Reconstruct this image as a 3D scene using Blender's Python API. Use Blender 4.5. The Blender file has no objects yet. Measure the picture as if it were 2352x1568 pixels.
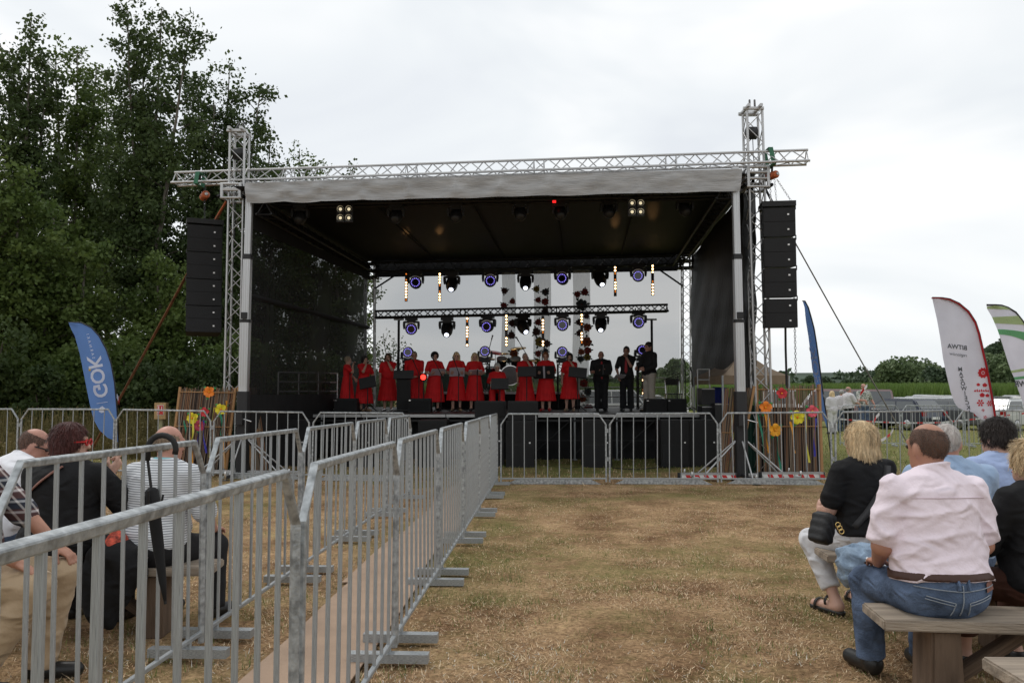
import bpy, bmesh, math, random
import numpy as np
from mathutils import Vector, Matrix
R = math.radians
random.seed(7); rng = np.random.default_rng(11)
scene = bpy.context.scene
col = scene.collection

# ------------------------------------------------------------------ camera, world, sun, exposure
FPX, CX, CY = 1898.0, 1176.0, 784.0          # focal length and centre for a 2352 x 1568 frame
PITCH = math.atan(104 / FPX)
CAMZ = 1.51
cam_d = bpy.data.cameras.new('camera'); cam = bpy.data.objects.new('camera', cam_d); col.objects.link(cam)
cam.location = (0, 0, CAMZ); cam.rotation_euler = (R(90) + PITCH, 0, 0)
cam_d.sensor_width = 36; cam_d.lens = 36 * FPX / 2352; cam_d.clip_start = 0.05; cam_d.clip_end = 3000
scene.camera = cam

SUN_EL, SUN_AZ = 52, -38                      # degrees, azimuth from +Y (into the picture) towards +X
w = bpy.data.worlds.new('World'); scene.world = w; w.use_nodes = True
nt = w.node_tree; N = nt.nodes; L = nt.links; N.clear()
out = N.new('ShaderNodeOutputWorld'); bg = N.new('ShaderNodeBackground'); bg.inputs[1].default_value = 0.1
sky = N.new('ShaderNodeTexSky'); sky.sky_type = 'NISHITA'; sky.sun_disc = False
sky.sun_elevation = R(SUN_EL); sky.sun_rotation = R(SUN_AZ); sky.altitude = 100
tc = N.new('ShaderNodeTexCoord'); mp = N.new('ShaderNodeMapping'); mp.inputs['Scale'].default_value = (1.3, 1.3, 3.6)
mp.inputs['Rotation'].default_value = (0.10, -0.16, 0.5)
n1 = N.new('ShaderNodeTexNoise'); n1.inputs['Scale'].default_value = 1.7; n1.inputs['Detail'].default_value = 4; n1.inputs['Roughness'].default_value = 0.50
n1.inputs['Distortion'].default_value = 0.5
rp = N.new('ShaderNodeValToRGB')
rp.color_ramp.elements[0].position = 0.33; rp.color_ramp.elements[0].color = (8.3, 8.65, 9.1, 1)
rp.color_ramp.elements[1].position = 0.60; rp.color_ramp.elements[1].color = (10.6, 10.7, 10.7, 1)
e = rp.color_ramp.elements.new(0.46); e.color = (9.1, 9.45, 9.7, 1)
mx = N.new('ShaderNodeMix'); mx.data_type = 'RGBA'; mx.inputs['Factor'].default_value = 0.95
L.new(tc.outputs['Generated'], mp.inputs['Vector']); L.new(mp.outputs[0], n1.inputs['Vector'])
L.new(n1.outputs['Fac'], rp.inputs[0]); L.new(sky.outputs[0], mx.inputs['A']); L.new(rp.outputs[0], mx.inputs['B'])
L.new(mx.outputs['Result'], bg.inputs[0]); L.new(bg.outputs[0], out.inputs[0])

sd = bpy.data.lights.new('sun', 'SUN'); sd.energy = 0.9; sd.angle = R(14); sd.color = (1, 0.96, 0.9)
so = bpy.data.objects.new('sun', sd); col.objects.link(so)
sdir = Vector((math.cos(R(SUN_EL)) * math.sin(R(SUN_AZ)), math.cos(R(SUN_EL)) * math.cos(R(SUN_AZ)), math.sin(R(SUN_EL))))
so.rotation_euler = sdir.to_track_quat('Z', 'Y').to_euler(); so.location = (-20, 10, 40)
scene.view_settings.view_transform = 'Standard'; scene.view_settings.look = 'None'
scene.view_settings.exposure = 0.0; scene.view_settings.gamma = 1.0
try: scene.view_settings.use_curve_mapping = False
except Exception: pass

# ------------------------------------------------------------------ placing helpers
_c, _s = math.cos(PITCH), math.sin(PITCH)
def ray(px, py):
    u = (CY - py) / FPX
    return (px - CX) / FPX, _c - _s * u, _s + _c * u
def at(px, py, Y):
    a, b, c = ray(px, py); k = Y / b
    return Vector((a * k, Y, CAMZ + c * k))
def sm(t): t = np.clip(t, 0, 1); return t * t * (3 - 2 * t)
def zg(x, y):
    y = np.asarray(y, float); x = np.asarray(x, float)
    z = -0.015 * np.minimum(y, 46.0) + 0.0012 * np.minimum(x * x, 60)
    return z
def gz(x, y): return float(zg(x, y))
def gp(px, py):
    a, b, c = ray(px, py); k = 10.0
    for _ in range(30): k = (gz(a * k, b * k) - CAMZ) / c
    return Vector((a * k, b * k, CAMZ + c * k))

# ------------------------------------------------------------------ materials
def lin(c): return tuple((v / 255 / 12.92) if v <= 10 else ((v / 255 + .055) / 1.055) ** 2.4 for v in c)
MATS = {}
def mat(name, color, rough=0.6, metal=0.0, var=0.12, scale=8.0, bump=0.0, bscale=40.0, spec=0.4, emit=None, estr=0, trans=0.0, sheen=0, stretch=None, coat=0):
    if name in MATS: return MATS[name]
    m = bpy.data.materials.new(name); m.use_nodes = True
    t = m.node_tree; n = t.nodes; l = t.links; p = n['Principled BSDF']
    p.inputs['Roughness'].default_value = rough; p.inputs['Metallic'].default_value = metal
    p.inputs['Specular IOR Level'].default_value = spec
    if sheen: p.inputs['Sheen Weight'].default_value = sheen
    if coat: p.inputs['Coat Weight'].default_value = coat
    co = n.new('ShaderNodeTexCoord'); src = co.outputs['Object']
    if stretch:
        mpn = n.new('ShaderNodeMapping'); mpn.inputs['Scale'].default_value = stretch
        l.new(src, mpn.inputs[0]); src = mpn.outputs[0]
    nz = n.new('ShaderNodeTexNoise'); nz.inputs['Scale'].default_value = scale; nz.inputs['Detail'].default_value = 4
    l.new(src, nz.inputs['Vector'])
    ra = n.new('ShaderNodeValToRGB'); ra.color_ramp.elements[0].position = .3; ra.color_ramp.elements[1].position = .7
    ra.color_ramp.elements[0].color = tuple(min(1, v * (1 - var)) for v in color[:3]) + (1,)
    ra.color_ramp.elements[1].color = tuple(min(1, v * (1 + var)) for v in color[:3]) + (1,)
    l.new(nz.outputs['Fac'], ra.inputs[0]); l.new(ra.outputs[0], p.inputs['Base Color'])
    if bump:
        nb = n.new('ShaderNodeTexNoise'); nb.inputs['Scale'].default_value = bscale; nb.inputs['Detail'].default_value = 3
        l.new(src, nb.inputs['Vector'])
        b = n.new('ShaderNodeBump'); b.inputs['Strength'].default_value = bump; b.inputs['Distance'].default_value = .02
        l.new(nb.outputs['Fac'], b.inputs['Height']); l.new(b.outputs[0], p.inputs['Normal'])
    if emit:
        p.inputs['Emission Color'].default_value = tuple(emit) + (1,); p.inputs['Emission Strength'].default_value = estr
    if trans:
        tr = n.new('ShaderNodeBsdfTransparent'); ms = n.new('ShaderNodeMixShader'); ms.inputs[0].default_value = trans
        l.new(p.outputs[0], ms.inputs[1]); l.new(tr.outputs[0], ms.inputs[2]); l.new(ms.outputs[0], n['Material Output'].inputs[0])
    m.diffuse_color = tuple(color[:3]) + (1,)
    MATS[name] = m; return m
def nodes_of(m): return m.node_tree.nodes, m.node_tree.links, m.node_tree.nodes['Principled BSDF']

M_GALV = mat('galvanised_steel', (.36, .38, .39), .47, .55, .42, 26, .15, 60)
M_ALU = mat('aluminium', (.46, .46, .46), .40, .7, .18, 9, .1, 50)
M_ALUD = mat('aluminium_mast', (.50, .51, .52), .40, .7, .15, 5, stretch=(14, 14, 1))
M_BLK = mat('black_powder_coat', (.016, .016, .017), .45, 0, .2, 10)
M_BLKM = mat('black_truss_paint', (.013, .013, .014), .45, 0, .2, 10)
M_CAB = mat('speaker_cabinet_paint', (.008, .008, .0085), .6, 0, .3, 30, .3, 120)
M_DARKCLOTH = mat('black_molton_cloth', (.012, .012, .013), .9, 0, .3, 3, .3, 12)
M_RUB = mat('black_rubber', (.015, .015, .015), .7)
M_CHROME = mat('chrome', (.7, .7, .7), .2, 1, .05)
M_WHITE = mat('white_plastic', (.75, .75, .75), .5)

# ------------------------------------------------------------------ objects
def link(o): col.objects.link(o); return o
def tag(o, label=None, cat=None, group=None, kind=None):
    if label: o['label'] = label
    if cat: o['category'] = cat
    if group: o['group'] = group
    if kind: o['kind'] = kind
    return o
def thing(name, label, cat, loc, group=None):
    o = bpy.data.objects.new(name, None); o.empty_display_size = .1; link(o)
    o.location = Vector(loc); return tag(o, label, cat, group)
def wloc(p):
    v = Vector(p.location)
    while p.parent: p = p.parent
    return v
def root_world(p):
    # world translation of a parent (parents carry location only, and parts keep world-space authored data)
    return Matrix.Translation(p['wl']) if 'wl' in p else Matrix.Translation(p.location)
def par(o, p):
    if p is not None:
        o.parent = p
        o.matrix_parent_inverse = p_world(p).inverted()
    return o
WORLD = {}
def p_world(p):
    if p.name in WORLD: return WORLD[p.name]
    return Matrix.Translation(p.location)
def put(o, M, parent=None):
    o.matrix_basis = M; WORLD[o.name] = M.copy()
    return par(o, parent)
def new_mesh(name, verts, faces, m=None, smooth=False):
    me = bpy.data.meshes.new(name)
    me.from_pydata([tuple(v) for v in verts], [], faces)
    if smooth: me.polygons.foreach_set('use_smooth', [True] * len(me.polygons))
    if m: me.materials.append(m)
    me.update(); return me
def fast_mesh(name, V, Q, m, smooth=False, k=4):
    V = np.ascontiguousarray(V, np.float32); Q = np.ascontiguousarray(Q, np.int32)
    me = bpy.data.meshes.new(name); n = len(Q)
    me.vertices.add(len(V)); me.vertices.foreach_set('co', V.ravel())
    me.loops.add(n * k); me.loops.foreach_set('vertex_index', Q.ravel())
    me.polygons.add(n); me.polygons.foreach_set('loop_start', np.arange(0, n * k, k, dtype=np.int32))
    me.polygons.foreach_set('use_smooth', np.full(n, smooth))
    if m: me.materials.append(m)
    me.update(calc_edges=True); me.validate(); return me
def mesh_obj(name, me, parent=None, loc=(0, 0, 0)):
    o = bpy.data.objects.new(name, me); link(o)
    return put(o, Matrix.Translation(Vector(loc)), parent)

class MB:
    """collects shapes into one mesh"""
    def __init__(s): s.v = []; s.f = []
    def add(s, vs, fs):
        b = len(s.v); s.v += [Vector(v) for v in vs]; s.f += [tuple(i + b for i in f) for f in fs]; return s
    def box(s, c, d, M=None, taper=None):
        x, y, z = d[0] / 2, d[1] / 2, d[2] / 2
        vs = [Vector((i * x, j * y, k * z)) for k in (-1, 1) for j in (-1, 1) for i in (-1, 1)]
        if taper:
            for v in vs[4:]: v.x *= taper[0]; v.y *= taper[1]
        if M is not None: vs = [M @ v for v in vs]
        vs = [v + Vector(c) for v in vs]
        return s.add(vs, [(0, 2, 3, 1), (4, 5, 7, 6), (0, 1, 5, 4), (2, 6, 7, 3), (0, 4, 6, 2), (1, 3, 7, 5)])
    def bar(s, a, b, wx, wy=None, up=(0, 0, 1)):
        a = Vector(a); b = Vector(b); d = b - a; l = d.length
        return s.box((a + b) / 2, (wx, wy or wx, l), frame(d, up))
    def tube(s, pts, r, n=8, cap=True, prof=None):
        pts = [Vector(p) for p in pts]; rr = r if isinstance(r, (list, tuple)) else [r] * len(pts)
        rings = []; up = Vector((0, 0, 1)); prev = None
        for i, p in enumerate(pts):
            d = (pts[min(i + 1, len(pts) - 1)] - pts[max(i - 1, 0)]).normalized()
            if prev is None:
                ref = Vector((1, 0, 0)) if abs(d.z) > .9 else up
                x = d.cross(ref).normalized()
            else:
                x = (prev - d * prev.dot(d))
                x = x.normalized() if x.length > 1e-6 else d.cross(up).normalized()
            prev = x; y = d.cross(x)
            rings.append([p + (x * cx + y * cy) * rr[i] for cx, cy in (prof or circ(n))])
        k = len(rings[0]); vs = [v for ring in rings for v in ring]; fs = []
        for i in range(len(rings) - 1):
            for j in range(k):
                a = i * k + j; b = i * k + (j + 1) % k; fs.append((a, b, b + k, a + k))
        if cap: fs.append(tuple(range(k))[::-1]); fs.append(tuple(range((len(rings) - 1) * k, len(rings) * k)))
        return s.add(vs, fs)
    def lathe(s, prof, n=16, M=None):
        vs = []; fs = []; k = len(prof)
        for j in range(n):
            a = 2 * math.pi * j / n
            for r, z in prof: vs.append(Vector((r * math.cos(a), r * math.sin(a), z)))
        for j in range(n):
            for i in range(k - 1):
                a = j * k + i; b = ((j + 1) % n) * k + i; fs.append((a, b, b + 1, a + 1))
        if M is not None: vs = [M @ v for v in vs]
        return s.add(vs, fs)
    def prism(s, poly, depth, M=None):
        """polygon in xz, extruded along y"""
        n = len(poly); vs = [Vector((x, -depth / 2, z)) for x, z in poly] + [Vector((x, depth / 2, z)) for x, z in poly]
        if M is not None: vs = [M @ v for v in vs]
        return s.add(vs, [tuple(range(n)), tuple(range(2 * n - 1, n - 1, -1))] + [((i + 1) % n, i, i + n, (i + 1) % n + n) for i in range(n)])
    def build(s, name, m, parent=None, smooth=False, origin=None, bevel=0):
        if origin is None:
            if parent is not None: origin = p_world(parent).translation
            else: origin = Vector((0, 0, 0))
        origin = Vector(origin)
        me = new_mesh(name, [v - origin for v in s.v], s.f, m, smooth)
        b = bmesh.new(); b.from_mesh(me); bmesh.ops.recalc_face_normals(b, faces=b.faces)
        if bevel: bmesh.ops.bevel(b, geom=b.edges[:], offset=bevel, segments=2, affect='EDGES', clamp_overlap=True)
        b.to_mesh(me); b.free()
        return mesh_obj(name, me, parent, origin)
def circ(n): return [(math.cos(2 * math.pi * i / n), math.sin(2 * math.pi * i / n)) for i in range(n)]
SQ = [(.86, .86), (.98, .6), (.98, -.6), (.86, -.86), (.6, -.98), (-.6, -.98), (-.86, -.86), (-.98, -.6), (-.98, .6), (-.86, .86), (-.6, .98), (.6, .98)]
def frame(d, up=(0, 0, 1)):
    z = Vector(d).normalized(); u = Vector(up)
    if abs(z.dot(u)) > .98: u = Vector((0, 1, 0))
    x = u.cross(z).normalized(); y = z.cross(x)
    return Matrix((x, y, z)).transposed()
UNIT = {}
def unit(kind, m):
    k = (kind, m.name)
    if k not in UNIT:
        b = MB()
        if kind == 'rod': b.tube([(0, 0, 0), (0, 0, 1)], 1, 8)
        elif kind == 'square': b.tube([(0, 0, 0), (0, 0, 1)], 1, prof=SQ)
        elif kind == 'box': b.box((0, 0, 0), (1, 1, 1))
        elif kind == 'disc': b.lathe([(0, 0), (1, 0), (1, .6), (.8, 1), (0, 1)], 14)
        elif kind == 'ball': b.lathe([(math.sin(math.pi * i / 8), -math.cos(math.pi * i / 8)) for i in range(9)], 12)
        me = new_mesh(kind + '_' + m.name, b.v, b.f, m, kind in ('rod', 'ball'))
        bb = bmesh.new(); bb.from_mesh(me); bmesh.ops.remove_doubles(bb, verts=bb.verts, dist=1e-5); bmesh.ops.recalc_face_normals(bb, faces=bb.faces); bb.to_mesh(me); bb.free()
        UNIT[k] = me
    return UNIT[k]
def rod(name, a, b, r, m, parent=None, kind='rod', r2=None, up=(0, 0, 1)):
    a = Vector(a); b = Vector(b); d = b - a
    M = Matrix.Translation(a) @ frame(d, up).to_4x4() @ Matrix.Diagonal((r, r2 or r, d.length, 1))
    o = bpy.data.objects.new(name, unit(kind, m)); link(o); return put(o, M, parent)
def block(name, c, d, m, parent=None, rz=0, rot=None):
    o = bpy.data.objects.new(name, unit('box', m)); link(o)
    Rm = rot.to_4x4() if rot is not None else Matrix.Rotation(rz, 4, 'Z')
    return put(o, Matrix.Translation(Vector(c)) @ Rm @ Matrix.Diagonal((d[0], d[1], d[2], 1)), parent)
def ball(name, c, r, m, parent=None):
    o = bpy.data.objects.new(name, unit('ball', m)); link(o)
    rr = r if isinstance(r, (tuple, list)) else (r, r, r)
    return put(o, Matrix.Translation(Vector(c)) @ Matrix.Diagonal((*rr, 1)), parent)
ORD = ['first', 'second', 'third', 'fourth', 'fifth', 'sixth', 'seventh', 'eighth', 'ninth', 'tenth', 'eleventh', 'twelfth', 'thirteenth', 'fourteenth']
# ------------------------------------------------------------------ the setting: ground, path, field, trees
def vnoise(x, y, s, seed=0):
    r = np.random.default_rng(seed).random((64, 64))
    x = np.asarray(x) * s + 100.3; y = np.asarray(y) * s + 77.7
    xi = np.floor(x).astype(int); yi = np.floor(y).astype(int); fx = sm(x - xi); fy = sm(y - yi)
    a = r[xi % 64, yi % 64]; b = r[(xi + 1) % 64, yi % 64]; c = r[xi % 64, (yi + 1) % 64]; d = r[(xi + 1) % 64, (yi + 1) % 64]
    return (a * (1 - fx) + b * fx) * (1 - fy) + (c * (1 - fx) + d * fx) * fy
def green_amount(x, y):
    g = 0.10 + .70 * (vnoise(x, y, .55, 3) - .45) + .55 * (vnoise(x, y, 2.1, 4) - .5) + .4 * np.exp(-((x - 2.1) / 1.6) ** 2 - ((y - 12.6) / .6) ** 2)
    g = g + .85 * sm((y - 15.3) / 3) * sm((x + 1.5 - 0 * y) / 5) + .25 * sm((y - 16) / 5) + .35 * sm((4.5 - y) / 3) * .5
    return np.clip(g, 0, 1)

gm = bpy.data.materials.new('dry_meadow_turf'); gm.use_nodes = True; MATS['dry_meadow_turf'] = gm
n, l, p = nodes_of(gm); p.inputs['Roughness'].default_value = .95; p.inputs['Specular IOR Level'].default_value = .1
at_ = n.new('ShaderNodeAttribute'); at_.attribute_name = 'green'
co = n.new('ShaderNodeTexCoord')
na = n.new('ShaderNodeTexNoise'); na.inputs['Scale'].default_value = 1.4; na.inputs['Detail'].default_value = 8; na.inputs['Roughness'].default_value = .72
nb = n.new('ShaderNodeTexNoise'); nb.inputs['Scale'].default_value = 34; nb.inputs['Detail'].default_value = 5; nb.inputs['Roughness'].default_value = .7
nc = n.new('ShaderNodeTexNoise'); nc.inputs['Scale'].default_value = 6; nc.inputs['Detail'].default_value = 6; nc.inputs['Roughness'].default_value = .75
for q in (na, nb, nc): l.new(co.outputs['Object'], q.inputs['Vector'])
r1 = n.new('ShaderNodeValToRGB'); r1.color_ramp.elements[0].position = .36; r1.color_ramp.elements[1].position = .66
r1.color_ramp.elements[0].color = (.20, .115, .062, 1); r1.color_ramp.elements[1].color = (.58, .40, .235, 1)
l.new(na.outputs['Fac'], r1.inputs[0])
r2 = n.new('ShaderNodeValToRGB'); r2.color_ramp.elements[0].position = .3; r2.color_ramp.elements[1].position = .72
r2.color_ramp.elements[0].color = (.35, .33, .30, 1); r2.color_ramp.elements[1].color = (1.4, 1.36, 1.3, 1)
l.new(nb.outputs['Fac'], r2.inputs[0])
mu = n.new('ShaderNodeMix'); mu.data_type = 'RGBA'; mu.blend_type = 'MULTIPLY'; mu.inputs['Factor'].default_value = 1
l.new(r1.outputs[0], mu.inputs['A']); l.new(r2.outputs[0], mu.inputs['B'])
gr = n.new('ShaderNodeValToRGB'); gr.color_ramp.elements[0].color = (.10, .115, .03, 1); gr.color_ramp.elements[1].color = (.24, .235, .08, 1)
l.new(nb.outputs['Fac'], gr.inputs[0])
ad = n.new('ShaderNodeMath'); ad.operation = 'MULTIPLY_ADD'; ad.inputs[1].default_value = 1.6; ad.inputs[2].default_value = -.8
l.new(nc.outputs['Fac'], ad.inputs[0])
ad2 = n.new('ShaderNodeMath'); ad2.operation = 'ADD'; ad2.use_clamp = True; l.new(ad.outputs[0], ad2.inputs[0]); l.new(at_.outputs['Fac'], ad2.inputs[1])
mg = n.new('ShaderNodeMix'); mg.data_type = 'RGBA'; l.new(ad2.outputs[0], mg.inputs['Factor']); l.new(mu.outputs['Result'], mg.inputs['A']); l.new(gr.outputs[0], mg.inputs['B'])
l.new(mg.outputs['Result'], p.inputs['Base Color'])
bp = n.new('ShaderNodeBump'); bp.inputs['Strength'].default_value = .9; bp.inputs['Distance'].default_value = .03
l.new(nb.outputs['Fac'], bp.inputs['Height']); l.new(bp.outputs[0], p.inputs['Normal'])

xs = np.unique(np.concatenate([np.linspace(-14, 14, 150), np.linspace(-60, 60, 41), np.linspace(-1500, 1500, 41)]))
ys = np.unique(np.concatenate([np.linspace(-6, 30, 190), np.linspace(30, 120, 40), np.linspace(120, 2200, 30), [-40.]]))
X, Y = np.meshgrid(xs, ys, indexing='ij')
Z = zg(X, Y) + ((vnoise(X, Y, 1.1, 5) - .5) * .035 + (vnoise(X, Y, 4, 6) - .5) * .02) * (Y < 60)
nx, ny = X.shape; idx = np.arange(nx * ny).reshape(nx, ny)
Q = np.stack([idx[:-1, :-1], idx[1:, :-1], idx[1:, 1:], idx[:-1, 1:]], -1).reshape(-1, 4)
me = fast_mesh('ground', np.stack([X, Y, Z], -1).reshape(-1, 3), Q, gm, True)
atr = me.attributes.new('green', 'FLOAT', 'POINT'); atr.data.foreach_set('value', green_amount(X, Y).ravel().astype(np.float32))
tag(mesh_obj('ground', me), kind='structure')

# walkway of hardboard sheets
M_BOARD = mat('hardboard_sheet', (.36, .25, .175), .8, 0, .14, 3.0, .15, 30)
path = thing('path', None, None, (-1.0, 8, gz(-1, 8))); tag(path, kind='structure')
jog = [0, .03, -.035, .02, -.02, 0.03]
yb = 1.9
for i, ln in enumerate([2.46, 2.47, 2.45, 2.46, 2.47]):
    b = MB(); y0, y1 = yb, yb + ln; seg = 8
    for k in range(seg):
        ya = y0 + (y1 - y0) * k / seg; yc = y0 + (y1 - y0) * (k + 1) / seg
        xa = -1.585 + .0455 * (ya - 1.9) + jog[i]; xc = -1.585 + .0455 * (yc - 1.9) + jog[i]
        za = gz(xa, ya) + .022 + .006 * math.sin(ya * 3 + i); zc = gz(xc, yc) + .022 + .006 * math.sin(yc * 3 + i)
        wd = .585
        t = .008
        b.add([(xa, ya, za), (xa + wd, ya, za), (xc + wd, yc, zc), (xc, yc, zc), (xa, ya, za - t), (xa + wd, ya, za - t), (xc + wd, yc, zc - t), (xc, yc, zc - t)],
              [(0, 1, 2, 3), (1, 5, 6, 2), (4, 0, 3, 7)] + ([(0, 4, 5, 1)] if k == 0 else []) + ([(3, 2, 6, 7)] if k == seg - 1 else []))
    b.build('board', M_BOARD, path)
    yb += ln + .012

# ---- grass blades near the camera
def colour_mesh(me, C):
    a = me.color_attributes.new('Col', 'FLOAT_COLOR', 'POINT'); a.data.foreach_set('color', np.ascontiguousarray(np.c_[C, np.ones(len(C))], np.float32).ravel())
bm_ = bpy.data.materials.new('grass_blades'); bm_.use_nodes = True
n, l, p = nodes_of(bm_); va = n.new('ShaderNodeVertexColor'); va.layer_name = 'Col'; l.new(va.outputs[0], p.inputs['Base Color'])
p.inputs['Roughness'].default_value = .8; p.inputs['Specular IOR Level'].default_value = .2
def grass(name, label, nb_, ylo, yhi, pw, hmin, hmax, wid, lie, xlim, greenadd=0, seed=1):
    g = np.random.default_rng(seed)
    u = g.random(nb_); y = ylo * (yhi / ylo) ** (u ** pw)
    x = (g.random(nb_) * 2 - 1) * (y * .64 + .3); k = (x > xlim[0]) & (x < xlim[1])
    pth = (x > -1.585 + .0455 * (y - 1.9) - .02) & (x < -1.0 + .0455 * (y - 1.9) + .03) & (y < 14.3)
    k &= ~pth
    x = x[k]; y = y[k]; m = len(x)
    # clumps
    dens = vnoise(x, y, 2.6, 8) * .6 + vnoise(x, y, 7, 9) * .4
    k = g.random(m) < np.clip(dens * 1.9 - .25, .12, 1); x = x[k]; y = y[k]; m = len(x)
    gg = np.clip(green_amount(x, y) + greenadd + (vnoise(x, y, 5, 10) - .5) * .9, 0, 1)
    isg = g.random(m) < gg * .75
    if lie > .5:
        nt_ = 420; ty = 3 * (15 / 3) ** g.random(nt_); tx = (g.random(nt_) * 2 - 1) * (ty * .6); tx = np.repeat(tx, 16) + g.normal(size=nt_ * 16) * .03; ty = np.repeat(ty, 16) + g.normal(size=nt_ * 16) * .03
        kk = ~((tx > -1.6 + .0455 * (ty - 1.9)) & (tx < -.95 + .0455 * (ty - 1.9))); tx = tx[kk]; ty = ty[kk]; x = np.r_[x, tx]; y = np.r_[y, ty]; isg = np.r_[isg, g.random(len(tx)) < .72]; ntuft = len(tx); m = len(x)
    else: ntuft = 0
    a = g.random(m) * 2 * np.pi; ln = hmin + (hmax - hmin) * g.random(m) ** 2; ln[m - ntuft:] *= 1.7; tilt = np.where(isg, g.random(m) * 1.0, lie + (1.5 - lie) * g.random(m))
    d = np.stack([np.cos(a) * np.sin(tilt), np.sin(a) * np.sin(tilt), np.cos(tilt)], -1); wv = np.stack([-np.sin(a), np.cos(a), np.zeros(m)], -1) * (wid * (.6 + .8 * g.random(m)))[:, None]
    base = np.stack([x, y, zg(x, y) + .002], -1)
    V = np.stack([base - wv / 2, base + wv / 2, base + d * ln[:, None]], 1).reshape(-1, 3)
    straw = np.array([[.62, .44, .265], [.50, .325, .19], [.30, .175, .095], [.70, .56, .38]]); grn = np.array([[.15, .19, .05], [.22, .24, .085], [.10, .14, .04]])
    C = np.where(isg[:, None], grn[g.integers(0, 3, m)], straw[g.integers(0, 4, m)]) * (.75 + .5 * g.random(m))[:, None]
    wh = g.random(m) < .10 * sm((6.2 - y) / 2.2) * sm((vnoise(x, y, 1.3, 21) - .42) * 5); C[wh] = (.62, .61, .54)
    me = fast_mesh(name, V, np.arange(m * 3).reshape(-1, 3), bm_, False, 3); colour_mesh(me, np.repeat(C, 3, 0))
    tag(mesh_obj(name, me), label, 'grass', kind='stuff')
grass('dry_grass', 'short trampled straw-coloured grass in front of the stage', 330000, 2.6, 17, .72, .015, .055, .0042, .8, (-9, 9), 0, 1)
grass('green_grass', 'greener mown grass behind the barriers beside the stage', 110000, 14.5, 42, .8, .03, .10, .012, .2, (-30, 30), .15, 2)

# ---- leaves
def leaf_mat(name, a, b, tr=.35):
    m = bpy.data.materials.new(name); m.use_nodes = True; n = m.node_tree.nodes; l = m.node_tree.links; p = n['Principled BSDF']
    p.inputs['Roughness'].default_value = .55; p.inputs['Specular IOR Level'].default_value = .25
    co = n.new('ShaderNodeTexCoord'); q = n.new('ShaderNodeTexNoise'); q.inputs['Scale'].default_value = .55; q.inputs['Detail'].default_value = 6; q.inputs['Roughness'].default_value = .8
    l.new(co.outputs['Object'], q.inputs['Vector'])
    r = n.new('ShaderNodeValToRGB'); r.color_ramp.elements[0].position = .35; r.color_ramp.elements[1].position = .68
    r.color_ramp.elements[0].color = (*a, 1); r.color_ramp.elements[1].color = (*b, 1); l.new(q.outputs['Fac'], r.inputs[0])
    l.new(r.outputs[0], p.inputs['Base Color'])
    t = n.new('ShaderNodeBsdfTranslucent'); l.new(r.outputs[0], t.inputs[0]); ms = n.new('ShaderNodeMixShader'); ms.inputs[0].default_value = tr
    l.new(p.outputs[0], ms.inputs[1]); l.new(t.outputs[0], ms.inputs[2]); l.new(ms.outputs[0], n['Material Output'].inputs[0])
    MATS[name] = m; return m
LEAF_A = leaf_mat('poplar_leaves', (.036, .062, .020), (.090, .126, .040))
LEAF_B = leaf_mat('birch_leaves', (.058, .098, .024), (.140, .190, .048))
LEAF_C = leaf_mat('far_willow_leaves', (.085, .130, .060), (.165, .215, .095), .2)  # willow greens lightened: distance haze put into the leaf colour
LEAF_D = leaf_mat('far_dark_leaves', (.045, .075, .040), (.080, .115, .058), .2)
LEAF_W = leaf_mat('weed_stalks', (.10, .10, .035), (.22, .17, .07), .3)
BARK = mat('pale_bark', (.14, .125, .105), .9, 0, .45, 3, .5, 18, stretch=(3, 3, .8))
TWIG = mat('twig_bark', (.075, .062, .05), .9, 0, .3, 6)
def leaf_quads(C, size, g, droop=.2, flat=1.0):
    m = len(C); u = g.normal(size=(m, 3)); u[:, 2] -= droop; u /= np.linalg.norm(u, axis=1)[:, None]
    v = g.normal(size=(m, 3)); v -= (v * u).sum(1)[:, None] * u; v /= np.linalg.norm(v, axis=1)[:, None]
    s = size * (.6 + .8 * g.random(m))[:, None]
    V = np.stack([C - u * s * .55, C + v * s * .42 + u * s * .05, C + u * s * .6, C - v * s * .42 + u * s * .05], 1).reshape(-1, 3)
    return V, np.arange(m * 4).reshape(-1, 4)
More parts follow.
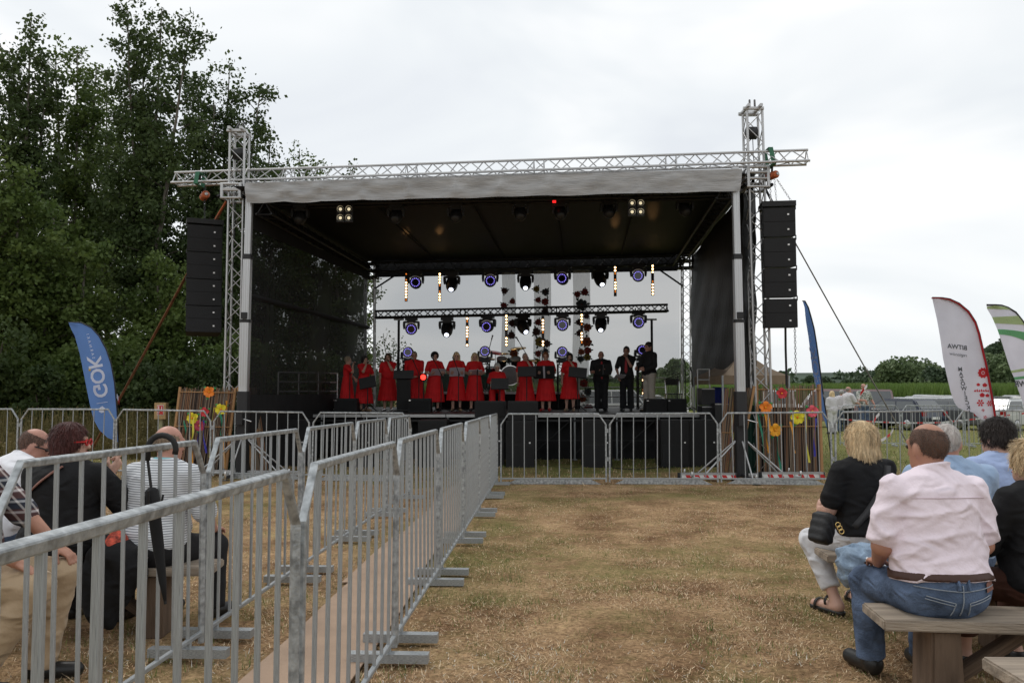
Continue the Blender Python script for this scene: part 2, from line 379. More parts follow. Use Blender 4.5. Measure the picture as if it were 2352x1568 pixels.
def make_tree(name, label, base, tips, cr, nleaf, lm, seed, leaf=.11, trunk_r=.16, low=.13, group=None, split=.34, spread=.42):
    g = np.random.default_rng(seed); base = np.array(base, float)
    t = thing(name, label, 'tree', base, group)
    tips = [np.array(q, float) for q in tips]; top = max(q[2] for q in tips); H = top - base[2]
    cen = np.mean(tips, 0); sp = base + np.array([(cen[0] - base[0]) * .4, (cen[1] - base[1]) * .4, H * split])
    mid = base + (sp - base) * .5 + g.normal(size=3) * .08
    b = MB(); b.tube([base - [0, 0, .15], mid, sp], [trunk_r, trunk_r * .85, trunk_r * .7], 8)
    tw = MB(); segs = []
    lead = []
    for q in tips:
        st = sp + (base - sp) * (g.random() * .3)
        c1 = st + (q - st) * .35 + np.array([(q - st)[0], (q - st)[1], 0]) * .28 + g.normal(size=3) * .15; pts = []
        for i in range(11):
            s = i / 10; pts.append((1 - s) ** 2 * st + 2 * s * (1 - s) * c1 + s * s * q)
        pts = [pts[0]] + [w + g.normal(size=3) * .05 * (1 - i / 10) for i, w in enumerate(pts[1:])]
        b.tube(pts, [trunk_r * .6 * (1 - i / 10.5) + .012 for i in range(11)], 6); lead.append(pts)
    lead.append([base + (sp - base) * (low + (1 - low) * i / 10) for i in range(11)])
    total = sum(np.linalg.norm(q[-1] - q[0]) for q in lead)
    cents = []; weights = []
    for li, pts in enumerate(lead):
        ln = np.linalg.norm(pts[-1] - pts[0]); nbr = int(ln * 4.2) + 6
        for k in range(nbr):
            s = (k + g.random()) / nbr; f = s * 10; i = min(int(f), 9); o = pts[i] + (pts[i + 1] - pts[i]) * (f - i)
            hh = (o[2] - base[2]) / H; prof = min(1, .55 + hh * 1.0) * max(0.0, 1 - hh) ** .5 if li < len(lead) - 1 else .75
            bl = cr * (prof * (.65 + .6 * g.random()) + .12) * (1 if li < len(lead) - 1 else 1.1)
            a = g.random() * 2 * math.pi; up = .25 + g.random() * .9
            d = np.array([math.cos(a), math.sin(a), up * (1 if hh > .35 else .5)]); d /= np.linalg.norm(d)
            e = o + d * bl; e[2] -= .06 * bl * bl
            m_ = (o + e) / 2 + np.array([0, 0, .08 * bl])
            if bl > .5 and g.random() < .6: tw.tube([o, m_, e], [.022, .014, .006], 4, cap=False)
            segs.append((o, m_, e, bl)); weights.append(bl ** 1.25)
    weights = np.array(weights); weights /= weights.sum()
    for (o, m_, e, bl), wt in zip(segs, weights):
        c = int(nleaf * 1.6 * wt + g.random()); nc = max(2, int(bl * 3.4))
        s = np.sqrt(g.random(nc)); P = (1 - s)[:, None] ** 2 * o + (2 * s * (1 - s))[:, None] * m_ + (s ** 2)[:, None] * e
        P = P + g.normal(size=(nc, 3)) * .16 * max(.6, bl ** .5)
        j = g.integers(0, nc, c); cents.append(P[j] + g.normal(size=(c, 3)) * (spread * .42) * np.array([1, 1, .8]))
    C = np.concatenate(cents); V, Q = leaf_quads(C, leaf, g)
    b.build('trunk', BARK, t, True)
    if tw.v: tag(tw.build('branches', TWIG, t), kind='stuff')
    tag(mesh_obj('crown', fast_mesh('crown', V - base, Q, lm), t, base), kind='stuff')
    return t
def gnd(px, Y):
    v = at(px, 900, Y); return (v.x, Y, gz(v.x, Y))
TREES = [
 # base px, depth, leader tips, crown radius, leaves, label
 (60, 30, [(72, 40), (22, 118), (108, 150), (-30, 150)], 1.5, 19000, 'tall dense poplar at the left edge with a narrow pointed top', LEAF_A),
 (165, 33, [(128, 105), (178, 118), (222, 155)], 1.7, 17000, 'poplar with a rounded feathery top, second from the left edge', LEAF_B),
 (345, 31, [(291, 12), (372, 18), (438, 46), (330, 90)], 1.65, 21000, 'tallest poplar whose split leaders reach the top of the picture', LEAF_A),
 (450, 33, [(455, 180), (528, 150), (598, 212), (492, 240)], 1.5, 19000, 'poplar leaning right with a long branch over the truss tower', LEAF_A),
 (570, 36, [(622, 300), (590, 335), (650, 378)], 1.35, 9000, 'lower poplar right behind the left truss tower', LEAF_A),
 (655, 39, [(688, 342), (730, 372), (660, 420)], 1.3, 9000, 'slender airy tree peeking over the roof canvas', LEAF_B),
 (250, 38, [(245, 190), (200, 225), (282, 260)], 2.0, 15000, 'bushy tree filling the gap behind the tallest poplar', LEAF_B),
 (20, 26.5, [(-25, 330), (52, 420), (5, 470)], 1.7, 13000, 'light green leafy tree low at the left edge', LEAF_B),
 (520, 41, [(520, 330), (470, 360), (562, 390)], 2.0, 11000, 'dark tree behind the left truss tower', LEAF_A),
 (730, 42, [(760, 455), (812, 380), (700, 470), (660, 500)], 1.7, 10000, 'thin tree seen dimly through the black side scrim', LEAF_A),
 (800, 40, [(800, 570), (835, 640), (765, 530)], 1.5, 8000, 'bushy tree seen dimly through the rear of the black side scrim', LEAF_B),
 (160, 27, [(120, 480), (200, 560), (70, 590)], 1.6, 11000, 'young bushy tree low behind the blue flag', LEAF_B),
 (390, 28, [(360, 590), (430, 640), (320, 670)], 1.5, 10000, 'leafy young tree low beside the hanging speakers', LEAF_B),
 (885, 36, [(880, 765), (905, 775), (868, 800), (915, 800)], .6, 900, 'small sapling seen through the back scrim', LEAF_B),
]
for i, (bx, d, tips, cr, nl, lab, lm) in enumerate(TREES):
    make_tree('poplar_tree' if lm is LEAF_A else 'birch_tree', lab, gnd(bx, d), [at(a, b_, d + rng.normal() * .8) for a, b_ in tips], cr, nl, lm, 100 + i,
              leaf=.125 if i != 13 else .09, trunk_r=.17 if i < 13 else .03, group='trees beside the stage')
def shrub(name, label, base, rx, rz, nleaf, lm, seed, leaf=.1, cat='shrub', group=None, lobes=9, stem=True):
    g = np.random.default_rng(seed); base = np.array(base, float); t = thing(name, label, cat, base, group)
    b = MB(); cents = []
    lc = []
    for k in range(lobes):
        a = g.random() * 6.28; rr = rx * .62 * math.sqrt(g.random()); z = rz * (.25 + .62 * g.random())
        c = base + np.array([math.cos(a) * rr, math.sin(a) * rr, z]); lr = rx * (.34 + .25 * g.random()) * (1.15 - .45 * z / rz)
        lc.append((c, lr)); b.tube([base - [0, 0, .1], base + (c - base) * .5 + g.normal(size=3) * .05 * rx, c], [.035 * rx, .025 * rx, .008 * rx], 5)
    per = nleaf // lobes
    for c, lr in lc:
        d = g.normal(size=(per, 3)); d /= np.linalg.norm(d, axis=1)[:, None]
        cents.append(c + d * (lr * (.45 + .6 * g.random(per) ** .6))[:, None] * np.array([1, 1, .9]))
    V, Q = leaf_quads(np.concatenate(cents), leaf, g)
    b.build('trunk' if cat == 'tree' else 'stems', BARK if cat == 'tree' else TWIG, t)
    tag(mesh_obj('crown' if cat == 'tree' else 'foliage', fast_mesh('foliage', V - base, Q, lm), t, base), kind='stuff'); return t
SH = [(-30, 24.5, 1.9, 3.6), (60, 25.5, 1.7, 2.7), (130, 24.5, 1.4, 2.3), (190, 26, 1.8, 3.2), (260, 25, 1.5, 2.6), (310, 26.5, 1.8, 3.6), (372, 25, 1.4, 2.5), (430, 26.5, 1.8, 3.3), (492, 25.5, 1.5, 2.8), (545, 27.5, 1.8, 3.6), (610, 29, 1.8, 3.2), (690, 31, 2.0, 3.2), (770, 33, 1.9, 3.0), (835, 35, 1.8, 2.4)]
where = ['at the left edge', 'second from the left edge', 'left of the blue flag', 'just behind the blue flag top', 'right of the blue flag', 'tall, right of the blue flag', 'behind the red sign post', 'tall, behind the red sign post', 'behind the reed screen', 'by the foot of the left truss tower', 'behind the front of the black side scrim', 'behind the middle of the black side scrim', 'behind the rear of the black side scrim', 'by the left rear stage tower']
for i, (px, d, rx, rz) in enumerate(SH):
    shrub('shrub', 'dark green undergrowth shrub ' + where[i], gnd(px, d), rx, rz, 4200, [LEAF_A, LEAF_B][i % 2], 300 + i, .12, group='shrubs under the trees')
# weeds along the wood's edge
g = np.random.default_rng(5); m = 9000
wy = 19.3 + g.random(m) ** 1.0 * 5.0 ; wx = (g.random(m) * 2 - 1); wx = (-.66 + .40 * (wx * .5 + .5)) * wy; wy = wy + 1.6 * vnoise(wx, wx * 0, .8, 41)
ht = (.35 + .9 * g.random(m)) * (.35 + .65 * sm((wy - 19.5) / 3)); base = np.stack([wx, wy, zg(wx, wy)], -1)
lean = g.normal(size=(m, 2)) * .12
tipv = base + np.c_[lean * ht[:, None], ht]; sv = np.c_[g.normal(size=(m, 2)) * .012, np.zeros(m)]
V = np.stack([base - sv, base + sv, tipv + sv * .3, tipv - sv * .3], 1).reshape(-1, 3); Qw = np.arange(m * 4).reshape(-1, 4)
j = g.integers(0, m, 14000); s = .5 + .5 * g.random(14000); Cn = base[j] + (tipv - base)[j] * s[:, None] + g.normal(size=(14000, 3)) * .035
V2, Q2 = leaf_quads(Cn, .055, g)
tag(mesh_obj('tall_weeds', fast_mesh('tall_weeds', np.concatenate([V, V2]), np.concatenate([Qw, Q2 + len(V)]), LEAF_W)), 'tall dry weeds along the edge of the wood', 'weeds', kind='stuff')
# ---- far right: maize strip, round trees, far wood, low hill
g = np.random.default_rng(6); m = 60000
fy = 74 + g.random(m) * 34; fx = (-.12 + .86 * g.random(m)) * fy
ht = 2.0 + .55 * g.random(m) + .2 * vnoise(fx, fy, .12, 30); base = np.stack([fx, fy, zg(fx, fy) - .05], -1); lean = g.normal(size=(m, 2)) * .16
sv = np.c_[g.normal(size=(m, 2)) * .07, np.zeros(m)]; tipv = base + np.c_[lean * ht[:, None], ht]
V = np.stack([base - sv, base + sv, tipv + sv * .1, tipv - sv * .1], 1).reshape(-1, 3)
LEAF_M = leaf_mat('maize_leaves', (.085, .15, .03), (.16, .23, .06), .3)
tag(mesh_obj('reed_field', fast_mesh('reed_field', V, np.arange(m * 4).reshape(-1, 4), LEAF_M)), 'strip of tall green reeds behind the parked cars', 'field', kind='stuff')
FAR = [(2068, 112, 5.0, 5.8, 0), (2120, 122, 5.2, 5.0, 0), (2165, 118, 4.2, 4.2, 1), (2205, 125, 4.6, 4.8, 0), (2252, 118, 4.5, 4.2, 0), (2296, 110, 4.6, 6.2, 0), (2345, 106, 5.2, 5.8, 0), (2398, 112, 5, 6, 0), (2300, 140, 4.5, 9.6, 1), (2342, 150, 5, 11.2, 1), (2012, 165, 4.5, 3.8, 1), (1962, 190, 5, 3.6, 1), (1872, 200, 4.6, 4.2, 1), (1500, 150, 4.5, 4.2, 0), (1532, 120, 3.6, 4.6, 0), (1560, 110, 4.0, 5.2, 0)]
wf = ['big round willow left of the white and red flag', 'round willow just left of the white and red flag', 'small dark tree touching the white and red flag', 'willow behind the white and red flag', 'willow between the two white flags', 'rounded willow right of the white and red flag', 'willow behind the green striped flag', 'willow beyond the right edge behind the striped flag', 'tall dark spruce between the two white flags', 'tallest dark spruce behind the striped flag', 'small far tree above the parked dark car', 'lone round tree on the skyline above the tan shirt group', 'dark far tree beside the blue feather flag', 'hazy round tree seen through the scrim behind the men in black', 'hazy tree seen through the scrim by the right rear tower', 'hazy bush seen through the scrim beside the right rear tower']
for i, (px, d, rx, rz, k) in enumerate(FAR):
    v = at(px, 900, d)
    shrub('willow_tree' if k == 0 else 'dark_tree', wf[i], (v.x, d, gz(v.x, d)), rx * .8, rz * 1.05, 5600, LEAF_D if k else LEAF_C, 500 + i, .40 if d < 130 else .5, 'tree', 'trees beyond the parked cars', 14)
g = np.random.default_rng(9); cents = []
for px in np.arange(820, 2600, 11):
    d = 260 + g.random() * 60; v = at(px, 900, d); h = (2.6 + 3.2 * g.random()) * (1 + .6 * sm((px - 1850) / 300)); k = 90
    q = g.normal(size=(k, 3)); q /= np.linalg.norm(q, axis=1)[:, None]; q[:, 2] = np.abs(q[:, 2])
    cents.append(np.array([v.x, d, -.7 + h * .25]) + q * np.array([3.4, 3.4, h * 1.15]) * (.6 + .45 * g.random(k))[:, None])
V, Q = leaf_quads(np.concatenate(cents), 1.7, g)
tag(mesh_obj('far_wood', fast_mesh('far_wood', V, Q, LEAF_D)), 'far dark wood along the skyline', 'wood', kind='stuff')
b = MB(); pts = []
for i in range(60):
    x = -300 + 900 * i / 59; pts.append((x, 330, -1.2 + 7.0 * math.exp(-((x - 120) / 120) ** 2) + 4.5 * math.exp(-((x - 300) / 130) ** 2) + 1.2 * math.exp(-((x) / 160) ** 2)))
for i in range(59):
    a, c = pts[i], pts[i + 1]; b.add([(a[0], 270, -1.2), (c[0], 270, -1.2), c, a, (a[0], 460, -1.2), (c[0], 460, -1.2)], [(0, 1, 2, 3), (3, 2, 5, 4)])
tag(b.build('hill', mat('wooded_hill', (.035, .058, .034), .95, 0, .45, .12, 1, .4), None, True), kind='structure')
# ------------------------------------------------------------------ crowd barriers
HB = 1.25
def barrier(a, b, label, group, nbars=8, feet='cross', hb=HB, r=.0158, br=.0090, near=False):
    """one barrier panel between two ground points"""
    a = Vector(a); b = Vector(b); d = (b - a); wdt = d.length; d.normalize(); nrm = Vector((0, 0, 1)).cross(d)
    t = thing('crowd_barrier', label, 'barrier', (a + b) / 2, group); up = Vector((0, 0, 1))
    g = .03; A = a + d * g; B = b - d * g; z1 = hb - .19; ch = .13
    le = rng.normal() * .008; sk = rng.normal() * .006
    P = lambda s, z: a + d * (s + sk * z) + up * z + nrm * (le * z)
    fr = MB()
    fr.tube([P(g, .05), P(g, z1), P(g + ch, hb), P(wdt - g - ch, hb), P(wdt - g, z1), P(wdt - g, .05)], r, prof=SQ)
    fr.build('frame', M_GALV, t)
    rod('bottom_rail', P(g, .11), P(wdt - g, .11), r * .85, M_GALV, t, 'square')
    for i in range(nbars):
        s = g + (wdt - 2 * g) * (i + 1) / (nbars + 1)
        top = hb - .012 if g + ch <= s <= wdt - g - ch else hb - .08
        rod('bar', P(s, .12), P(s, top), br, M_GALV, t, 'square' if near else 'rod')
    if feet == 'cross':
        for s in (.20, wdt - .20):
            c = P(s, .045); block('foot', c, (.07, .46, .05), M_GALV, t, math.atan2(d.y, d.x))
            rod('foot_bracket', P(s, .06), P(s, .12), .014, M_GALV, t, 'square')
    else:
        c = P(wdt / 2, .035)
        m = MB(); m.prism([(-wdt * .5 + .12, -.0), (-wdt * .5 + .30, .085), (wdt * .5 - .30, .085), (wdt * .5 - .12, -.0)], .02, Matrix.Translation(P(wdt / 2, .012)) @ Matrix.Rotation(math.atan2(d.y, d.x), 4, 'Z'))
        m.build('base_plate', M_GALV, t)
    for z in (.45, .95):
        block('hook', P(wdt - g + .02, z), (.05, .014, .07), M_GALV, t, math.atan2(d.y, d.x))
    return t
def G(x, y): return Vector((x, y, gz(x, y)))
right = lambda y: -.695 + .0443 * (y - 5)
js = [1.10, 3.05, 5.0, 6.955, 8.91, 10.865, 12.82, 14.77]
for i in range(7):
    barrier(G(right(js[i]), js[i]), G(right(js[i + 1]), js[i + 1]), 'steel barrier panel in the right-hand walkway run, ' + (ORD[i] + ' from the camera' if i < 6 else 'farthest from the camera'), 'barriers on the right of the walkway', 9, near=i < 3)
left = lambda y: -1.784 + .040 * (y - 7.1)
jl = [3.13, 5.08, 7.05, 9.0, 10.85, 12.72]
for i in range(5):
    barrier(G(left(jl[i]), jl[i]), G(left(jl[i + 1]), jl[i + 1]), 'steel barrier panel in the left-hand walkway run, ' + (ORD[i] + ' from the camera' if i < 4 else 'farthest from the camera'), 'barriers on the left of the walkway', 9, near=i < 2)
def on_y(px, Y): v = at(px, 900, Y); return G(v.x, Y)
fr_ = [on_y(1147, 14.75), on_y(1395, 14.72), on_y(1650, 14.55), on_y(1912, 14.3), on_y(2189, 14.0), on_y(2466, 13.7)]
for i in range(5):
    barrier(fr_[i], fr_[i + 1], 'steel barrier panel in the row before the stage, ' + ['beside the end of the walkway', 'second to the right of the walkway', 'in front of the right reed screen', 'behind the blonde woman', 'at the right edge'][i], 'barriers in front of the stage right half', 8, feet='plate')
fl_ = [on_y(-178, 15.9), on_y(47, 15.8), on_y(267, 15.65), on_y(490, 15.5), on_y(715, 15.3), on_y(943, 15.15)]
for i in range(5):
    barrier(fl_[i], fl_[i + 1], 'steel barrier panel in the far left row, ' + ['at the left edge of the picture', 'left of the blue feather flag', 'in front of the red sign post', 'in front of the left reed screen', 'nearest the walkway'][i], 'barriers in front of the stage left half', 8, feet='plate')
rr_ = [on_y(1925, 25.5), on_y(2068, 25.2), on_y(2212, 25), on_y(2357, 24.8)]
rr_ = [Vector(v) for v in rr_]
for i in range(3):
    barrier(rr_[i], rr_[i + 1], 'barrier panel in the rear row before the parked cars, ' + ['nearest the standing people', 'middle one', 'at the right edge'][i], 'barriers before the car park', 13)

# ------------------------------------------------------------------ trusses
def truss(name, label, a, b, size, m, sides=4, rc=.025, rb=.010, pitch=.25, group=None, up=(0, 0, 1), point_up=True, cat='truss', rails=()):
    a = Vector(a); b = Vector(b); d = b - a; ln = d.length; F_ = frame(d, up)
    t = thing(name, label, cat, a, group)
    if sides == 4: prof = [(-1, -1), (1, -1), (1, 1), (-1, 1)]
    else: prof = [(-1, -.85), (1, -.85), (0, .85)]
    h = size / 2; dn = d.normalized()
    P = lambda j, s: a + dn * s + F_ @ Vector((prof[j][0] * h, prof[j][1] * h, 0))
    for j in range(sides): rod('chord', P(j, 0), P(j, ln), rc, m, t)
    nseg = max(2, int(ln / pitch)); st = (ln - .08) / nseg
    for j in range(sides):
        k = (j + 1) % sides
        for i in range(nseg):
            s0 = .04 + i * st; s1 = s0 + st
            if i % 2 == 0: rod('brace', P(j, s0), P(k, s1), rb, m, t)
            else: rod('brace', P(k, s0), P(j, s1), rb, m, t)
        for s in (.03, ln - .03) + tuple(rails): rod('end_brace', P(j, s), P(k, s), rb, m, t)
    return t
def truss_like(name, label, px0, py0, d0, px1, py1, d1, **k): return truss(name, label, at(px0, py0, d0), at(px1, py1, d1), **k)

# towers in front
YL, YR = 16.9, 16.1
def vert(pxb, Y, ztop, name, label, size, m, lean=0, zb=None, **k):
    v = at(pxb, 880, Y); zb = gz(v.x, Y) + .05 if zb is None else zb
    return truss(name, label, (v.x, Y, zb), (v.x + lean, Y, ztop), size, m, up=(0, 1, 0), **k)
vert(538, YL, at(548, 308, YL).z, 'truss_tower', 'tall aluminium lattice tower left of the stage before the trees', .30, M_ALU, .02, group='front truss towers', pitch=.30, cat='tower')
tr_ = vert(1750, YR, at(1727, 258, YR).z, 'truss_tower', 'tall aluminium lattice tower right of the stage against the sky', .30, M_ALU, -.10, group='front truss towers', pitch=.30, cat='tower')
tl_ = [o for o in col.objects if o.name == 'truss_tower'][0]
for tw, px, Y, ztop in ((tl_, 548, YL, at(548, 308, YL).z), (tr_, 1727, YR, at(1727, 258, YR).z)):
    c = at(px, 400, Y); c.z = ztop
    for s in (-1, 1): rod('head_beam', c + Vector((s * .12, -.30, .05)), c + Vector((s * .12, .30, .05)), .03, M_ALU, tw, 'square')
    rod('cap_bar', c + Vector((-.2, -.17, .02)), c + Vector((.2, -.17, .02)), .03, M_ALU, tw, 'square')
    rod('cap_bar', c + Vector((-.2, .17, .02)), c + Vector((.2, .17, .02)), .03, M_ALU, tw, 'square')
    for s in (-.05, .05): rod('pulley_bracket', c + Vector((s, -.1, .05)), c + Vector((s + .04, .05, .26)), .02, M_BLKM, tw)
    rod('pulley', c + Vector((-.1, 0, -.42)), c + Vector((.1, 0, -.42)), .13, M_BLKM, tw)
    for s in (-.04, .04): rod('chain', c + Vector((s, .05, -.4)), c + Vector((s * 2, .05, -2.2)), .008, M_BLKM, tw)
# sleeve blocks that ride on the towers
def sleeve(px0, px1, py0, py1, Y, label):
    c = at((px0 + px1) / 2, (py0 + py1) / 2, Y); w_ = (px1 - px0) / FPX * Y; h_ = (py1 - py0) / FPX * Y
    t = thing('sleeve_block', label, 'sleeve block', c - Vector((0, 0, h_ / 2)), 'sleeve blocks on the truss towers')
    for sx in (-1, 1):
        for sy in (-1, 1): rod('post', c + Vector((sx * w_ / 2, sy * .22, -h_ / 2)), c + Vector((sx * w_ / 2, sy * .22, h_ / 2)), .03, M_ALU, t, 'square')
    for z in (-h_ / 2, -h_ / 2 + .16, h_ / 2 - .1, h_ / 2):
        for sy in (-1, 1): rod('crossbar', c + Vector((-w_ / 2 - .03, sy * .22, z)), c + Vector((w_ / 2 + .03, sy * .22, z)), .026, M_ALU, t)
        for sx in (-1, 1): rod('crossbar', c + Vector((sx * w_ / 2, -.22, z)), c + Vector((sx * w_ / 2, .22, z)), .026, M_ALU, t)
    for sx in (-1, 1): rod('roller', c + Vector((sx * (w_ / 2 + .06), -.25, -h_ / 2 + .03)), c + Vector((sx * (w_ / 2 + .06), .0, -h_ / 2 + .03)), .035, M_BLKM, t)
sleeve(518, 560, 428, 460, YL, 'aluminium sleeve block around the left lattice tower')
sleeve(1711, 1757, 390, 435, YR, 'aluminium sleeve block around the right lattice tower')
# the long beam
beam = truss('front_truss', 'long aluminium triangular truss beam across the front above the canvas', at(401, 410, 17.2), at(1856, 359, 15.7), .29, M_ALU, sides=3, pitch=.26, rc=.026, rb=.011,
             rails=[2.4, 2.6, 5.0, 5.2, 7.6, 7.8, 10.2, 10.4])
# telescopic masts
M_BASE = mat('mast_base_steel', (.03, .03, .032), .5, .3)
def mast(pxb, pxt, pyt, Y, label):
    v = at(pxb, 895, Y); top = at(pxt, pyt, Y); zg0 = gz(v.x, Y); t = thing('telescopic_mast', label, 'mast', (v.x, Y, zg0), 'telescopic lifting masts')
    zj = [at(pxb, 1090, Y).z, at(pxb, 895, Y).z, at(pxb, 735, Y).z, at(pxb, 590, Y).z, top.z]
    f = lambda z: Vector((v.x + (top.x - v.x) * (z - zj[1]) / (zj[4] - zj[1]), Y, z))
    rod('base_column', (v.x, Y, zg0 + .06), f(zj[1] - .03), .112, M_BASE, t, 'square', up=(0, 1, 0))
    for i, rr in ((1, .090), (2, .080), (3, .066)):
        rod('mast_section', f(zj[i] + (-.1 if i == 1 else 0)), f(zj[i + 1]), rr, M_ALUD, t, 'square', up=(0, 1, 0))
        rod('collar', f(zj[i + 1] - .05) if i < 3 else f(zj[i] - .02), f(zj[i + 1] + .01) if i < 3 else f(zj[i] + .05), rr + .012, M_BLKM, t, 'square', up=(0, 1, 0))
        for k in range(3): block('groove', f((zj[i] + zj[i + 1]) / 2) + Vector(((k - 1) * rr * .55, -rr - .001, 0)), (.012, .006, (zj[i + 1] - zj[i]) * .9), M_ALU, t)
    block('clamp', f(zj[2] + .08) + Vector((0, -.12, 0)), (.11, .06, .12), M_BLKM, t)
    block('winch', f(zj[1] - .55) + Vector((-.02, -.16, 0)), (.16, .16, .22), M_BASE, t)
    rod('winch_handle', f(zj[1] - .55) + Vector((.06, -.2, 0)), f(zj[1] - .6) + Vector((.24, -.24, 0)), .012, M_CHROME, t)
    for a in (20, 160, 200, 340, 270):
        d = Vector((math.cos(R(a)), math.sin(R(a)) * .9, 0)); e = Vector((v.x, Y, 0)) + d * 1.05; e.z = gz(e.x, e.y) + .06
        rod('outrigger', Vector((v.x, Y, zg0 + .09)), e, .03, M_ALU if a != 270 else M_BASE, t, 'square')
        rod('outrigger_stay', Vector((v.x, Y, zg0 + .72)) + d * .1, Vector((v.x, Y, zg0 + .1)) + d * .8, .016, M_ALU, t)
        rod('foot_jack', e + Vector((0, 0, -.06)), e + Vector((0, 0, .12)), .022, M_CHROME, t)
        rod('foot_pad', e + Vector((0, 0, -.06)), e + Vector((0, 0, -.04)), .07, M_BLKM, t)
    return t
YML, YMR = 16.0, 15.45
mast(560, 574, 432, YML, 'square grey telescopic mast at the front left corner of the stage')
mast(1700, 1688, 386, YMR, 'square grey telescopic mast at the front right corner of the stage')

# ------------------------------------------------------------------ stage roof
YB = 26.4
M_CANVAS = mat('grey_canvas', (.34, .34, .34), .85, 0, .20, 3.0, .7, 9, stretch=(.7, 2, 5))
M_ROOF = mat('black_roof_membrane', (.010, .0092, .009), .6, 0, .25, 2, .12, 3, spec=.2)
roof = thing('stage_roof', 'black stage roof with a grey canvas front valance', 'roof', at(1130, 440, 15.9))
FTL, FTR = at(571, 428, YML - .02), at(1694, 396, YMR + .02); BTL, BTR = at(842, 600, YB), at(1562, 585, YB)
def quad_sheet(c00, c10, c11, c01, nu, nv, fn=None):
    b = MB(); vs = []
    for j in range(nv + 1):
        for i in range(nu + 1):
            u, v = i / nu, j / nv
            p = (c00 * (1 - u) + c10 * u) * (1 - v) + (c01 * (1 - u) + c11 * u) * v
            if fn: p = fn(p, u, v)
            vs.append(p)
    b.add(vs, [(j * (nu + 1) + i, j * (nu + 1) + i + 1, (j + 1) * (nu + 1) + i + 1, (j + 1) * (nu + 1) + i) for j in range(nv) for i in range(nu)])
    return b
def rf(p, u, v):
    q = p.copy(); q.z += .10 * math.sin(math.pi * v) * math.sin(math.pi * ((u * 4) % 1)) * .5 - .012 * math.cos(u * 40); return q
quad_sheet(FTL, FTR, BTR, BTL, 48, 16, rf).build('roof_sheet', M_ROOF, roof, True)
quad_sheet(FTL + Vector((0, 0, .05)), FTR + Vector((0, 0, .05)), BTR + Vector((0, 0, .05)), BTL + Vector((0, 0, .05)), 24, 8, rf).build('roof_top_sheet', M_CANVAS, roof, True)
for u in (.22, .44, .63, .81):
    a = FTL.lerp(FTR, u) - Vector((0, 0, .03)); b_ = BTL.lerp(BTR, u) - Vector((0, 0, .03)); rod('seam_strap', a, b_, .02, M_DARKCLOTH, roof)
def va(p, u, v):
    q = p.copy()
    sag = [.0, .08, .155, .24, .335, .43, .52, .62, .715, .80, .9, 1.0]; k = max(i for i in range(len(sag)) if sag[i] <= u + 1e-9); k = min(k, len(sag) - 2)
    s = (u - sag[k]) / (sag[k + 1] - sag[k]); am = [1.0, 1.3, .9, 1.2, .7, .9, .6, .8, .5, .6, .4][k]
    swag = 4 * s * (1 - s)
    crest = math.exp(-(min(s, 1 - s) * 16) ** 2)
    q.y -= .06 + .026 * am * math.sin(v * 4.6 - swag * 2.6 + k) * math.sin(math.pi * v) + .022 * math.sin(v * 9 + swag * 4 + u * 30) * v * (1 - v) * am + .03 * crest * math.sin(math.pi * v * .9) + .012 * math.sin(u * 47 + v * 3 + 2 * math.sin(u * 13)) * v
    q.z -= .035 * (am - .7) * swag * v + .004 * math.sin(u * 37 + 3 * math.sin(u * 11)) * v
    return q
quad_sheet(FTL + Vector((-.02, -.1, .02)), FTR + Vector((.05, -.1, .03)), at(1697, 441, YMR - .08), at(569, 467, YML - .12), 220, 18, va).build('valance', M_CANVAS, roof, True)
# dark trusses that carry the roof
def dark_truss(name, label, a, b, **k): return truss(name, label, a, b, .30, M_BLKM, rc=.027, rb=.012, pitch=.30, **k)
dark_truss('roof_truss', 'dark roof truss running back along the left edge of the roof', FTL + Vector((.25, .2, -.38)), BTL + Vector((.1, -.1, -.25)), group='dark roof trusses', sides=3)
dark_truss('roof_truss', 'dark roof truss running back along the right edge of the roof', FTR + Vector((-.2, .2, -.32)), BTR + Vector((-.1, -.1, -.22)), group='dark roof trusses', sides=3)
dark_truss('roof_truss', 'dark roof truss across the back under the roof', BTL + Vector((.2, -.15, -.22)), BTR + Vector((-.2, -.15, -.2)), group='dark roof trusses', sides=4)
dark_truss('roof_truss', 'dark roof truss across the front behind the canvas carrying the lamps', at(585, 462, 17.2), at(1688, 438, 16.7), group='dark roof trusses', sides=3)
# rear towers
def rear_tower(px, pyt, label):
    v = at(px, 880, YB); return truss('rear_tower', label, (v.x, YB, .8), at(px, pyt, YB), .29, M_ALU, up=(0, 1, 0), rc=.024, rb=.009, pitch=.26, group='rear stage towers', cat='tower')
rear_tower(850, 606, 'slim lattice tower at the rear left corner of the stage')
rear_tower(1577, 588, 'slim lattice tower at the rear right corner of the stage')
for px, py, lab in ((852, 622, 'black sleeve block on top of the rear left tower'), (1573, 600, 'black sleeve block on top of the rear right tower')):
    c = at(px, py, YB - .05); t = thing('rear_sleeve', lab, 'sleeve block', c - Vector((0, 0, .2)), 'sleeve blocks on the rear towers')
    for sx in (-1, 1):
        for sy in (-1, 1): rod('post', c + Vector((sx * .2, sy * .2, -.22)), c + Vector((sx * .2, sy * .2, .24)), .03, M_BLKM, t, 'square')
    for z in (-.22, 0, .22):
        for sy in (-1, 1): rod('crossbar', c + Vector((-.24, sy * .2, z)), c + Vector((.24, sy * .2, z)), .03, M_BLKM, t, 'square')
        for sx in (-1, 1): rod('crossbar', c + Vector((sx * .2, -.2, z)), c + Vector((sx * .2, .2, z)), .03, M_BLKM, t, 'square')
rod_b = thing('corner_brace', 'black tube brace from the rear left tower up to the roof', 'brace', at(862, 660, YB - .1), 'corner braces at the rear towers'); rod('tube', at(862, 662, YB - .1), at(905, 634, YB - .4), .03, M_BLKM, rod_b)
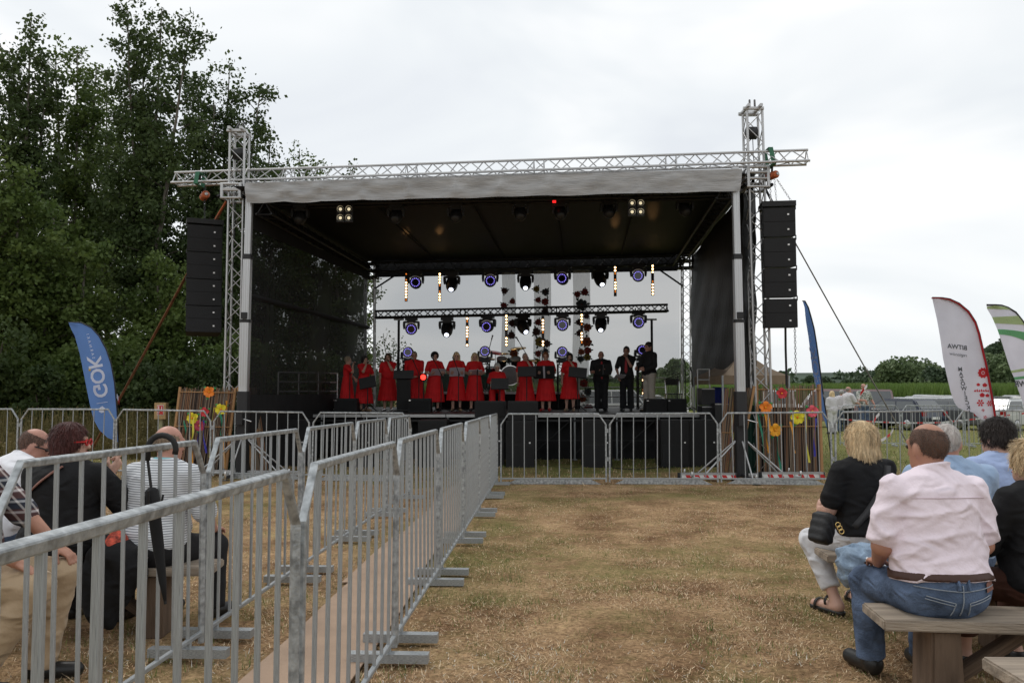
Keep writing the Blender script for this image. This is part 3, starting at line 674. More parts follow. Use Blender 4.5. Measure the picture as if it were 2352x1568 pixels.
rod_b = thing('corner_brace', 'black tube brace from the rear right tower up to the roof', 'brace', at(1565, 655, YB - .1), 'corner braces at the rear towers'); rod('tube', at(1566, 655, YB - .1), at(1518, 622, YB - .4), .03, M_BLKM, rod_b)
# scrims
def scrim_mat(name, tr, colr=(.02, .02, .021)):
    m = mat(name, colr, .8, 0, .3, 1.2, .5, 2.5, trans=tr, stretch=(1, 1, .35)); return m
SCR_B = scrim_mat('grey_back_scrim', .47, (.16, .165, .17)); SCR_L = scrim_mat('black_side_scrim', .15, (.008, .008, .009))
M_WALLR = mat('dark_wrinkled_tarpaulin', (.012, .012, .0118), .6, 0, .3, 2, .9, 9.0, stretch=(1, 1, .5), spec=.25)
def flap(p, u, v): q = p.copy(); q.y += .03 * math.sin(u * 20) * v; return q
DECKZ = .846
bw = thing('back_scrim', 'see-through grey mesh scrim across the back of the stage', 'scrim', at(1210, 900, YB + .3))
quad_sheet(at(861, 600, YB + .3), at(1562, 588, YB + .3), at(1562, 952, YB + .3), at(861, 952, YB + .3), 40, 10, flap).build('mesh_sheet', SCR_B, bw, True)
quad_sheet(at(858, 596, YB + .27), at(1560, 583, YB + .27), at(1556, 622, YB + .27), at(862, 637, YB + .27), 20, 2).build('top_border', M_DARKCLOTH, bw)
sl = thing('side_scrim', 'black see-through side scrim left of the stage showing trees dimly', 'scrim', at(580, 1000, YML + .3))
LF0, LF1 = at(573, 440, YML + .25), at(846, 604, YB)
quad_sheet(LF0, LF1, Vector((LF1.x, YB, -.38)), Vector((at(572, 900, YML + .25).x, YML + .25, -.24)), 40, 14, lambda p, u, v: p + Vector((.05 * math.sin(u * 17 + v * 3) * math.sin(math.pi * v), 0, 0))).build('mesh_sheet', SCR_L, sl, True)
rod('middle_strap', at(575, 680, YML + .3), at(846, 752, YB), .06, M_DARKCLOTH, sl)
quad_sheet(LF0 + Vector((.06, 0, -.1)), LF1 + Vector((.06, 0, 0)), LF1 + Vector((.06, 0, -.55)), LF0 + Vector((.06, 0, -.75)), 10, 2).build('top_border', M_DARKCLOTH, sl)
quad_sheet(Vector((LF0.x + .08, YML + .3, 1.35)), Vector((LF1.x + .05, YB, 1.3)), Vector((LF1.x + .05, YB, -.38)), Vector((LF0.x + .08, YML + .3, -.24)), 10, 2).build('lower_border', M_DARKCLOTH, sl)
sr = thing('side_tarpaulin', 'dark wrinkled tarpaulin wall on the right side of the stage', 'tarpaulin', at(1640, 840, 20))
RF0, RF1 = at(1731, 405, YR + .35), at(1588, 590, YB)
quad_sheet(FTR + Vector((0, .1, .02)), RF0 + Vector((.05, 0, .04)), RF1 + Vector((.05, 0, .04)), BTR + Vector((0, 0, .02)), 4, 14).build('side_flap', M_ROOF, roof, True)
quad_sheet(FTL + Vector((0, .1, .02)), LF0 + Vector((-.35, 0, .12)), LF1 + Vector((-.3, 0, .1)), BTL + Vector((0, 0, .02)), 4, 14).build('side_flap', M_ROOF, roof, True)
quad_sheet(RF0, RF1, at(1588, 888, YB), at(1735, 800, YR + .35), 60, 30, lambda p, u, v: p + Vector((.025 * math.sin(u * 9 + v * 5) + .012 * math.sin(u * 23 - v * 14) + .010 * math.sin(v * 37 + u * 19 + 2 * math.sin(u * 7)), 0, .03 * math.sin(u * 12) * v))).build('sheet', M_WALLR, sr, True)
quad_sheet(at(1707, 445, YR - .02), at(1733, 445, YR + .36), at(1738, 905, YR + .36), at(1708, 905, YR - .02), 6, 20, lambda p, u, v: p + Vector((.02 * math.sin(v * 25), .03 * math.sin(u * 6 + v * 9), 0))).build('hanging_edge', M_WALLR, sr, True)

# ------------------------------------------------------------------ stage deck
M_PLY = mat('black_phenolic_ply', (.02, .019, .018), .5, 0, .3, 4, .15, 40)
DX0, DX1, DY0, DY1 = at(637, 900, 20.5).x, at(1606, 900, 20.5).x, 20.5, 27.2
deck = thing('stage_deck', 'black stage deck with a silver front edge on scaffold legs', 'stage', ((DX0 + DX1) / 2, DY0, gz(0, DY0)))
nxp = 5; pw = (DX1 - DX0) / nxp
for i in range(nxp):
    for j in range(3):
        y0 = DY0 + (DY1 - DY0) * j / 3; y1 = DY0 + (DY1 - DY0) * (j + 1) / 3
        block('deck_panel', (DX0 + pw * (i + .5), (y0 + y1) / 2, DECKZ - .03), (pw - .012, y1 - y0 - .012, .06), M_PLY, deck)
    block('edge_profile', (DX0 + pw * (i + .5), DY0 - .025, DECKZ - .05), (pw - .02, .05, .07), M_ALU, deck)
    block('lower_rail', (DX0 + pw * (i + .5), DY0 + .02, DECKZ - .17), (pw - .02, .04, .05), M_BLKM, deck)
    for k in (0, .5):
        x = DX0 + pw * (i + k) + .05; rod('leg', (x, DY0 + .05, gz(x, DY0)), (x, DY0 + .05, DECKZ - .06), .024, M_GALV, deck)
        rod('leg_foot', (x, DY0 + .05, gz(x, DY0)), (x, DY0 + .05, gz(x, DY0) + .03), .07, M_GALV, deck)
        rod('diagonal', (x, DY0 + .07, gz(x, DY0) + .15), (x + pw * .48, DY0 + .07, DECKZ - .12), .014, M_BLKM, deck)
    rod('ledger', (DX0 + pw * i, DY0 + .06, .18), (DX0 + pw * (i + 1), DY0 + .06, .18), .016, M_BLKM, deck)  # ledgers and diagonals coloured black for the shade beneath the deck
quad_sheet(Vector((DX0 - .5, DY0 + .40, DECKZ - .07)), Vector((DX1 + .3, DY0 + .40, DECKZ - .07)), Vector((DX1 + .3, DY0 + .40, -.35)), Vector((DX0 - .5, DY0 + .40, -.35)), 60, 6, lambda p, u, v: p + Vector((0, .06 * math.sin(u * 95), 0))).build('skirt', M_DARKCLOTH, deck, True)  # black sheet added close behind the legs to darken the space under the deck
# handrails
def handrail(x0, y0, x1, y1, zt, nv, nh, label, zb=DECKZ):
    a = Vector((x0, y0, zb)); b = Vector((x1, y1, zb)); t = thing('handrail', label, 'handrail', (a + b) / 2, 'stage handrails')
    for i in range(nv + 1): q = a.lerp(b, i / nv); rod('post', q, q + Vector((0, 0, zt - zb)), .021, M_ALU, t)
    for j in range(nh):
        z = zb + .06 + (zt - zb - .06) * j / (nh - 1); rod('rail', (x0, y0, z), (x1, y1, z), .018, M_ALU, t)
v0 = at(640, 855, 20.9); v1 = at(775, 870, 22.4)
handrail(v0.x, 20.9, v1.x, 22.4, at(640, 855, 20.9).z, 3, 5, 'silver tube handrail at the left front corner of the stage deck')
v0 = at(1442, 868, 25.8); v1 = at(1530, 868, 25.8); handrail(v0.x, 25.8, v1.x, 25.8, v0.z, 2, 4, 'silver tube handrail at the back behind the man in light trousers')
v0 = at(1330, 868, 25.9); v1 = at(1425, 868, 25.9); handrail(v0.x, 25.9, v1.x, 25.9, v0.z, 2, 4, 'silver tube handrail at the back behind the bald man')
v0 = at(1602, 850, 20.7); v1 = at(1632, 868, 20.5); handrail(v0.x, 20.7, v1.x, 20.6, at(1602, 848, 20.7).z, 1, 5, 'silver stair handrail at the right end of the stage')

# ------------------------------------------------------------------ black bass cabinets before the deck
M_GRILL = mat('speaker_grille', (.010, .010, .011), .55, .2, .4, 150, .5, 220)
def sub(px0, px1, py0, label, Y=18.3, depth=.75):
    a = at(px0, 1000, Y); b = at(px1, 1000, Y); w_ = b.x - a.x; x = (a.x + b.x) / 2; zt = at(px0, py0, Y).z; z0 = gz(x, Y)
    t = thing('bass_cabinet', label, 'speaker', (x, Y + depth / 2, z0), 'bass cabinets before the stage')
    m = MB(); m.box((x, Y + depth / 2, (zt + z0) / 2), (w_, depth, zt - z0)); m.build('cabinet', M_CAB, t, bevel=.012)
    for s in (0, 1):
        block('grille', (x, Y - .006, z0 + (zt - z0) * (.27 + .48 * s)), (w_ * .88, .012, (zt - z0) * .42), M_GRILL, t)
    block('badge', (x + w_ * .33, Y - .016, z0 + (zt - z0) * .53), (.035, .008, .03), M_WHITE, t)
    for s in (-1, 1): block('handle', (x + s * w_ / 2, Y + depth * .5, z0 + (zt - z0) * .6), (.015, .16, .08), M_RUB, t)
for px, lab in ((640, 'below the left handrail'), (792, 'left of the walkway, under the deck edge'), (960, 'behind the far end of the left walkway run'), (1162, 'right beside the end of the walkway'), (1340, 'under the middle right of the deck edge'), (1518, 'second from the right reed screen'), (1585, 'next to the right reed screen')):
    sub(px, px + 66, 965, 'black bass cabinet ' + lab)
def fill(px0, px1, py0, py1, Y, label):
    a = at(px0, py1, Y); b = at(px1, py0, Y); c = (a + b) / 2; t = thing('front_fill', label, 'speaker', (c.x, Y + .25, a.z), 'front fill speakers')
    m = MB(); m.box((c.x, Y + .25, c.z), (b.x - a.x, .5, b.z - a.z)); m.build('cabinet', M_CAB, t, bevel=.012)
    block('grille', (c.x, Y - .006, c.z), ((b.x - a.x) * .9, .012, (b.z - a.z) * .8), M_GRILL, t)
fill(1166, 1236, 921, 964, 18.35, 'low black fill speaker stacked on a bass cabinet, right of a pair')
fill(1090, 1163, 921, 958, 18.6, 'low black fill speaker at the walkway end, left of a pair')
sub(1092, 1158, 959, 'black bass cabinet at the walkway end, under the left fill speaker', 18.55)
def wedge(px, d, wpx, label):
    v = at(px, 940, d); w_ = wpx / FPX * d; t = thing('floor_monitor', label, 'monitor', (v.x, d, DECKZ), 'floor monitors on the deck')
    m = MB(); Mx = Matrix.Translation((v.x, d, DECKZ)) @ Matrix.Rotation(R(90), 4, 'Z')
    m.prism([(0, 0), (.50, 0), (.50, .12), (.30, .36), (.02, .36)], w_, Mx); m.build('cabinet', M_CAB, t, bevel=.01)
    block('grille', (v.x, d - .001, DECKZ + .18), (w_ * .86, .012, .26), M_GRILL, t)
    block('handle', (v.x - w_ * .42, d - .008, DECKZ + .31), (.05, .02, .03), M_CHROME, t)
wedge(793, 21.6, 52, 'black floor monitor before the leftmost singer')
wedge(963, 21.6, 52, 'black floor monitor before the broad blond singer')
wedge(1508, 21.0, 48, 'black floor monitor before the man in light trousers')
wedge(1556, 21.1, 44, 'black floor monitor at the right end of the deck')
# ------------------------------------------------------------------ hanging speakers
M_ORANGE = mat('orange_hoist_paint', (.42, .10, .035), .5, .2, .2, 20)
M_GREEN = mat('green_sling', (.05, .16, .10), .9, 0, .2, 20)
M_RUST = mat('rusty_strap', (.20, .09, .045), .9, 0, .4, 12)
M_STRAPG = mat('grey_strap', (.27, .26, .235), .85, 0, .3, 12)
def line_array(topc, n, w_, h_, depth, tilt0, dtilt, yaw, label, gaps=True):
    t = thing('line_array', label, 'speaker', topc, 'hanging line arrays')
    p = Vector(topc); ang = tilt0
    bump = MB(); Rz = Matrix.Rotation(yaw, 3, 'Z'); bump.box(p + Vector((0, 0, -.05)), (w_ * 1.04, depth * 1.1, .10), Rz); bump.build('bumper_frame', M_CAB, t)
    p = p + Vector((0, 0, -.12))
    for i in range(n):
        Rm = Rz @ Matrix.Rotation(ang, 3, 'X')
        c = p + Rm @ Vector((0, 0, -h_ / 2))
        b = MB(); dp = depth / 2; wf, wb = w_ / 2, w_ / 2 * .9
        vs = [Rm @ Vector(v) + c for v in ((-wf, -dp, -h_ / 2 + .012), (wf, -dp, -h_ / 2 + .012), (wb, dp, -h_ / 2 + .05), (-wb, dp, -h_ / 2 + .05), (-wf, -dp, h_ / 2 - .012), (wf, -dp, h_ / 2 - .012), (wb, dp, h_ / 2 - .05), (-wb, dp, h_ / 2 - .05))]
        b.add(vs, [(0, 3, 2, 1), (4, 5, 6, 7), (0, 1, 5, 4), (1, 2, 6, 5), (2, 3, 7, 6), (3, 0, 4, 7)])
        cab = b.build('cabinet', M_CAB, t, bevel=.006)
        for s in (0, 1):
            block('grille', c + Rm @ Vector((0, -dp - .006, h_ * (.25 - .5 * s))), (w_ * .96, .012, h_ * .455), M_GRILL, cab, rot=Rm)
            block('badge', c + Rm @ Vector((w_ * .27, -dp - .016, h_ * (.25 - .5 * s))), (.034, .008, .03), M_WHITE, cab, rot=Rm)
        for s in (-1, 1): block('rigging_plate', c + Rm @ Vector((s * (w_ / 2 + .008), -dp + .05, h_ * .5)), (.012, .06, .09), M_BLKM, t, rot=Rm)
        p = p + Rm @ Vector((0, 0, -h_ - .012)); ang += dtilt
    return t, p
YA = 15.9
ctr = at(1784, 468, YA); wA = 72 / FPX * YA
la, pe = line_array(ctr, 4, wA, 68.5 / FPX * YA, .48, R(0), R(-.6), R(-8), 'black hanging line array right of the stage, in front of the sky')
YAL = 17.3
ctl = at(470, 508, YAL); wL = 76 / FPX * YAL
lb, pl_ = line_array(ctl, 4, wL, 63 / FPX * YAL, .50, R(1), R(-4.2), R(24), 'black hanging line array left of the stage, in front of the trees')
def chain(name, label, a, b, m, group, cat='chain', r=.012, link_=.05):
    a = Vector(a); b = Vector(b); t = thing(name, label, cat, b, group); n_ = int((b - a).length / link_); d = (b - a).normalized(); F_ = frame(d)
    me_key = ('chainlink', m.name)
    if me_key not in UNIT:
        mb = MB(); pts = [Vector((.32 * math.cos(k) , 0, .6 * math.sin(k))) for k in [i * math.pi / 4 for i in range(9)]]; mb.tube(pts, .12, 5, cap=False); UNIT[me_key] = new_mesh('chain_link', mb.v, mb.f, m)
    for i in range(n_):
        c = a + d * link_ * (i + .5); o = bpy.data.objects.new('chain_link', UNIT[me_key]); link(o)
        put(o, Matrix.Translation(c) @ (F_ @ Matrix.Rotation(R(90) * (i % 2) + .6, 3, 'Z')).to_4x4() @ Matrix.Diagonal((link_, link_, link_, 1)), t)
    return t
def hoist(px, py, Y, label, topy, rpx=9):
    c = at(px, py, Y); r = rpx / FPX * Y; t = thing('chain_hoist', label, 'hoist', c - Vector((0, 0, r)), 'orange chain hoists')
    ax = Vector((.55, -.8, .12)).normalized(); h = .13; m = MB()
    m.lathe([(0, -h), (r * .8, -h), (r, -h * .8), (r, h * .8), (r * .8, h), (0, h)], 20, Matrix.Translation(c) @ frame(ax).to_4x4()); m.build('drum', M_ORANGE, t)
    rod('end_cap', c + ax * h, c + ax * (h + .015), r * .45, M_ALU, t); rod('band', c - ax * .03, c + ax * .03, r * 1.03, M_BLKM, t)
    rod('hook', c + Vector((0, 0, r * .8)), at(px + 1, topy, Y), .022, M_BLKM, t)
    return c, r
c1, r1_ = hoist(1773, 404, YA, 'orange chain hoist above the right line array', 378)
c2, r2_ = hoist(470, 450, YAL, 'orange chain hoist above the left line array', 424)
def sling(px, py0, py1, Y, lean, label):
    t = thing('lifting_sling', label, 'sling', at(px, py1, Y), 'green lifting slings'); h = .19
    a = at(px + lean, py0, Y); b = at(px, py1, Y)
    m = MB()
    for q0, q1 in ((a + Vector((0, -h, 0)), b + Vector((0, -h, -.02))), (b + Vector((0, -h, -.02)), b + Vector((0, h, -.02))), (b + Vector((0, h, -.02)), a + Vector((0, h, 0))), (a + Vector((0, h, 0)), a + Vector((0, -h, 0)))): m.bar(q0, q1, .085, .012) if abs((q1 - q0).y) < .1 else m.bar(q0, q1, .085, .012)
    m.build('strap', M_GREEN, t)
sling(1771, 345, 380, YA, -8, 'green webbing sling around the right end of the truss beam')
sling(457, 400, 424, YAL - .3, 5, 'green webbing sling around the left end of the truss beam')
chain('load_chain', 'lifting chain above the right line array', c1 + Vector((-.03, 0, -r1_)), ctr + Vector((-.12, 0, 0)), M_CHROME, 'hoist chains')
chain('load_chain', 'second lifting chain above the right line array', c1 + Vector((.05, 0, -r1_)), ctr + Vector((.0, 0, 0)), M_CHROME, 'hoist chains')
chain('load_chain', 'slanting steadying chain at the top right of the right line array', c1 + Vector((.1, 0, -r1_)), ctr + Vector((.27, -.1, 0)), M_CHROME, 'hoist chains', r=.008)
chain('load_chain', 'lifting chain above the left line array', c2 + Vector((0, 0, -r2_)), ctl + Vector((0, 0, 0)), M_BLKM, 'hoist chains')
chain('load_chain', 'long slack chain hanging down beside the right line array', at(1823, 640, YA + .1), at(1828, 862, YA + .1), M_GALV, 'hoist chains', link_=.055)
t = thing('speaker_cable', 'black cable hanging from the right line array to the ground', 'cable', at(1806, 885, YA + .1)); m = MB(); m.tube([at(1804, 745, YA + .1), at(1804.5, 800, YA + .1), at(1806, 850, YA + .1), at(1807, 900, YA + .1), G(at(1808, 900, YA).x, YA + .1)], .022, 6); m.build('cable', M_RUB, t)
def strap(name, label, a, b, r, m, sag=.0):
    t = thing(name, label, 'strap', b, 'guy straps'); mb = MB(); a = Vector(a); b = Vector(b)
    mb.tube([a.lerp(b, i / 12) - Vector((0, 0, sag * 4 * (i / 12) * (1 - i / 12))) for i in range(13)], r, prof=[(1, .25), (1, -.25), (-1, -.25), (-1, .25)]); mb.build('webbing', m, t)
    rod('ground_stake', Vector(b) + Vector((0, 0, -.1)), Vector(b) + Vector((0, 0, .25)), .02, M_GALV, t); return t
ge = gp(2120, 1080)
strap('guy_strap', 'grey tension strap slanting down to the grass right of the stage', at(1757, 432, YR + .3), ge, .019, M_STRAPG, .02)
gl = Vector((at(196, 1060, 19.3).x, 19.3, gz(at(196, 1060, 19.3).x, 19.3)))
strap('guy_strap', 'brown tension strap slanting down behind the blue flag', at(520, 462, YL + .2), gl, .030, M_RUST, .02)
# short rod between tower and right array, brackets
t = thing('stay_rod', 'dark stay rod from the right tower to the line array', 'rod', at(1790, 468, YA)); rod('tube', at(1757, 432, YR), at(1775, 466, YA + .05), .025, M_BLKM, t)
t = thing('ratchet_strap', 'orange ratchet strap between the left tower and the line array', 'strap', at(492, 505, YAL)); rod('webbing', at(520, 462, YL), at(495, 503, YAL), .022, M_ORANGE, t)

# ------------------------------------------------------------------ stage lights
M_RING = mat('violet_led', (.1, .08, .5), .4, emit=(.30, .24, 1.0), estr=1.15)
M_SPOT = mat('white_lens_light', (.8, .8, .9), .3, emit=(.8, .85, 1.0), estr=3.0)
M_LENS = mat('dark_lens', (.01, .01, .02), .08, 0, spec=.8)
M_SILV = mat('silver_trim', (.75, .75, .78), .35, .3)
M_LEDW = mat('warm_led_on', (1, .8, .5), .4, emit=(1.0, .62, .28), estr=7.0)
M_LEDO = mat('amber_led_dim', (.6, .2, .03), .4, emit=(1.0, .26, .03), estr=.9)
M_LEDX = mat('led_off', (.10, .045, .02), .4)
M_REDL = mat('red_indicator', (.5, .01, .01), .4, emit=(1, .02, .02), estr=1.5)
PROTO = {}
def mh_mesh(kind, part):
    key = (kind, part)
    if key in PROTO: return PROTO[key]
    b = MB(); m = M_BLK; smooth = False
    # fixture hangs from its origin (z=0) downwards, faces -y
    if part == 'base': b.box((0, 0, -.05), (.34, .22, .10)); b.box((0, 0, -.115), (.24, .18, .03))
    elif part == 'clamp': b.box((-.08, 0, .03), (.03, .05, .08)); b.box((.08, 0, .03), (.03, .05, .08))
    elif part == 'yoke': b.box((0, 0, -.15), (.40, .12, .05))
    elif part == 'arm': b.prism([(-.03, .0), (.03, .0), (.035, -.10), (.02, -.20), (-.02, -.20), (-.035, -.10)], .16)
    elif part == 'head':
        if kind == 'wash': b.lathe([(0, -.13), (.10, -.13), (.155, -.10), (.165, .06), (.15, .10), (0, .10)], 22, Matrix.Translation((0, 0, -.33)) @ Matrix.Rotation(R(90), 4, 'X')); smooth = True
        else: b.lathe([(0, -.20), (.12, -.20), (.155, -.15), (.165, 0), (.15, .14), (.11, .24), (.085, .27), (0, .27)], 20, Matrix.Translation((0, .0, -.34)) @ Matrix.Rotation(R(132), 4, 'X') @ Matrix.Rotation(0, 4, 'Z')); smooth = True
    elif part == 'trim':
        m = M_SILV
        for k in range(9):
            a0 = R(40 + k * 11); a1 = R(40 + (k + 1) * 11)
            q = [(math.cos(a) * r_, -.115 - (0 if r_ > .17 else .0), -.33 + math.sin(a) * r_) for a in (a0, a1) for r_ in (.155, .185)]
            b.add([q[0], q[1], q[3], q[2]], [(0, 1, 2, 3)])
    elif part == 'lens':
        m = M_LENS; b.lathe([(0, .004), (.135, .004), (.135, 0)], 22, Matrix.Translation((0, -.131 if kind == 'wash' else 0, -.33)) @ Matrix.Rotation(R(90), 4, 'X'))
    elif part == 'led_ring':
        m = M_RING
        for k in range(14):
            a = 2 * math.pi * k / 14; b.lathe([(0, .012), (.0145, .012), (.0145, 0)], 8, Matrix.Translation((math.cos(a) * .108, -.134, -.33 + math.sin(a) * .108)) @ Matrix.Rotation(R(90), 4, 'X'))
    elif part == 'lamp_spot':
        m = M_SPOT; M0 = Matrix.Translation((0, .0, -.34)) @ Matrix.Rotation(R(132), 4, 'X') @ Matrix.Translation((0, 0, .272))
        b.lathe([(0, .03), (.04, .02), (.062, 0)], 16, M0)
    me = new_mesh('moving_light_' + part, b.v, b.f, m, smooth)
    bb = bmesh.new(); bb.from_mesh(me); bmesh.ops.recalc_face_normals(bb, faces=bb.faces); bb.to_mesh(me); bb.free()
    PROTO[key] = me; return me
def moving_light(kind, pos, label, group, flip=False, yaw=0, tilt=0, scale=1.0, lit=True):
    t = thing('moving_light', label, 'stage light', pos, group)
    M0 = Matrix.Translation(Vector(pos)) @ Matrix.Rotation(yaw, 4, 'Z') @ (Matrix.Rotation(math.pi, 4, 'Y') if flip else Matrix.Identity(4)) @ Matrix.Scale(scale, 4)
    def add(part, M=Matrix.Identity(4), par_=None):
        o = bpy.data.objects.new(part, mh_mesh(kind, part)); link(o); return put(o, M0 @ M, par_ or t)
    add('base'); add('clamp'); add('yoke')
    for s in (-1, 1): add('arm', Matrix.Translation((s * .195, 0, -.14)))
    T = Matrix.Translation((0, 0, -.33)) @ Matrix.Rotation(tilt, 4, 'X') @ Matrix.Translation((0, 0, .33))
    h = add('head', T)
    if kind == 'wash':
        add('lens', T, h)
        if lit: add('led_ring', T, h); add('trim', T, h)
    elif lit: add('lamp_spot', T, h)
    return t
YT = 25.6   # rear roof truss depth
cols = ['leftmost', 'second from the left', 'third from the left', 'middle', 'third from the right', 'second from the right', 'rightmost']
top_px = [(955, 622, 'wash'), (1038, 624, 'prof'), (1126, 618, 'wash'), (1207, 620, 'prof'), (1292, 613, 'wash'), (1378, 612, 'prof'), (1466, 606, 'wash')]
for i, (px, py, k) in enumerate(top_px):
    moving_light(k, at(px, py, YT), ('violet ringed' if k == 'wash' else 'black white-spot') + ' moving light under the rear roof, ' + cols[i] + ' of seven', 'moving lights under the rear roof', yaw=rng.normal() * .15, tilt=rng.normal() * .06, scale=1.15)
YM = 25.2
mid_px = [(945, 727, 'wash'), (1027, 727, 'prof'), (1120, 722, 'wash'), (1201, 721, 'prof'), (1292, 719, 'wash'), (1380, 716, 'prof'), (1466, 713, 'wash')]
for i, (px, py, k) in enumerate(mid_px):
    moving_light(k, at(px, py, YM), ('violet ringed' if k == 'wash' else 'black white-spot') + ' moving light on the middle black truss, ' + cols[i] + ' of seven', 'moving lights on the middle black truss', yaw=rng.normal() * .15, tilt=rng.normal() * .08, scale=1.12)
mt = truss('lighting_truss', 'black truss carrying lights across the middle of the back scrim', at(862, 722, YM), at(1534, 707, YM), .24, M_BLKM, sides=3, pitch=.24, rc=.034, rb=.015, rails=[2.6, 2.75, 5.4, 5.55])
for px, lab in ((915, 'black lift pole under the left part of the middle truss'), (1498, 'black lift pole under the right part of the middle truss')):
    v = at(px, 733, YM); t = thing('lift_pole', lab, 'pole', (v.x, YM + .1, DECKZ), 'lift poles under the middle truss')
    rod('outer_tube', (v.x, YM + .1, DECKZ), (v.x, YM + .1, DECKZ + 1.2), .05, M_BLKM, t); rod('inner_tube', (v.x, YM + .1, DECKZ + 1.2), (v.x, YM + .1, v.z), .038, M_BLKM, t); block('top_fork', (v.x, YM + .1, v.z), (.3, .08, .05), M_GALV, t)
fl_px = [(938, 809, 'behind the blond singer'), (1114, 807, 'behind the drum cymbals'), (1291, 808, 'behind the dark bobbed singer'), (1474, 804, 'behind the man in light trousers')]
for i, (px, py, lab) in enumerate(fl_px):
    c = at(px, py, 24.6); zb = c.z - .33
    moving_light('wash', (c.x, 24.6, zb), 'violet ringed moving light standing on a truss post ' + lab, 'moving lights on the deck', flip=True)
    truss('light_post', 'short black truss post on the deck ' + lab, (c.x, 24.6, DECKZ), (c.x, 24.6, zb - .02), .26, M_BLKM, up=(0, 1, 0), pitch=.25, rc=.022, rb=.01, group='truss posts under lights', cat='post')
def led_bar(px, py0, py1, Y, pat, label, group='warm light bars'):
    a = at(px, py0, Y); b = at(px, py1, Y); hgt = a.z - b.z; t = thing('light_bar', label, 'light bar', b, group)
    block('housing', ((a.x), Y + .035, (a.z + b.z) / 2), (.085, .05, hgt), M_BLK, t)
    for i, ch in enumerate(pat):
        z = a.z - hgt * (i + .5) / len(pat); m = {'w': M_LEDW, 'o': M_LEDO, 'x': M_LEDX}[ch]
        o = bpy.data.objects.new('led', unit('disc', m)); link(o); rr = .029 if ch == 'w' else .022
        put(o, Matrix.Translation((a.x, Y + .012, z)) @ Matrix.Rotation(R(90), 4, 'X') @ Matrix.Diagonal((rr, rr, .02, 1)), t)
    return t
led_bar(933, 626, 692, YT - .2, 'oxowwwwwwo', 'warm light bar high at the left end of the rear roof')
led_bar(1010, 626, 692, YT - .2, 'wwwwoxowww', 'warm light bar high, second from the left under the rear roof')
led_bar(1413, 611, 680, YT - .2, 'wwoxowwwox', 'warm light bar high, second from the right under the rear roof')
led_bar(1499, 607, 678, YT - .2, 'wwwxxowwww', 'warm light bar high at the right end of the rear roof')
led_bar(1073, 728, 796, YM - .25, 'woxwwwwoxw', 'warm light bar below the middle truss, leftmost of four')
led_bar(1163, 722, 795, YM - .25, 'wwwwwxxwww', 'warm light bar before the left flower banner')
led_bar(1247, 725, 795, YM - .25, 'xwwwwoxxww', 'warm light bar before the middle flower banner')
led_bar(1336, 720, 790, YM - .25, 'wwwoxxwwwo', 'warm light bar before the right flower banner')
led_bar(1477, 832, 906, 24.3, 'owwxowxxow', 'warm light bar standing on the deck behind the man in light trousers')
def up_light(px, py, e):
    d = bpy.data.lights.new('bar_glow', 'SPOT'); d.energy = e; d.color = (1, .5, .18); d.spot_size = R(3.4); d.spot_blend = 1; d.shadow_soft_size = .05
    o = bpy.data.objects.new('bar_glow', d); link(o); o.location = at(px, py + 4, YT - .45); tgt = at(px, py - 95, 22.0); tgt.z = 5.45
    o.rotation_euler = (Vector(o.location) - tgt).to_track_quat('Z', 'Y').to_euler()
for px, py in ((933, 626), (1010, 626), (1413, 611), (1499, 607)): up_light(px, py, 30)
# lamps on the front truss (unlit from here)
fr_px = [(690, 470), (910, 468), (1047, 466), (1195, 462), (1287, 460), (1398, 456), (1573, 452)]
for i, (px, py) in enumerate(fr_px):
    q = moving_light('prof', at(px, py, 17.0), 'unlit black moving light under the front roof, ' + cols[i] + ' of seven', 'moving lights under the front roof', tilt=-.2, lit=False, scale=.8)
    if i == 4: block('indicator', at(px - 14, py + 3, 16.85), (.07, .03, .05), M_REDL, q)
M_REFL = mat('blinder_reflector', (.72, .71, .68), .3, .5); M_BULB = mat('blinder_led', (.75, .62, .3), .4, emit=(1, .88, .6), estr=.7)
def blinder(px, py, Y, label):
    c = at(px, py, Y); t = thing('blinder_light', label, 'stage light', c - Vector((0, 0, .2)), 'four-cell blinder lights'); s = 9.5 / FPX * Y
    for ix in (-1, 1):
        for iz in (-1, 1):
            q = c + Vector((ix * s * 1.03, 0, iz * s * 1.08)); m = MB()
            block('housing', q + Vector((0, .07, 0)), (s * 1.9, .1, s * 2.0), M_BLK, t)
            m.lathe([(.02, .02), (s * .55, .045), (s * .86, 0), (s * .86, -.01)], 18, Matrix.Translation(q) @ Matrix.Rotation(R(-90), 4, 'X')); m.build('reflector', M_REFL, t, True)
            ball('lamp', q + Vector((0, .03, 0)), .035, M_BULB, t)
blinder(791, 490, 16.6, 'four-cell white blinder light hanging under the left of the roof')
blinder(1462, 476, 16.3, 'four-cell white blinder light hanging under the right of the roof')

# ------------------------------------------------------------------ flower banners before the scrim
def banner_mat():
    m = mat('sheer_cream_cloth', (.50, .54, .46), .9, 0, .1, 3, trans=.45, stretch=(6, 6, .4)); return m
SHEER = banner_mat()
FLM = {'r': mat('flower_dark_red', (.20, .025, .02), .8), 'b': mat('flower_slate', (.045, .055, .06), .8), 'y': mat('flower_mustard', (.18, .14, .02), .8), 'g': mat('flower_leaf_dark', (.02, .035, .02), .8), 'o': mat('flower_rust', (.23, .055, .02), .8), 'm': mat('flower_brown', (.07, .03, .025), .8)}
def petal_disc(c, r, n, rot=0, y=-.02, dep=.015, k=.55):
    m = MB(); pts = []
    for i in range(n * 6):
        a = rot + 2 * math.pi * i / (n * 6); rr = r * (1 - k * .5 + k * .5 * abs(math.cos(n * (a - rot) / 2)) ** .6); pts.append((math.cos(a) * rr, math.sin(a) * rr))
    m.prism(pts, dep, Matrix.Translation(Vector(c) + Vector((0, y, 0)))); return m
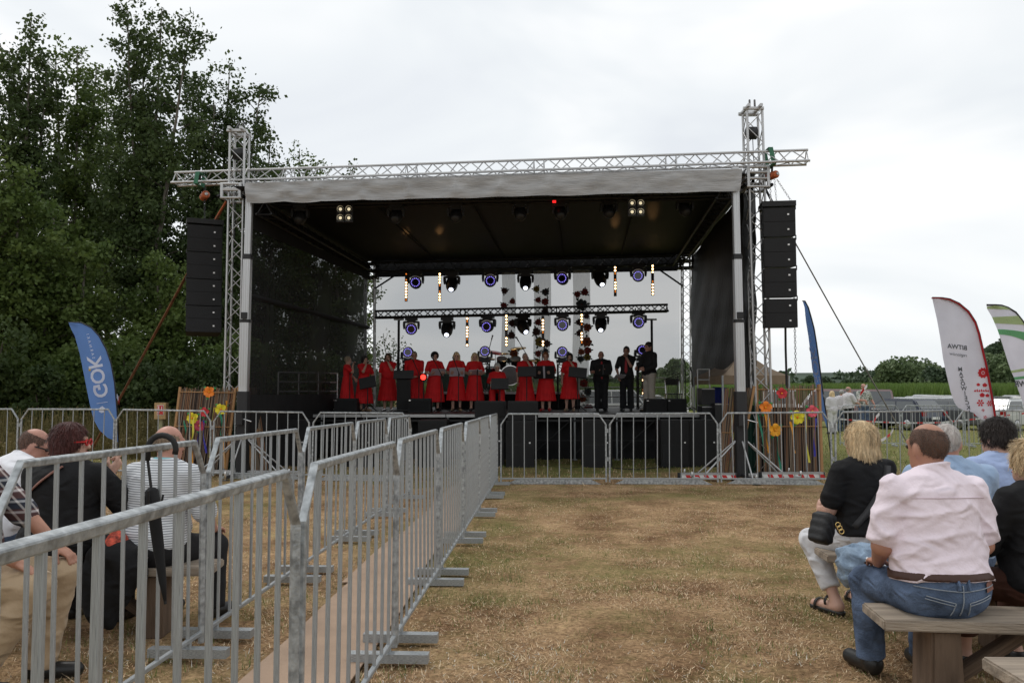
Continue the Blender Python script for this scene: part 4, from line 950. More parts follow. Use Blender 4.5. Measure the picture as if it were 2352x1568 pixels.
def banner(pxc, w0, w1, y0, y1, Y, flowers, label):
    t = thing('flower_banner', label, 'banner', at(pxc, y1, Y), 'sheer flower banners')
    quad_sheet(at(pxc - w0 / 2, y0, Y), at(pxc + w0 / 2, y0, Y), at(pxc + w1 / 2, y1, Y), at(pxc - w1 / 2, y1, Y), 14, 12, lambda p, u, v: p + Vector((.02 * math.sin(v * 7), .04 * math.sin(u * 14 + v * 3), 0))).build('cloth', SHEER, t, True)
    for px, py, rp, cc in flowers:
        c = at(px, py, Y - .06); rr = rp / FPX * Y; a0 = random.random() * 6
        f = petal_disc(c, rr, 6, a0).build('flower', FLM[cc], t)
        lf = MB()
        for k in range(3):
            a = a0 + k * 2.1 + .5; d = Vector((math.cos(a), 0, math.sin(a))); s = Vector((-d.z, 0, d.x)); q = c + Vector((0, .004, 0))
            lf.add([q + d * rr * .7, q + d * rr * 1.1 + s * rr * .22, q + d * rr * 1.55, q + d * rr * 1.1 - s * rr * .22], [(0, 1, 2, 3)])
        lf.build('leaf', FLM['g'], f)
        ball('flower_eye', c + Vector((0, -.04, 0)), (rr * .22, .012, rr * .22), FLM['m'], f)
banner(1168, 31, 32, 626, 935, YB - .35, [(1159, 668, 8, 'm'), (1177, 692, 7, 'r'), (1157, 702, 8, 'r'), (1177, 742, 9, 'm'), (1175, 770, 9, 'm'), (1181, 812, 11, 'o'), (1168, 828, 7, 'b'), (1182, 832, 6, 'y'), (1165, 850, 7, 'r')], 'sheer flower banner, left of three behind the drum kit')
banner(1245, 40, 36, 622, 930, YB - .35, [(1232, 664, 8, 'y'), (1253, 671, 9, 'b'), (1236, 689, 7, 'r'), (1252, 693, 9, 'r'), (1252, 716, 9, 'm'), (1236, 740, 8, 'r'), (1232, 762, 10, 'm'), (1240, 785, 12, 'y'), (1256, 789, 9, 'm'), (1253, 806, 7, 'b'), (1236, 812, 8, 'r'), (1234, 830, 8, 'y')], 'sheer flower banner, middle of three above the red-haired singer')
banner(1335, 40, 36, 620, 945, YB - .35, [(1326, 676, 8, 'r'), (1343, 671, 9, 'r'), (1336, 700, 14, 'b'), (1347, 726, 7, 'm'), (1330, 740, 8, 'm'), (1349, 752, 10, 'o'), (1332, 765, 9, 'm'), (1348, 785, 12, 'o'), (1335, 808, 8, 'o'), (1350, 805, 9, 'r'), (1333, 824, 8, 'b'), (1349, 820, 9, 'y'), (1341, 880, 10, 'r'), (1350, 900, 9, 'b'), (1338, 915, 9, 'o'), (1352, 938, 11, 'r')], 'sheer flower banner, right of three beside the bald man')

# ------------------------------------------------------------------ drum kit
rz_ = at(1160, 882, 24.8).z
ri = thing('drum_riser', 'black drum riser with a silver edge behind the singers', 'riser', (at(1210, 900, 25).x, 25, DECKZ)); xa, xb = at(1000, 900, 24.6).x, at(1332, 900, 24.6).x
m = MB(); m.box(((xa + xb) / 2, 25.3, DECKZ + .24), (xb - xa, 1.5, .46)); m.build('skirted_frame', M_DARKCLOTH, ri); block('top_panel', ((xa + xb) / 2, 25.3, DECKZ + .49), (xb - xa, 1.5, .04), M_PLY, ri); block('edge_profile', ((xa + xb) / 2, 24.54, DECKZ + .48), (xb - xa, .02, .06), M_ALU, ri)
rz_ = DECKZ + .51
M_DRUM = mat('black_drum_lacquer', (.02, .018, .02), .15, 0, coat=.6); M_SKIN = mat('drum_head', (.25, .25, .25), .5); M_CYM = mat('cymbal_bronze', (.55, .38, .16), .25, .9); M_CYMR = mat('cymbal_in_red_light', (.5, .06, .05), .3, .4)  # red cymbal copy: red stage light put into its base colour
kit = thing('drum_kit', 'black drum kit with cymbals on the riser behind the seated singer', 'drum kit', (at(1165, 880, 25).x, 25, rz_))
def drum(c, r, ln, ax, name):
    Mx = Matrix.Translation(Vector(c)) @ frame(Vector(ax)).to_4x4(); m = MB(); m.lathe([(r, -ln / 2), (r, ln / 2)], 22, Mx); d = m.build(name, M_DRUM, kit, True)
    m = MB(); m.lathe([(0, ln / 2 - .005), (r, ln / 2 - .005)], 22, Mx); m.build('drum_skin', M_SKIN, d)
    for s in (-1, 1): m = MB(); m.lathe([(r + .012, s * ln / 2 - .02), (r + .012, s * ln / 2 + .02), (r - .01, s * ln / 2 + .02), (r - .01, s * ln / 2 - .02), (r + .012, s * ln / 2 - .02)], 22, Mx); m.build('hoop', M_CHROME, d)
drum(at(1172, 862, 24.9), .29, .42, (0, -1, 0), 'bass_drum'); drum(at(1152, 832, 24.9), .15, .22, (.1, -.5, .8), 'tom_drum'); drum(at(1185, 832, 24.9), .15, .22, (-.1, -.5, .8), 'tom_drum'); drum(at(1206, 850, 25.0), .19, .36, (0, -.2, 1), 'floor_tom'); drum(at(1128, 850, 25.0), .17, .15, (0, -.2, 1), 'snare_drum')
def cymbal(px, py, r, m_, tl):
    c = at(px, py, 25.0); mm = MB(); mm.lathe([(0, .03), (.05, .02), (r, 0), (r, -.004)], 20, Matrix.Translation(c) @ Matrix.Rotation(tl, 4, 'Y') @ Matrix.Rotation(.25, 4, 'X')); mm.build('cymbal', m_, kit, True); rod('cymbal_stand', (c.x, 25.0, rz_), c, .012, M_CHROME, kit)
    for a in (0, 2.1, 4.2): rod('stand_leg', (c.x, 25.0, rz_ + .25), (c.x + .22 * math.cos(a), 25 + .22 * math.sin(a), rz_), .01, M_CHROME, kit)
cymbal(1138, 810, .26, M_CYMR, .18); cymbal(1100, 821, .24, M_CYMR, .05); cymbal(1190, 800, .25, M_CYM, -.1); cymbal(1160, 812, .14, M_CYM, 0); cymbal(1216, 828, .22, M_CYM, .02); cymbal(1125, 824, .18, M_CYM, .1)
ball('drum_stool', at(1160, 846, 25.5), (.17, .17, .06), M_RUB, kit)
# ------------------------------------------------------------------ microphones and stands
def mic_stand(px, Y, zh, label, boom=None, zb=DECKZ, lean=.0):
    v = at(px, 930, Y); t = thing('microphone_stand', label, 'microphone stand', (v.x, Y, zb), 'microphone stands')
    for a in (.4, 2.5, 4.6): rod('leg', (v.x, Y, zb + .12), (v.x + .26 * math.cos(a), Y + .26 * math.sin(a), zb + .01), .012, M_BLKM, t)
    top = Vector((v.x + lean, Y, zb + zh)); rod('pole', (v.x, Y, zb + .08), top, .013, M_BLKM, t)
    e = top
    if boom: e = at(boom[0], boom[1], Y - .1); rod('boom', top + (top - e) * .3, e, .011, M_BLKM, t)
    d = Vector((0, .3, .2)) if not boom else (e - top).normalized() * .18
    rod('microphone', e, e + d * .6, .018, M_BLKM, t); ball('microphone_head', e + d * .65, .028, M_GALV, t)
    return t
mic_stand(962, 22.2, 1.0, 'black microphone stand with boom before the broad blond singer', (951, 832)); mic_stand(1013, 22.2, 1.0, 'black microphone stand with boom before the curly-haired singer', (998, 829))
mic_stand(1053, 22.2, 1.05, 'black microphone stand with boom before the long-haired blonde singer', (1044, 830)); mic_stand(1096, 22.3, 1.0, 'empty black microphone stand before the seventh singer', None)
mic_stand(803, 22.3, 1.0, 'empty black microphone stand before the leftmost singer', None)
mic_stand(1118, 24.5, 1.0, 'black boom microphone stand reaching over the left cymbals', (1129, 780), zb=rz_); mic_stand(1210, 24.5, 1.1, 'silver boom microphone stand reaching over the right cymbals', (1191, 783), zb=rz_)
mic_stand(1246, 24.3, 1.6, 'tall thin microphone stand behind the red-haired singer', None); mic_stand(1556, 22.6, 1.0, 'microphone stand at the right end of the stage', (1535, 868)); mic_stand(1590, 22.2, 1.05, 'microphone stand nearest the right rear tower', None); mic_stand(1575, 23.5, 1.3, 'tall microphone stand between two others at the right end of the stage', None)
def music_stand(px, py, Y, wpx, hpx, label, tilt=-.25, skew=0, thick=False):
    c = at(px, py, Y); t = thing('music_stand', label, 'music stand', (c.x, Y, DECKZ), 'music stands')
    Rm = Matrix.Rotation(skew, 3, 'Y') @ Matrix.Rotation(tilt, 3, 'X')
    block('desk', c, (wpx / FPX * Y, .02, hpx / FPX * Y), M_BLKM, t, rot=Rm); block('ledge', c + Rm @ Vector((0, -.03, -hpx / FPX * Y / 2)), (wpx / FPX * Y, .07, .015), M_BLKM, t, rot=Rm)
    if thick: block('column', (c.x, Y + .08, (DECKZ + c.z) / 2), (.36, .14, c.z - DECKZ - .1), M_CAB, t); block('base', (c.x, Y + .08, DECKZ + .02), (.5, .4, .04), M_CAB, t)
    else:
        rod('pole', (c.x, Y + .05, DECKZ + .12), c + Vector((0, .04, 0)), .015, M_BLKM, t)
        for a in (.5, 2.6, 4.7): rod('leg', (c.x, Y + .05, DECKZ + .2), (c.x + .28 * math.cos(a), Y + .05 + .28 * math.sin(a), DECKZ + .01), .012, M_BLKM, t)
music_stand(844, 878, 22.0, 38, 26, 'black music stand before the second singer from the left', skew=-.2); music_stand(927, 860, 22.0, 46, 20, 'black lectern-like music stand with a thick column between the third and fourth singers', thick=True)
music_stand(1148, 881, 22.0, 40, 26, 'black music stand before the seated white-haired singer'); music_stand(1210, 853, 22.0, 42, 24, 'black music stand before the short grey-haired singer'); music_stand(1327, 855, 22.0, 42, 24, 'black music stand before the dark bobbed singer', skew=.1)
ch_ = thing('folding_chair', 'metal folding chair at the right end of the stage', 'chair', (at(1548, 930, 23.3).x, 23.3, DECKZ)); c = Vector((at(1548, 930, 23.3).x, 23.3, DECKZ))
for sx in (-.2, .2):
    rod('leg', c + Vector((sx, -.2, 0)), c + Vector((sx, .2, .45)), .012, M_CHROME, ch_); rod('leg', c + Vector((sx, .22, 0)), c + Vector((sx, -.18, .46)), .012, M_CHROME, ch_); rod('back_post', c + Vector((sx, .2, .45)), c + Vector((sx, .26, .9)), .012, M_CHROME, ch_)
block('seat', c + Vector((0, 0, .46)), (.42, .4, .03), M_BLK, ch_); block('backrest', c + Vector((0, .25, .8)), (.42, .02, .18), M_BLK, ch_)
# ------------------------------------------------------------------ people: smooth bodies from blended distance fields
V3 = lambda *a: np.array(a, float)
def surface_nets(fn, lo, hi, h):
    lo = np.array(lo) - 2 * h; hi = np.array(hi) + 2 * h; n_ = np.ceil((hi - lo) / h).astype(int) + 1
    ax = [lo[i] + h * np.arange(n_[i]) for i in range(3)]
    val = fn(ax[0][:, None, None], ax[1][None, :, None], ax[2][None, None, :]); val = np.broadcast_to(val, tuple(n_)).astype(np.float32)
    s = val < 0
    c = s[:-1, :-1, :-1].astype(np.int8)
    offs = [(i, j, k) for i in (0, 1) for j in (0, 1) for k in (0, 1)]
    cnt = sum(s[i:n_[0] - 1 + i, j:n_[1] - 1 + j, k:n_[2] - 1 + k].astype(np.int8) for i, j, k in offs)
    act = (cnt > 0) & (cnt < 8); I = np.argwhere(act)
    if not len(I): return np.zeros((0, 3)), np.zeros((0, 4), int)
    cv = np.stack([val[I[:, 0] + o[0], I[:, 1] + o[1], I[:, 2] + o[2]] for o in offs], 1)
    P = np.zeros((len(I), 3)); W = np.zeros(len(I)); of = np.array(offs, float)
    for a in range(8):
        for b in range(a + 1, 8):
            if abs(of[a] - of[b]).sum() != 1: continue
            m = (cv[:, a] < 0) != (cv[:, b] < 0)
            t = cv[m, a] / (cv[m, a] - cv[m, b]); P[m] += of[a] + (of[b] - of[a]) * t[:, None]; W[m] += 1
    V = lo + h * (I + P / W[:, None])
    idm = -np.ones(act.shape, int); idm[act] = np.arange(len(I)); Q = []
    for d in range(3):
        e1, e2 = (d + 1) % 3, (d + 2) % 3
        a = [slice(None)] * 3; b = [slice(None)] * 3; a[d] = slice(0, -1); b[d] = slice(1, None)
        for e in (e1, e2): a[e] = slice(1, -1); b[e] = slice(1, -1)
        sa = s[tuple(a)]; sb = s[tuple(b)]; ch = np.argwhere(sa != sb)
        if not len(ch): continue
        base = ch.copy(); base[:, e1] += 1; base[:, e2] += 1
        q = []
        for o1, o2 in ((-1, -1), (0, -1), (0, 0), (-1, 0)):
            w = base.copy(); w[:, e1] += o1; w[:, e2] += o2; q.append(idm[w[:, 0], w[:, 1], w[:, 2]])
        q = np.stack(q, 1); fl = sa[tuple(ch.T)]; q[~fl] = q[~fl][:, ::-1]; Q.append(q)
    return V, np.concatenate(Q)
def smin(a, b, k):
    h = np.clip(.5 + .5 * (b - a) / k, 0, 1); return b + (a - b) * h - k * h * (1 - h)
def smax(a, b, k): return -smin(-a, -b, k)
def rc(a, b, ra, rb):
    a = np.array(a, float); d = np.array(b, float) - a; dd = float(d @ d) + 1e-9
    def f(x, y, z):
        px, py, pz = x - a[0], y - a[1], z - a[2]; h = np.clip((px * d[0] + py * d[1] + pz * d[2]) / dd, 0, 1)
        return np.sqrt((px - h * d[0]) ** 2 + (py - h * d[1]) ** 2 + (pz - h * d[2]) ** 2) - (ra + (rb - ra) * h)
    return f
def ell(c, r, Rm=None):
    c = np.array(c, float); r = np.array(r, float); Rm = np.eye(3) if Rm is None else np.array(Rm, float)
    def f(x, y, z):
        px, py, pz = x - c[0], y - c[1], z - c[2]
        q = [px * Rm[0, i] + py * Rm[1, i] + pz * Rm[2, i] for i in range(3)]
        k0 = np.sqrt(sum((q[i] / r[i]) ** 2 for i in range(3))); k1 = np.sqrt(sum((q[i] / r[i] ** 2) ** 2 for i in range(3))) + 1e-9
        return k0 * (k0 - 1) / k1
    return f
def uni(fs, k=.03):
    def f(x, y, z):
        v = fs[0](x, y, z)
        for g_ in fs[1:]: v = smin(v, g_(x, y, z), k)
        return v
    return f
def grow(f, d): return lambda x, y, z: f(x, y, z) - d
def inter(f, g_, k=.01): return lambda x, y, z: smax(f(x, y, z), g_(x, y, z), k)
def sub_(f, g_, k=.01): return lambda x, y, z: smax(f(x, y, z), -g_(x, y, z), k)
def half(c, nrm):   # inside where (p-c).n < 0
    c = np.array(c, float); nrm = np.array(nrm, float); nrm = nrm / np.linalg.norm(nrm)
    return lambda x, y, z: (x - c[0]) * nrm[0] + (y - c[1]) * nrm[1] + (z - c[2]) * nrm[2]
def rotm(yaw=0, pitch=0, roll=0):
    return np.array(Matrix.Rotation(yaw, 3, 'Z') @ Matrix.Rotation(pitch, 3, 'X') @ Matrix.Rotation(roll, 3, 'Y'))
def ik(a, c, l1, l2, pole):
    a = np.array(a, float); c = np.array(c, float); d = c - a; L_ = np.linalg.norm(d); mx_ = (l1 + l2) * .995
    if L_ > mx_: c = a + d / L_ * mx_; d = c - a; L_ = mx_
    t = (l1 * l1 - l2 * l2 + L_ * L_) / (2 * L_); h = math.sqrt(max(l1 * l1 - t * t, 0)); u = d / L_
    p_ = np.array(pole, float); p_ = p_ - (p_ @ u) * u; p_ /= np.linalg.norm(p_) + 1e-9
    return a + u * t + p_ * h, c

SKIN = {'fair': mat('skin_fair', (.55, .33, .25), .5, 0, .08, 12, .05, 60), 'tan': mat('skin_tanned', (.40, .20, .135), .5, 0, .1, 12, .05, 60), 'red': mat('skin_ruddy', (.47, .24, .18), .5, 0, .1, 12, .05, 60)}
def hairm(name, c, tr=0): return mat('hair_' + name, c, .5, 0, .42, 60, .8, 110, stretch=(1, 1, .10), spec=.35, trans=tr)
HAIR = {'blonde': hairm('blonde', (.72, .53, .31)), 'grey': hairm('grey', (.34, .33, .31)), 'white': hairm('white', (.68, .67, .64)), 'brown': hairm('brown', (.085, .05, .03)), 'black': hairm('black', (.015, .013, .013)), 'auburn': hairm('auburn', (.085, .024, .02)), 'ginger': hairm('ginger', (.26, .095, .04)), 'dark': hairm('dark_brown', (.035, .026, .022)), 'stubble': hairm('cropped_brown', (.10, .062, .045)), 'fairgrey': hairm('fair_grey', (.28, .22, .15))}
CROP = {k: hairm('cropped_' + k, HAIR[k].diffuse_color[:3], .40) for k in ('grey', 'white', 'stubble', 'fairgrey')}
M_SHOE = mat('black_shoe_leather', (.015, .015, .015), .4); M_EYE = mat('eye', (.03, .02, .015), .2)
M_LIP = mat('lips', (.35, .10, .09), .5)

def base_joints(H, b=1.0, female=False):
    s = H / 1.70; w = (.165 if female else .185) * s * b
    J = dict(s=s, b=b, female=female, pel=V3(0, 0, .93) * s, che=V3(0, .0, 1.26) * s, nek=V3(0, .0, 1.45) * s, hed=V3(0, .02, 1.585) * s, HR=np.eye(3), TR=np.eye(3))
    for n_, sx in (('L', -1), ('R', 1)):
        J['sh' + n_] = V3(sx * w, 0, 1.385 * s); J['hi' + n_] = V3(sx * .09 * s * b, 0, .90 * s); J['kn' + n_] = V3(sx * .10 * s, .02, .49 * s); J['an' + n_] = V3(sx * .10 * s, -.01, .085 * s); J['toe' + n_] = V3(sx * .13 * s, .16 * s, .03 * s)
        J['wr' + n_] = V3(sx * (w + .09), .06, .86 * s)
    return J
def arms(J, wrL=None, wrR=None, poleL=(-.6, -.5, -.6), poleR=(.6, -.5, -.6)):
    s = J['s']
    for n_, wv, pl in (('L', wrL, poleL), ('R', wrR, poleR)):
        if wv is not None: J['wr' + n_] = np.array(wv, float)
        J['el' + n_], J['wr' + n_] = ik(J['sh' + n_], J['wr' + n_], .285 * s, .25 * s, pl)
    return J
def sit_joints(H, seat, b=1.0, female=False, lean=.12, spread=.16, knee_y=.43, foot_y=.42, twist=0, head_yaw=0, head_pitch=0):
    """seated: local origin on the ground under the pelvis, facing +y"""
    s = H / 1.70; J = base_joints(H, b, female); TR = rotm(0, -lean, 0); J['TR'] = TR
    pel = V3(0, 0, seat + .105 * s * b ** .5); J['pel'] = pel; tl = lambda v: pel + TR @ (np.array(v) - V3(0, 0, .93 * s)) 
    for k in ('che', 'nek', 'shL', 'shR'): J[k] = tl(J[k])
    J['hed'] = J['nek'] + rotm(0, -lean * .4 + head_pitch, 0) @ V3(0, .025, .135) * s
    J['HR'] = rotm(head_yaw, head_pitch, 0)
    for n_, sx in (('L', -1), ('R', 1)):
        J['hi' + n_] = pel + V3(sx * .095 * s * b, .03, -.02); J['kn' + n_] = V3(sx * spread, knee_y * s, seat + .045 * s); J['an' + n_] = V3(sx * spread * .95, foot_y * s, .09 * s); J['toe' + n_] = J['an' + n_] + V3(sx * .03, .17 * s, -.055 * s)
    return J
def body_fields(J):
    s, b, fem = J['s'], J['b'], J['female']; TR = J['TR']; pel, che, nek = J['pel'], J['che'], J['nek']; up = TR @ V3(0, 0, 1); fw = TR @ V3(0, 1, 0)
    sw = abs(J['shR'][0] - J['shL'][0]) / 2
    wa = J.get('wa', 1.0)
    torso = [ell(che + up * .02 * s, (sw * .93, .115 * s * b, .20 * s), TR), ell(pel * .5 + che * .5, (.150 * s * b * wa, .11 * s * b, .20 * s), TR), ell(pel, ((.175 * s * b if fem else .165 * s * b) * wa ** .6, .125 * s * b, .135 * s), TR), rc(J['shL'] * .92 + che * .08, J['shR'] * .92 + che * .08, .056 * s * b ** .4, .056 * s * b ** .4)]
    if b > 1.1: torso.append(ell(pel * .62 + che * .38 + fw * .07 * b, (.15 * s * b, .12 * s * b, .15 * s), TR))
    if fem: torso += [ell(che + fw * .085 * s * b + up * (-.03) * s + TR @ V3(sx * .075, 0, 0) * s, (.075 * s * b, .065 * s * b, .075 * s), TR) for sx in (-1, 1)]
    neck = [rc(nek - up * .03 * s, J['hed'] - V3(0, .015, .06) * s, .058 * s * b ** .3, .052 * s * b ** .3), rc(nek - up * .02 * s, (J['shL'] + nek) / 2 - up * .01, .055 * s, .045 * s), rc(nek - up * .02 * s, (J['shR'] + nek) / 2 - up * .01, .055 * s, .045 * s)]
    ba = b ** .5; ua = []; fa = []; th = []; ca = []; ft = []
    for n_ in 'LR':
        ua.append(rc(J['sh' + n_], J['el' + n_], .050 * s * ba, .041 * s * ba)); fa.append(rc(J['el' + n_], J['wr' + n_], .043 * s * ba, .028 * s * ba))
        th.append(rc(J['hi' + n_], J['kn' + n_], .088 * s * ba, .060 * s * ba)); mid = J['kn' + n_] * .65 + J['an' + n_] * .35 + V3(0, -.02, 0)
        ca += [rc(J['kn' + n_], mid, .056 * s * ba, .056 * s * ba), rc(mid, J['an' + n_], .056 * s * ba, .036 * s)]
        ft.append(uni([rc(J['an' + n_] - V3(0, .03, .045 * s), J['toe' + n_] , .037 * s, .032 * s), rc(J['an' + n_], J['an' + n_] - V3(0, .03, .03), .036 * s, .04 * s)], .02))
    return dict(torso=torso, neck=neck, ua=ua, fa=fa, th=th, ca=ca, ft=ft)
def head_fields(J):
    s, c, Rm = J['s'], J['hed'], J['HR']; q = lambda x, y, z: c + Rm @ (V3(x, y, z) * s)
    fs = [ell(q(0, -.012, .025), V3(.075, .095, .092) * s, Rm), ell(q(0, .018, -.035), V3(.060, .072, .085) * s, Rm), ell(q(0, .055, -.085), V3(.034, .032, .028) * s, Rm)]
    nose = [rc(q(0, .083, .015), q(0, .105, -.028), .010 * s, .015 * s)]
    brow = [rc(q(-.035, .078, .028), q(.035, .078, .028), .014 * s, .014 * s)]
    ears = [ell(q(sx * .077, -.008, -.012), V3(.012, .022, .034) * s, Rm) for sx in (-1, 1)]
    f = uni([uni(fs, .04 * s)] + nose + brow + ears, .014 * s)
    for sx in (-1, 1): f = sub_(f, ell(q(sx * .033, .093, .006), V3(.020, .014, .012) * s, Rm), .012 * s)
    f = sub_(f, ell(q(0, .098, -.058), V3(.024, .010, .004) * s, Rm), .006 * s)
    return f, q
def hair_field(J, style):
    s, Rm = J['s'], J['HR']; _, q = head_fields(J); E = lambda c, r: ell(q(*c), V3(*r) * s, Rm)
    skull = E((0, -.014, .026), (.085, .105, .104)); face = uni([E((0, .115, -.04), (.072, .085, .115)), E((0, .12, .01), (.055, .07, .055))], .03)
    low = half(q(0, 0, -.045), Rm @ V3(0, .55, -1))
    if style == 'short': return sub_(inter(skull, low), face, .012)
    if style == 'cropped': return sub_(inter(E((0, -.014, .024), (.0785, .099, .096)), low), face, .012)
    if style == 'bald': return sub_(sub_(inter(E((0, -.014, .018), (.0785, .0985, .094)), half(q(0, 0, -.05), Rm @ V3(0, .45, -1)), .03), uni([face, E((0, .10, .01), (.10, .07, .2))], .02), .03), E((0, .02, .11), (.066, .11, .075)), .035)
    if style == 'balding': return sub_(sub_(inter(E((0, -.014, .022), (.079, .0995, .096)), half(q(0, 0, -.055), Rm @ V3(0, .45, -1)), .03), uni([face, E((0, .135, .02), (.10, .07, .2))], .02), .03), E((.016, -.02, .130), (.048, .08, .045)), .05)
    if style == 'bob': return sub_(uni([skull, E((0, -.035, -.05), (.098, .085, .095)), E((0, -.02, .03), (.096, .108, .102))], .03), uni([E((0, .12, -.045), (.062, .10, .12)), E((0, .03, -.13), (.06, .09, .06))], .03), .015)
    if style == 'longbob': return sub_(uni([skull, E((0, -.03, -.055), (.112, .092, .115)), E((0, -.018, .03), (.098, .110, .106)), E((0, -.055, -.10), (.105, .070, .075))], .035), uni([E((0, .13, -.045), (.064, .10, .12)), E((0, .045, -.15), (.06, .09, .07))], .03), .015)
    if style == 'long': return sub_(uni([E((0, -.016, .028), (.088, .108, .104)), E((0, -.05, -.08), (.095, .062, .13)), rc(q(-.075, .0, 0), q(-.085, .02, -.15), .036 * s, .030 * s), rc(q(.075, .0, 0), q(.085, .02, -.15), .036 * s, .030 * s)], .03), uni([E((0, .12, -.045), (.060, .09, .12))], .03), .012)
    if style == 'curly':
        f0 = sub_(E((0, -.02, .03), (.118, .125, .122)), face, .015)
        return lambda x, y, z: f0(x, y, z) + .008 * s * np.sin(x * 130) * np.sin(y * 127) * np.sin(z * 133)
    if style == 'full': return sub_(inter(E((0, -.016, .032), (.092, .112, .108)), half(q(0, 0, -.07), Rm @ V3(0, .55, -1))), face, .012)
def add_hand(J, n_, out, dirv, palm_n, curl=.5, point=False):
    """palm and five bent fingers as one fine mesh; dirv: along the hand, palm_n: palm normal"""
    s = J['s']; w = J['wr' + n_]; d = np.array(dirv, float); d /= np.linalg.norm(d); pn = np.array(palm_n, float); pn -= (pn @ d) * d; pn /= np.linalg.norm(pn); sd_ = np.cross(d, pn) * (1 if n_ == 'R' else -1)
    pc = w + d * .055 * s; fs = [ell(pc, V3(.042, .017, .055) * s, np.stack([sd_, pn, d], 1)), rc(w - d * .02 * s, w + d * .03 * s, .026 * s, .024 * s)]
    for i, (o, ln) in enumerate(((-.030, .062), (-.010, .072), (.011, .075), (.031, .068))):
        a = w + d * .095 * s + sd_ * o * s; cu = curl * (.9 + .1 * i)
        if point and i == 3: cu = 0.05
        elif point: cu = 1.5
        d1 = d * math.cos(cu * .7) + pn * math.sin(cu * .7); b_ = a + d1 * ln * .55 * s; d2 = d * math.cos(cu * 1.7) + pn * math.sin(cu * 1.7); c_ = b_ + d2 * ln * .5 * s
        fs += [rc(a, b_, .0092 * s, .0085 * s), rc(b_, c_, .0085 * s, .0068 * s)]
    a = w + d * .03 * s + sd_ * .032 * s; b_ = a + (d * .6 + sd_ * .6 + pn * .45) * .045 * s; c_ = b_ + (d * .8 + pn * .5 * (.4 + curl)) * .035 * s
    fs += [rc(a, b_, .012 * s, .010 * s), rc(b_, c_, .010 * s, .0075 * s)]
    pts = np.stack([w - d * .06, w + d * .2 * s + pn * .1, w + d * .2 * s - pn * .03, w + sd_ * .09, w - sd_ * .07, w + d * .19 * s + sd_ * .08, w + d * .19 * s - sd_ * .07])
    V, Q = surface_nets(uni(fs, .008 * s), pts.min(0) - .015, pts.max(0) + .015, .0055)
    out.append((V, Q))
def wrinkle(amp, kind='shirt', seed=0):
    ph = seed * 1.7
    def w_(x, y, z):
        rdg = lambda t_: (1 - np.abs(np.sin(t_))) ** 2.2
        if kind == 'back':
            m1 = .25 + .75 * (.5 + .5 * np.sin(z * 13 + x * 7 + ph)) * (.5 + .5 * np.sin(x * 11 - z * 5 + 2 * ph))
            a = rdg(z * 27 + 1.4 * np.sin(x * 6 + ph) + 5 * x * np.abs(x) + x * 2.5 + y * 4)
            c = rdg((np.abs(x + .02) * .75 + z) * 24 + .9 * np.sin(x * 9 + ph)) * np.clip((np.abs(x) - .05) * 8, 0, 1)
            d = rdg((z - x * .5) * 31 + 2 * np.sin(x * 5 + z * 6 + ph)) * .5
            return -amp * 1.5 * (a * m1 + c * (1.1 - m1) + d * m1 * .8)
        return -amp * 1.3 * (rdg(z * 19 + 2 * np.sin(x * 7 + ph) + 6 * y) * (.5 + .5 * np.sin(x * 9 + ph)) + rdg(x * 16 + 2 * np.sin(z * 11 + ph) + y * 12) * .5 + rdg((x + y) * 13 + z * 21 + ph) * .5)
    return w_
PEOPLE = {}
M_LEATHER = mat('brown_belt_leather', (.055, .022, .014), .5)
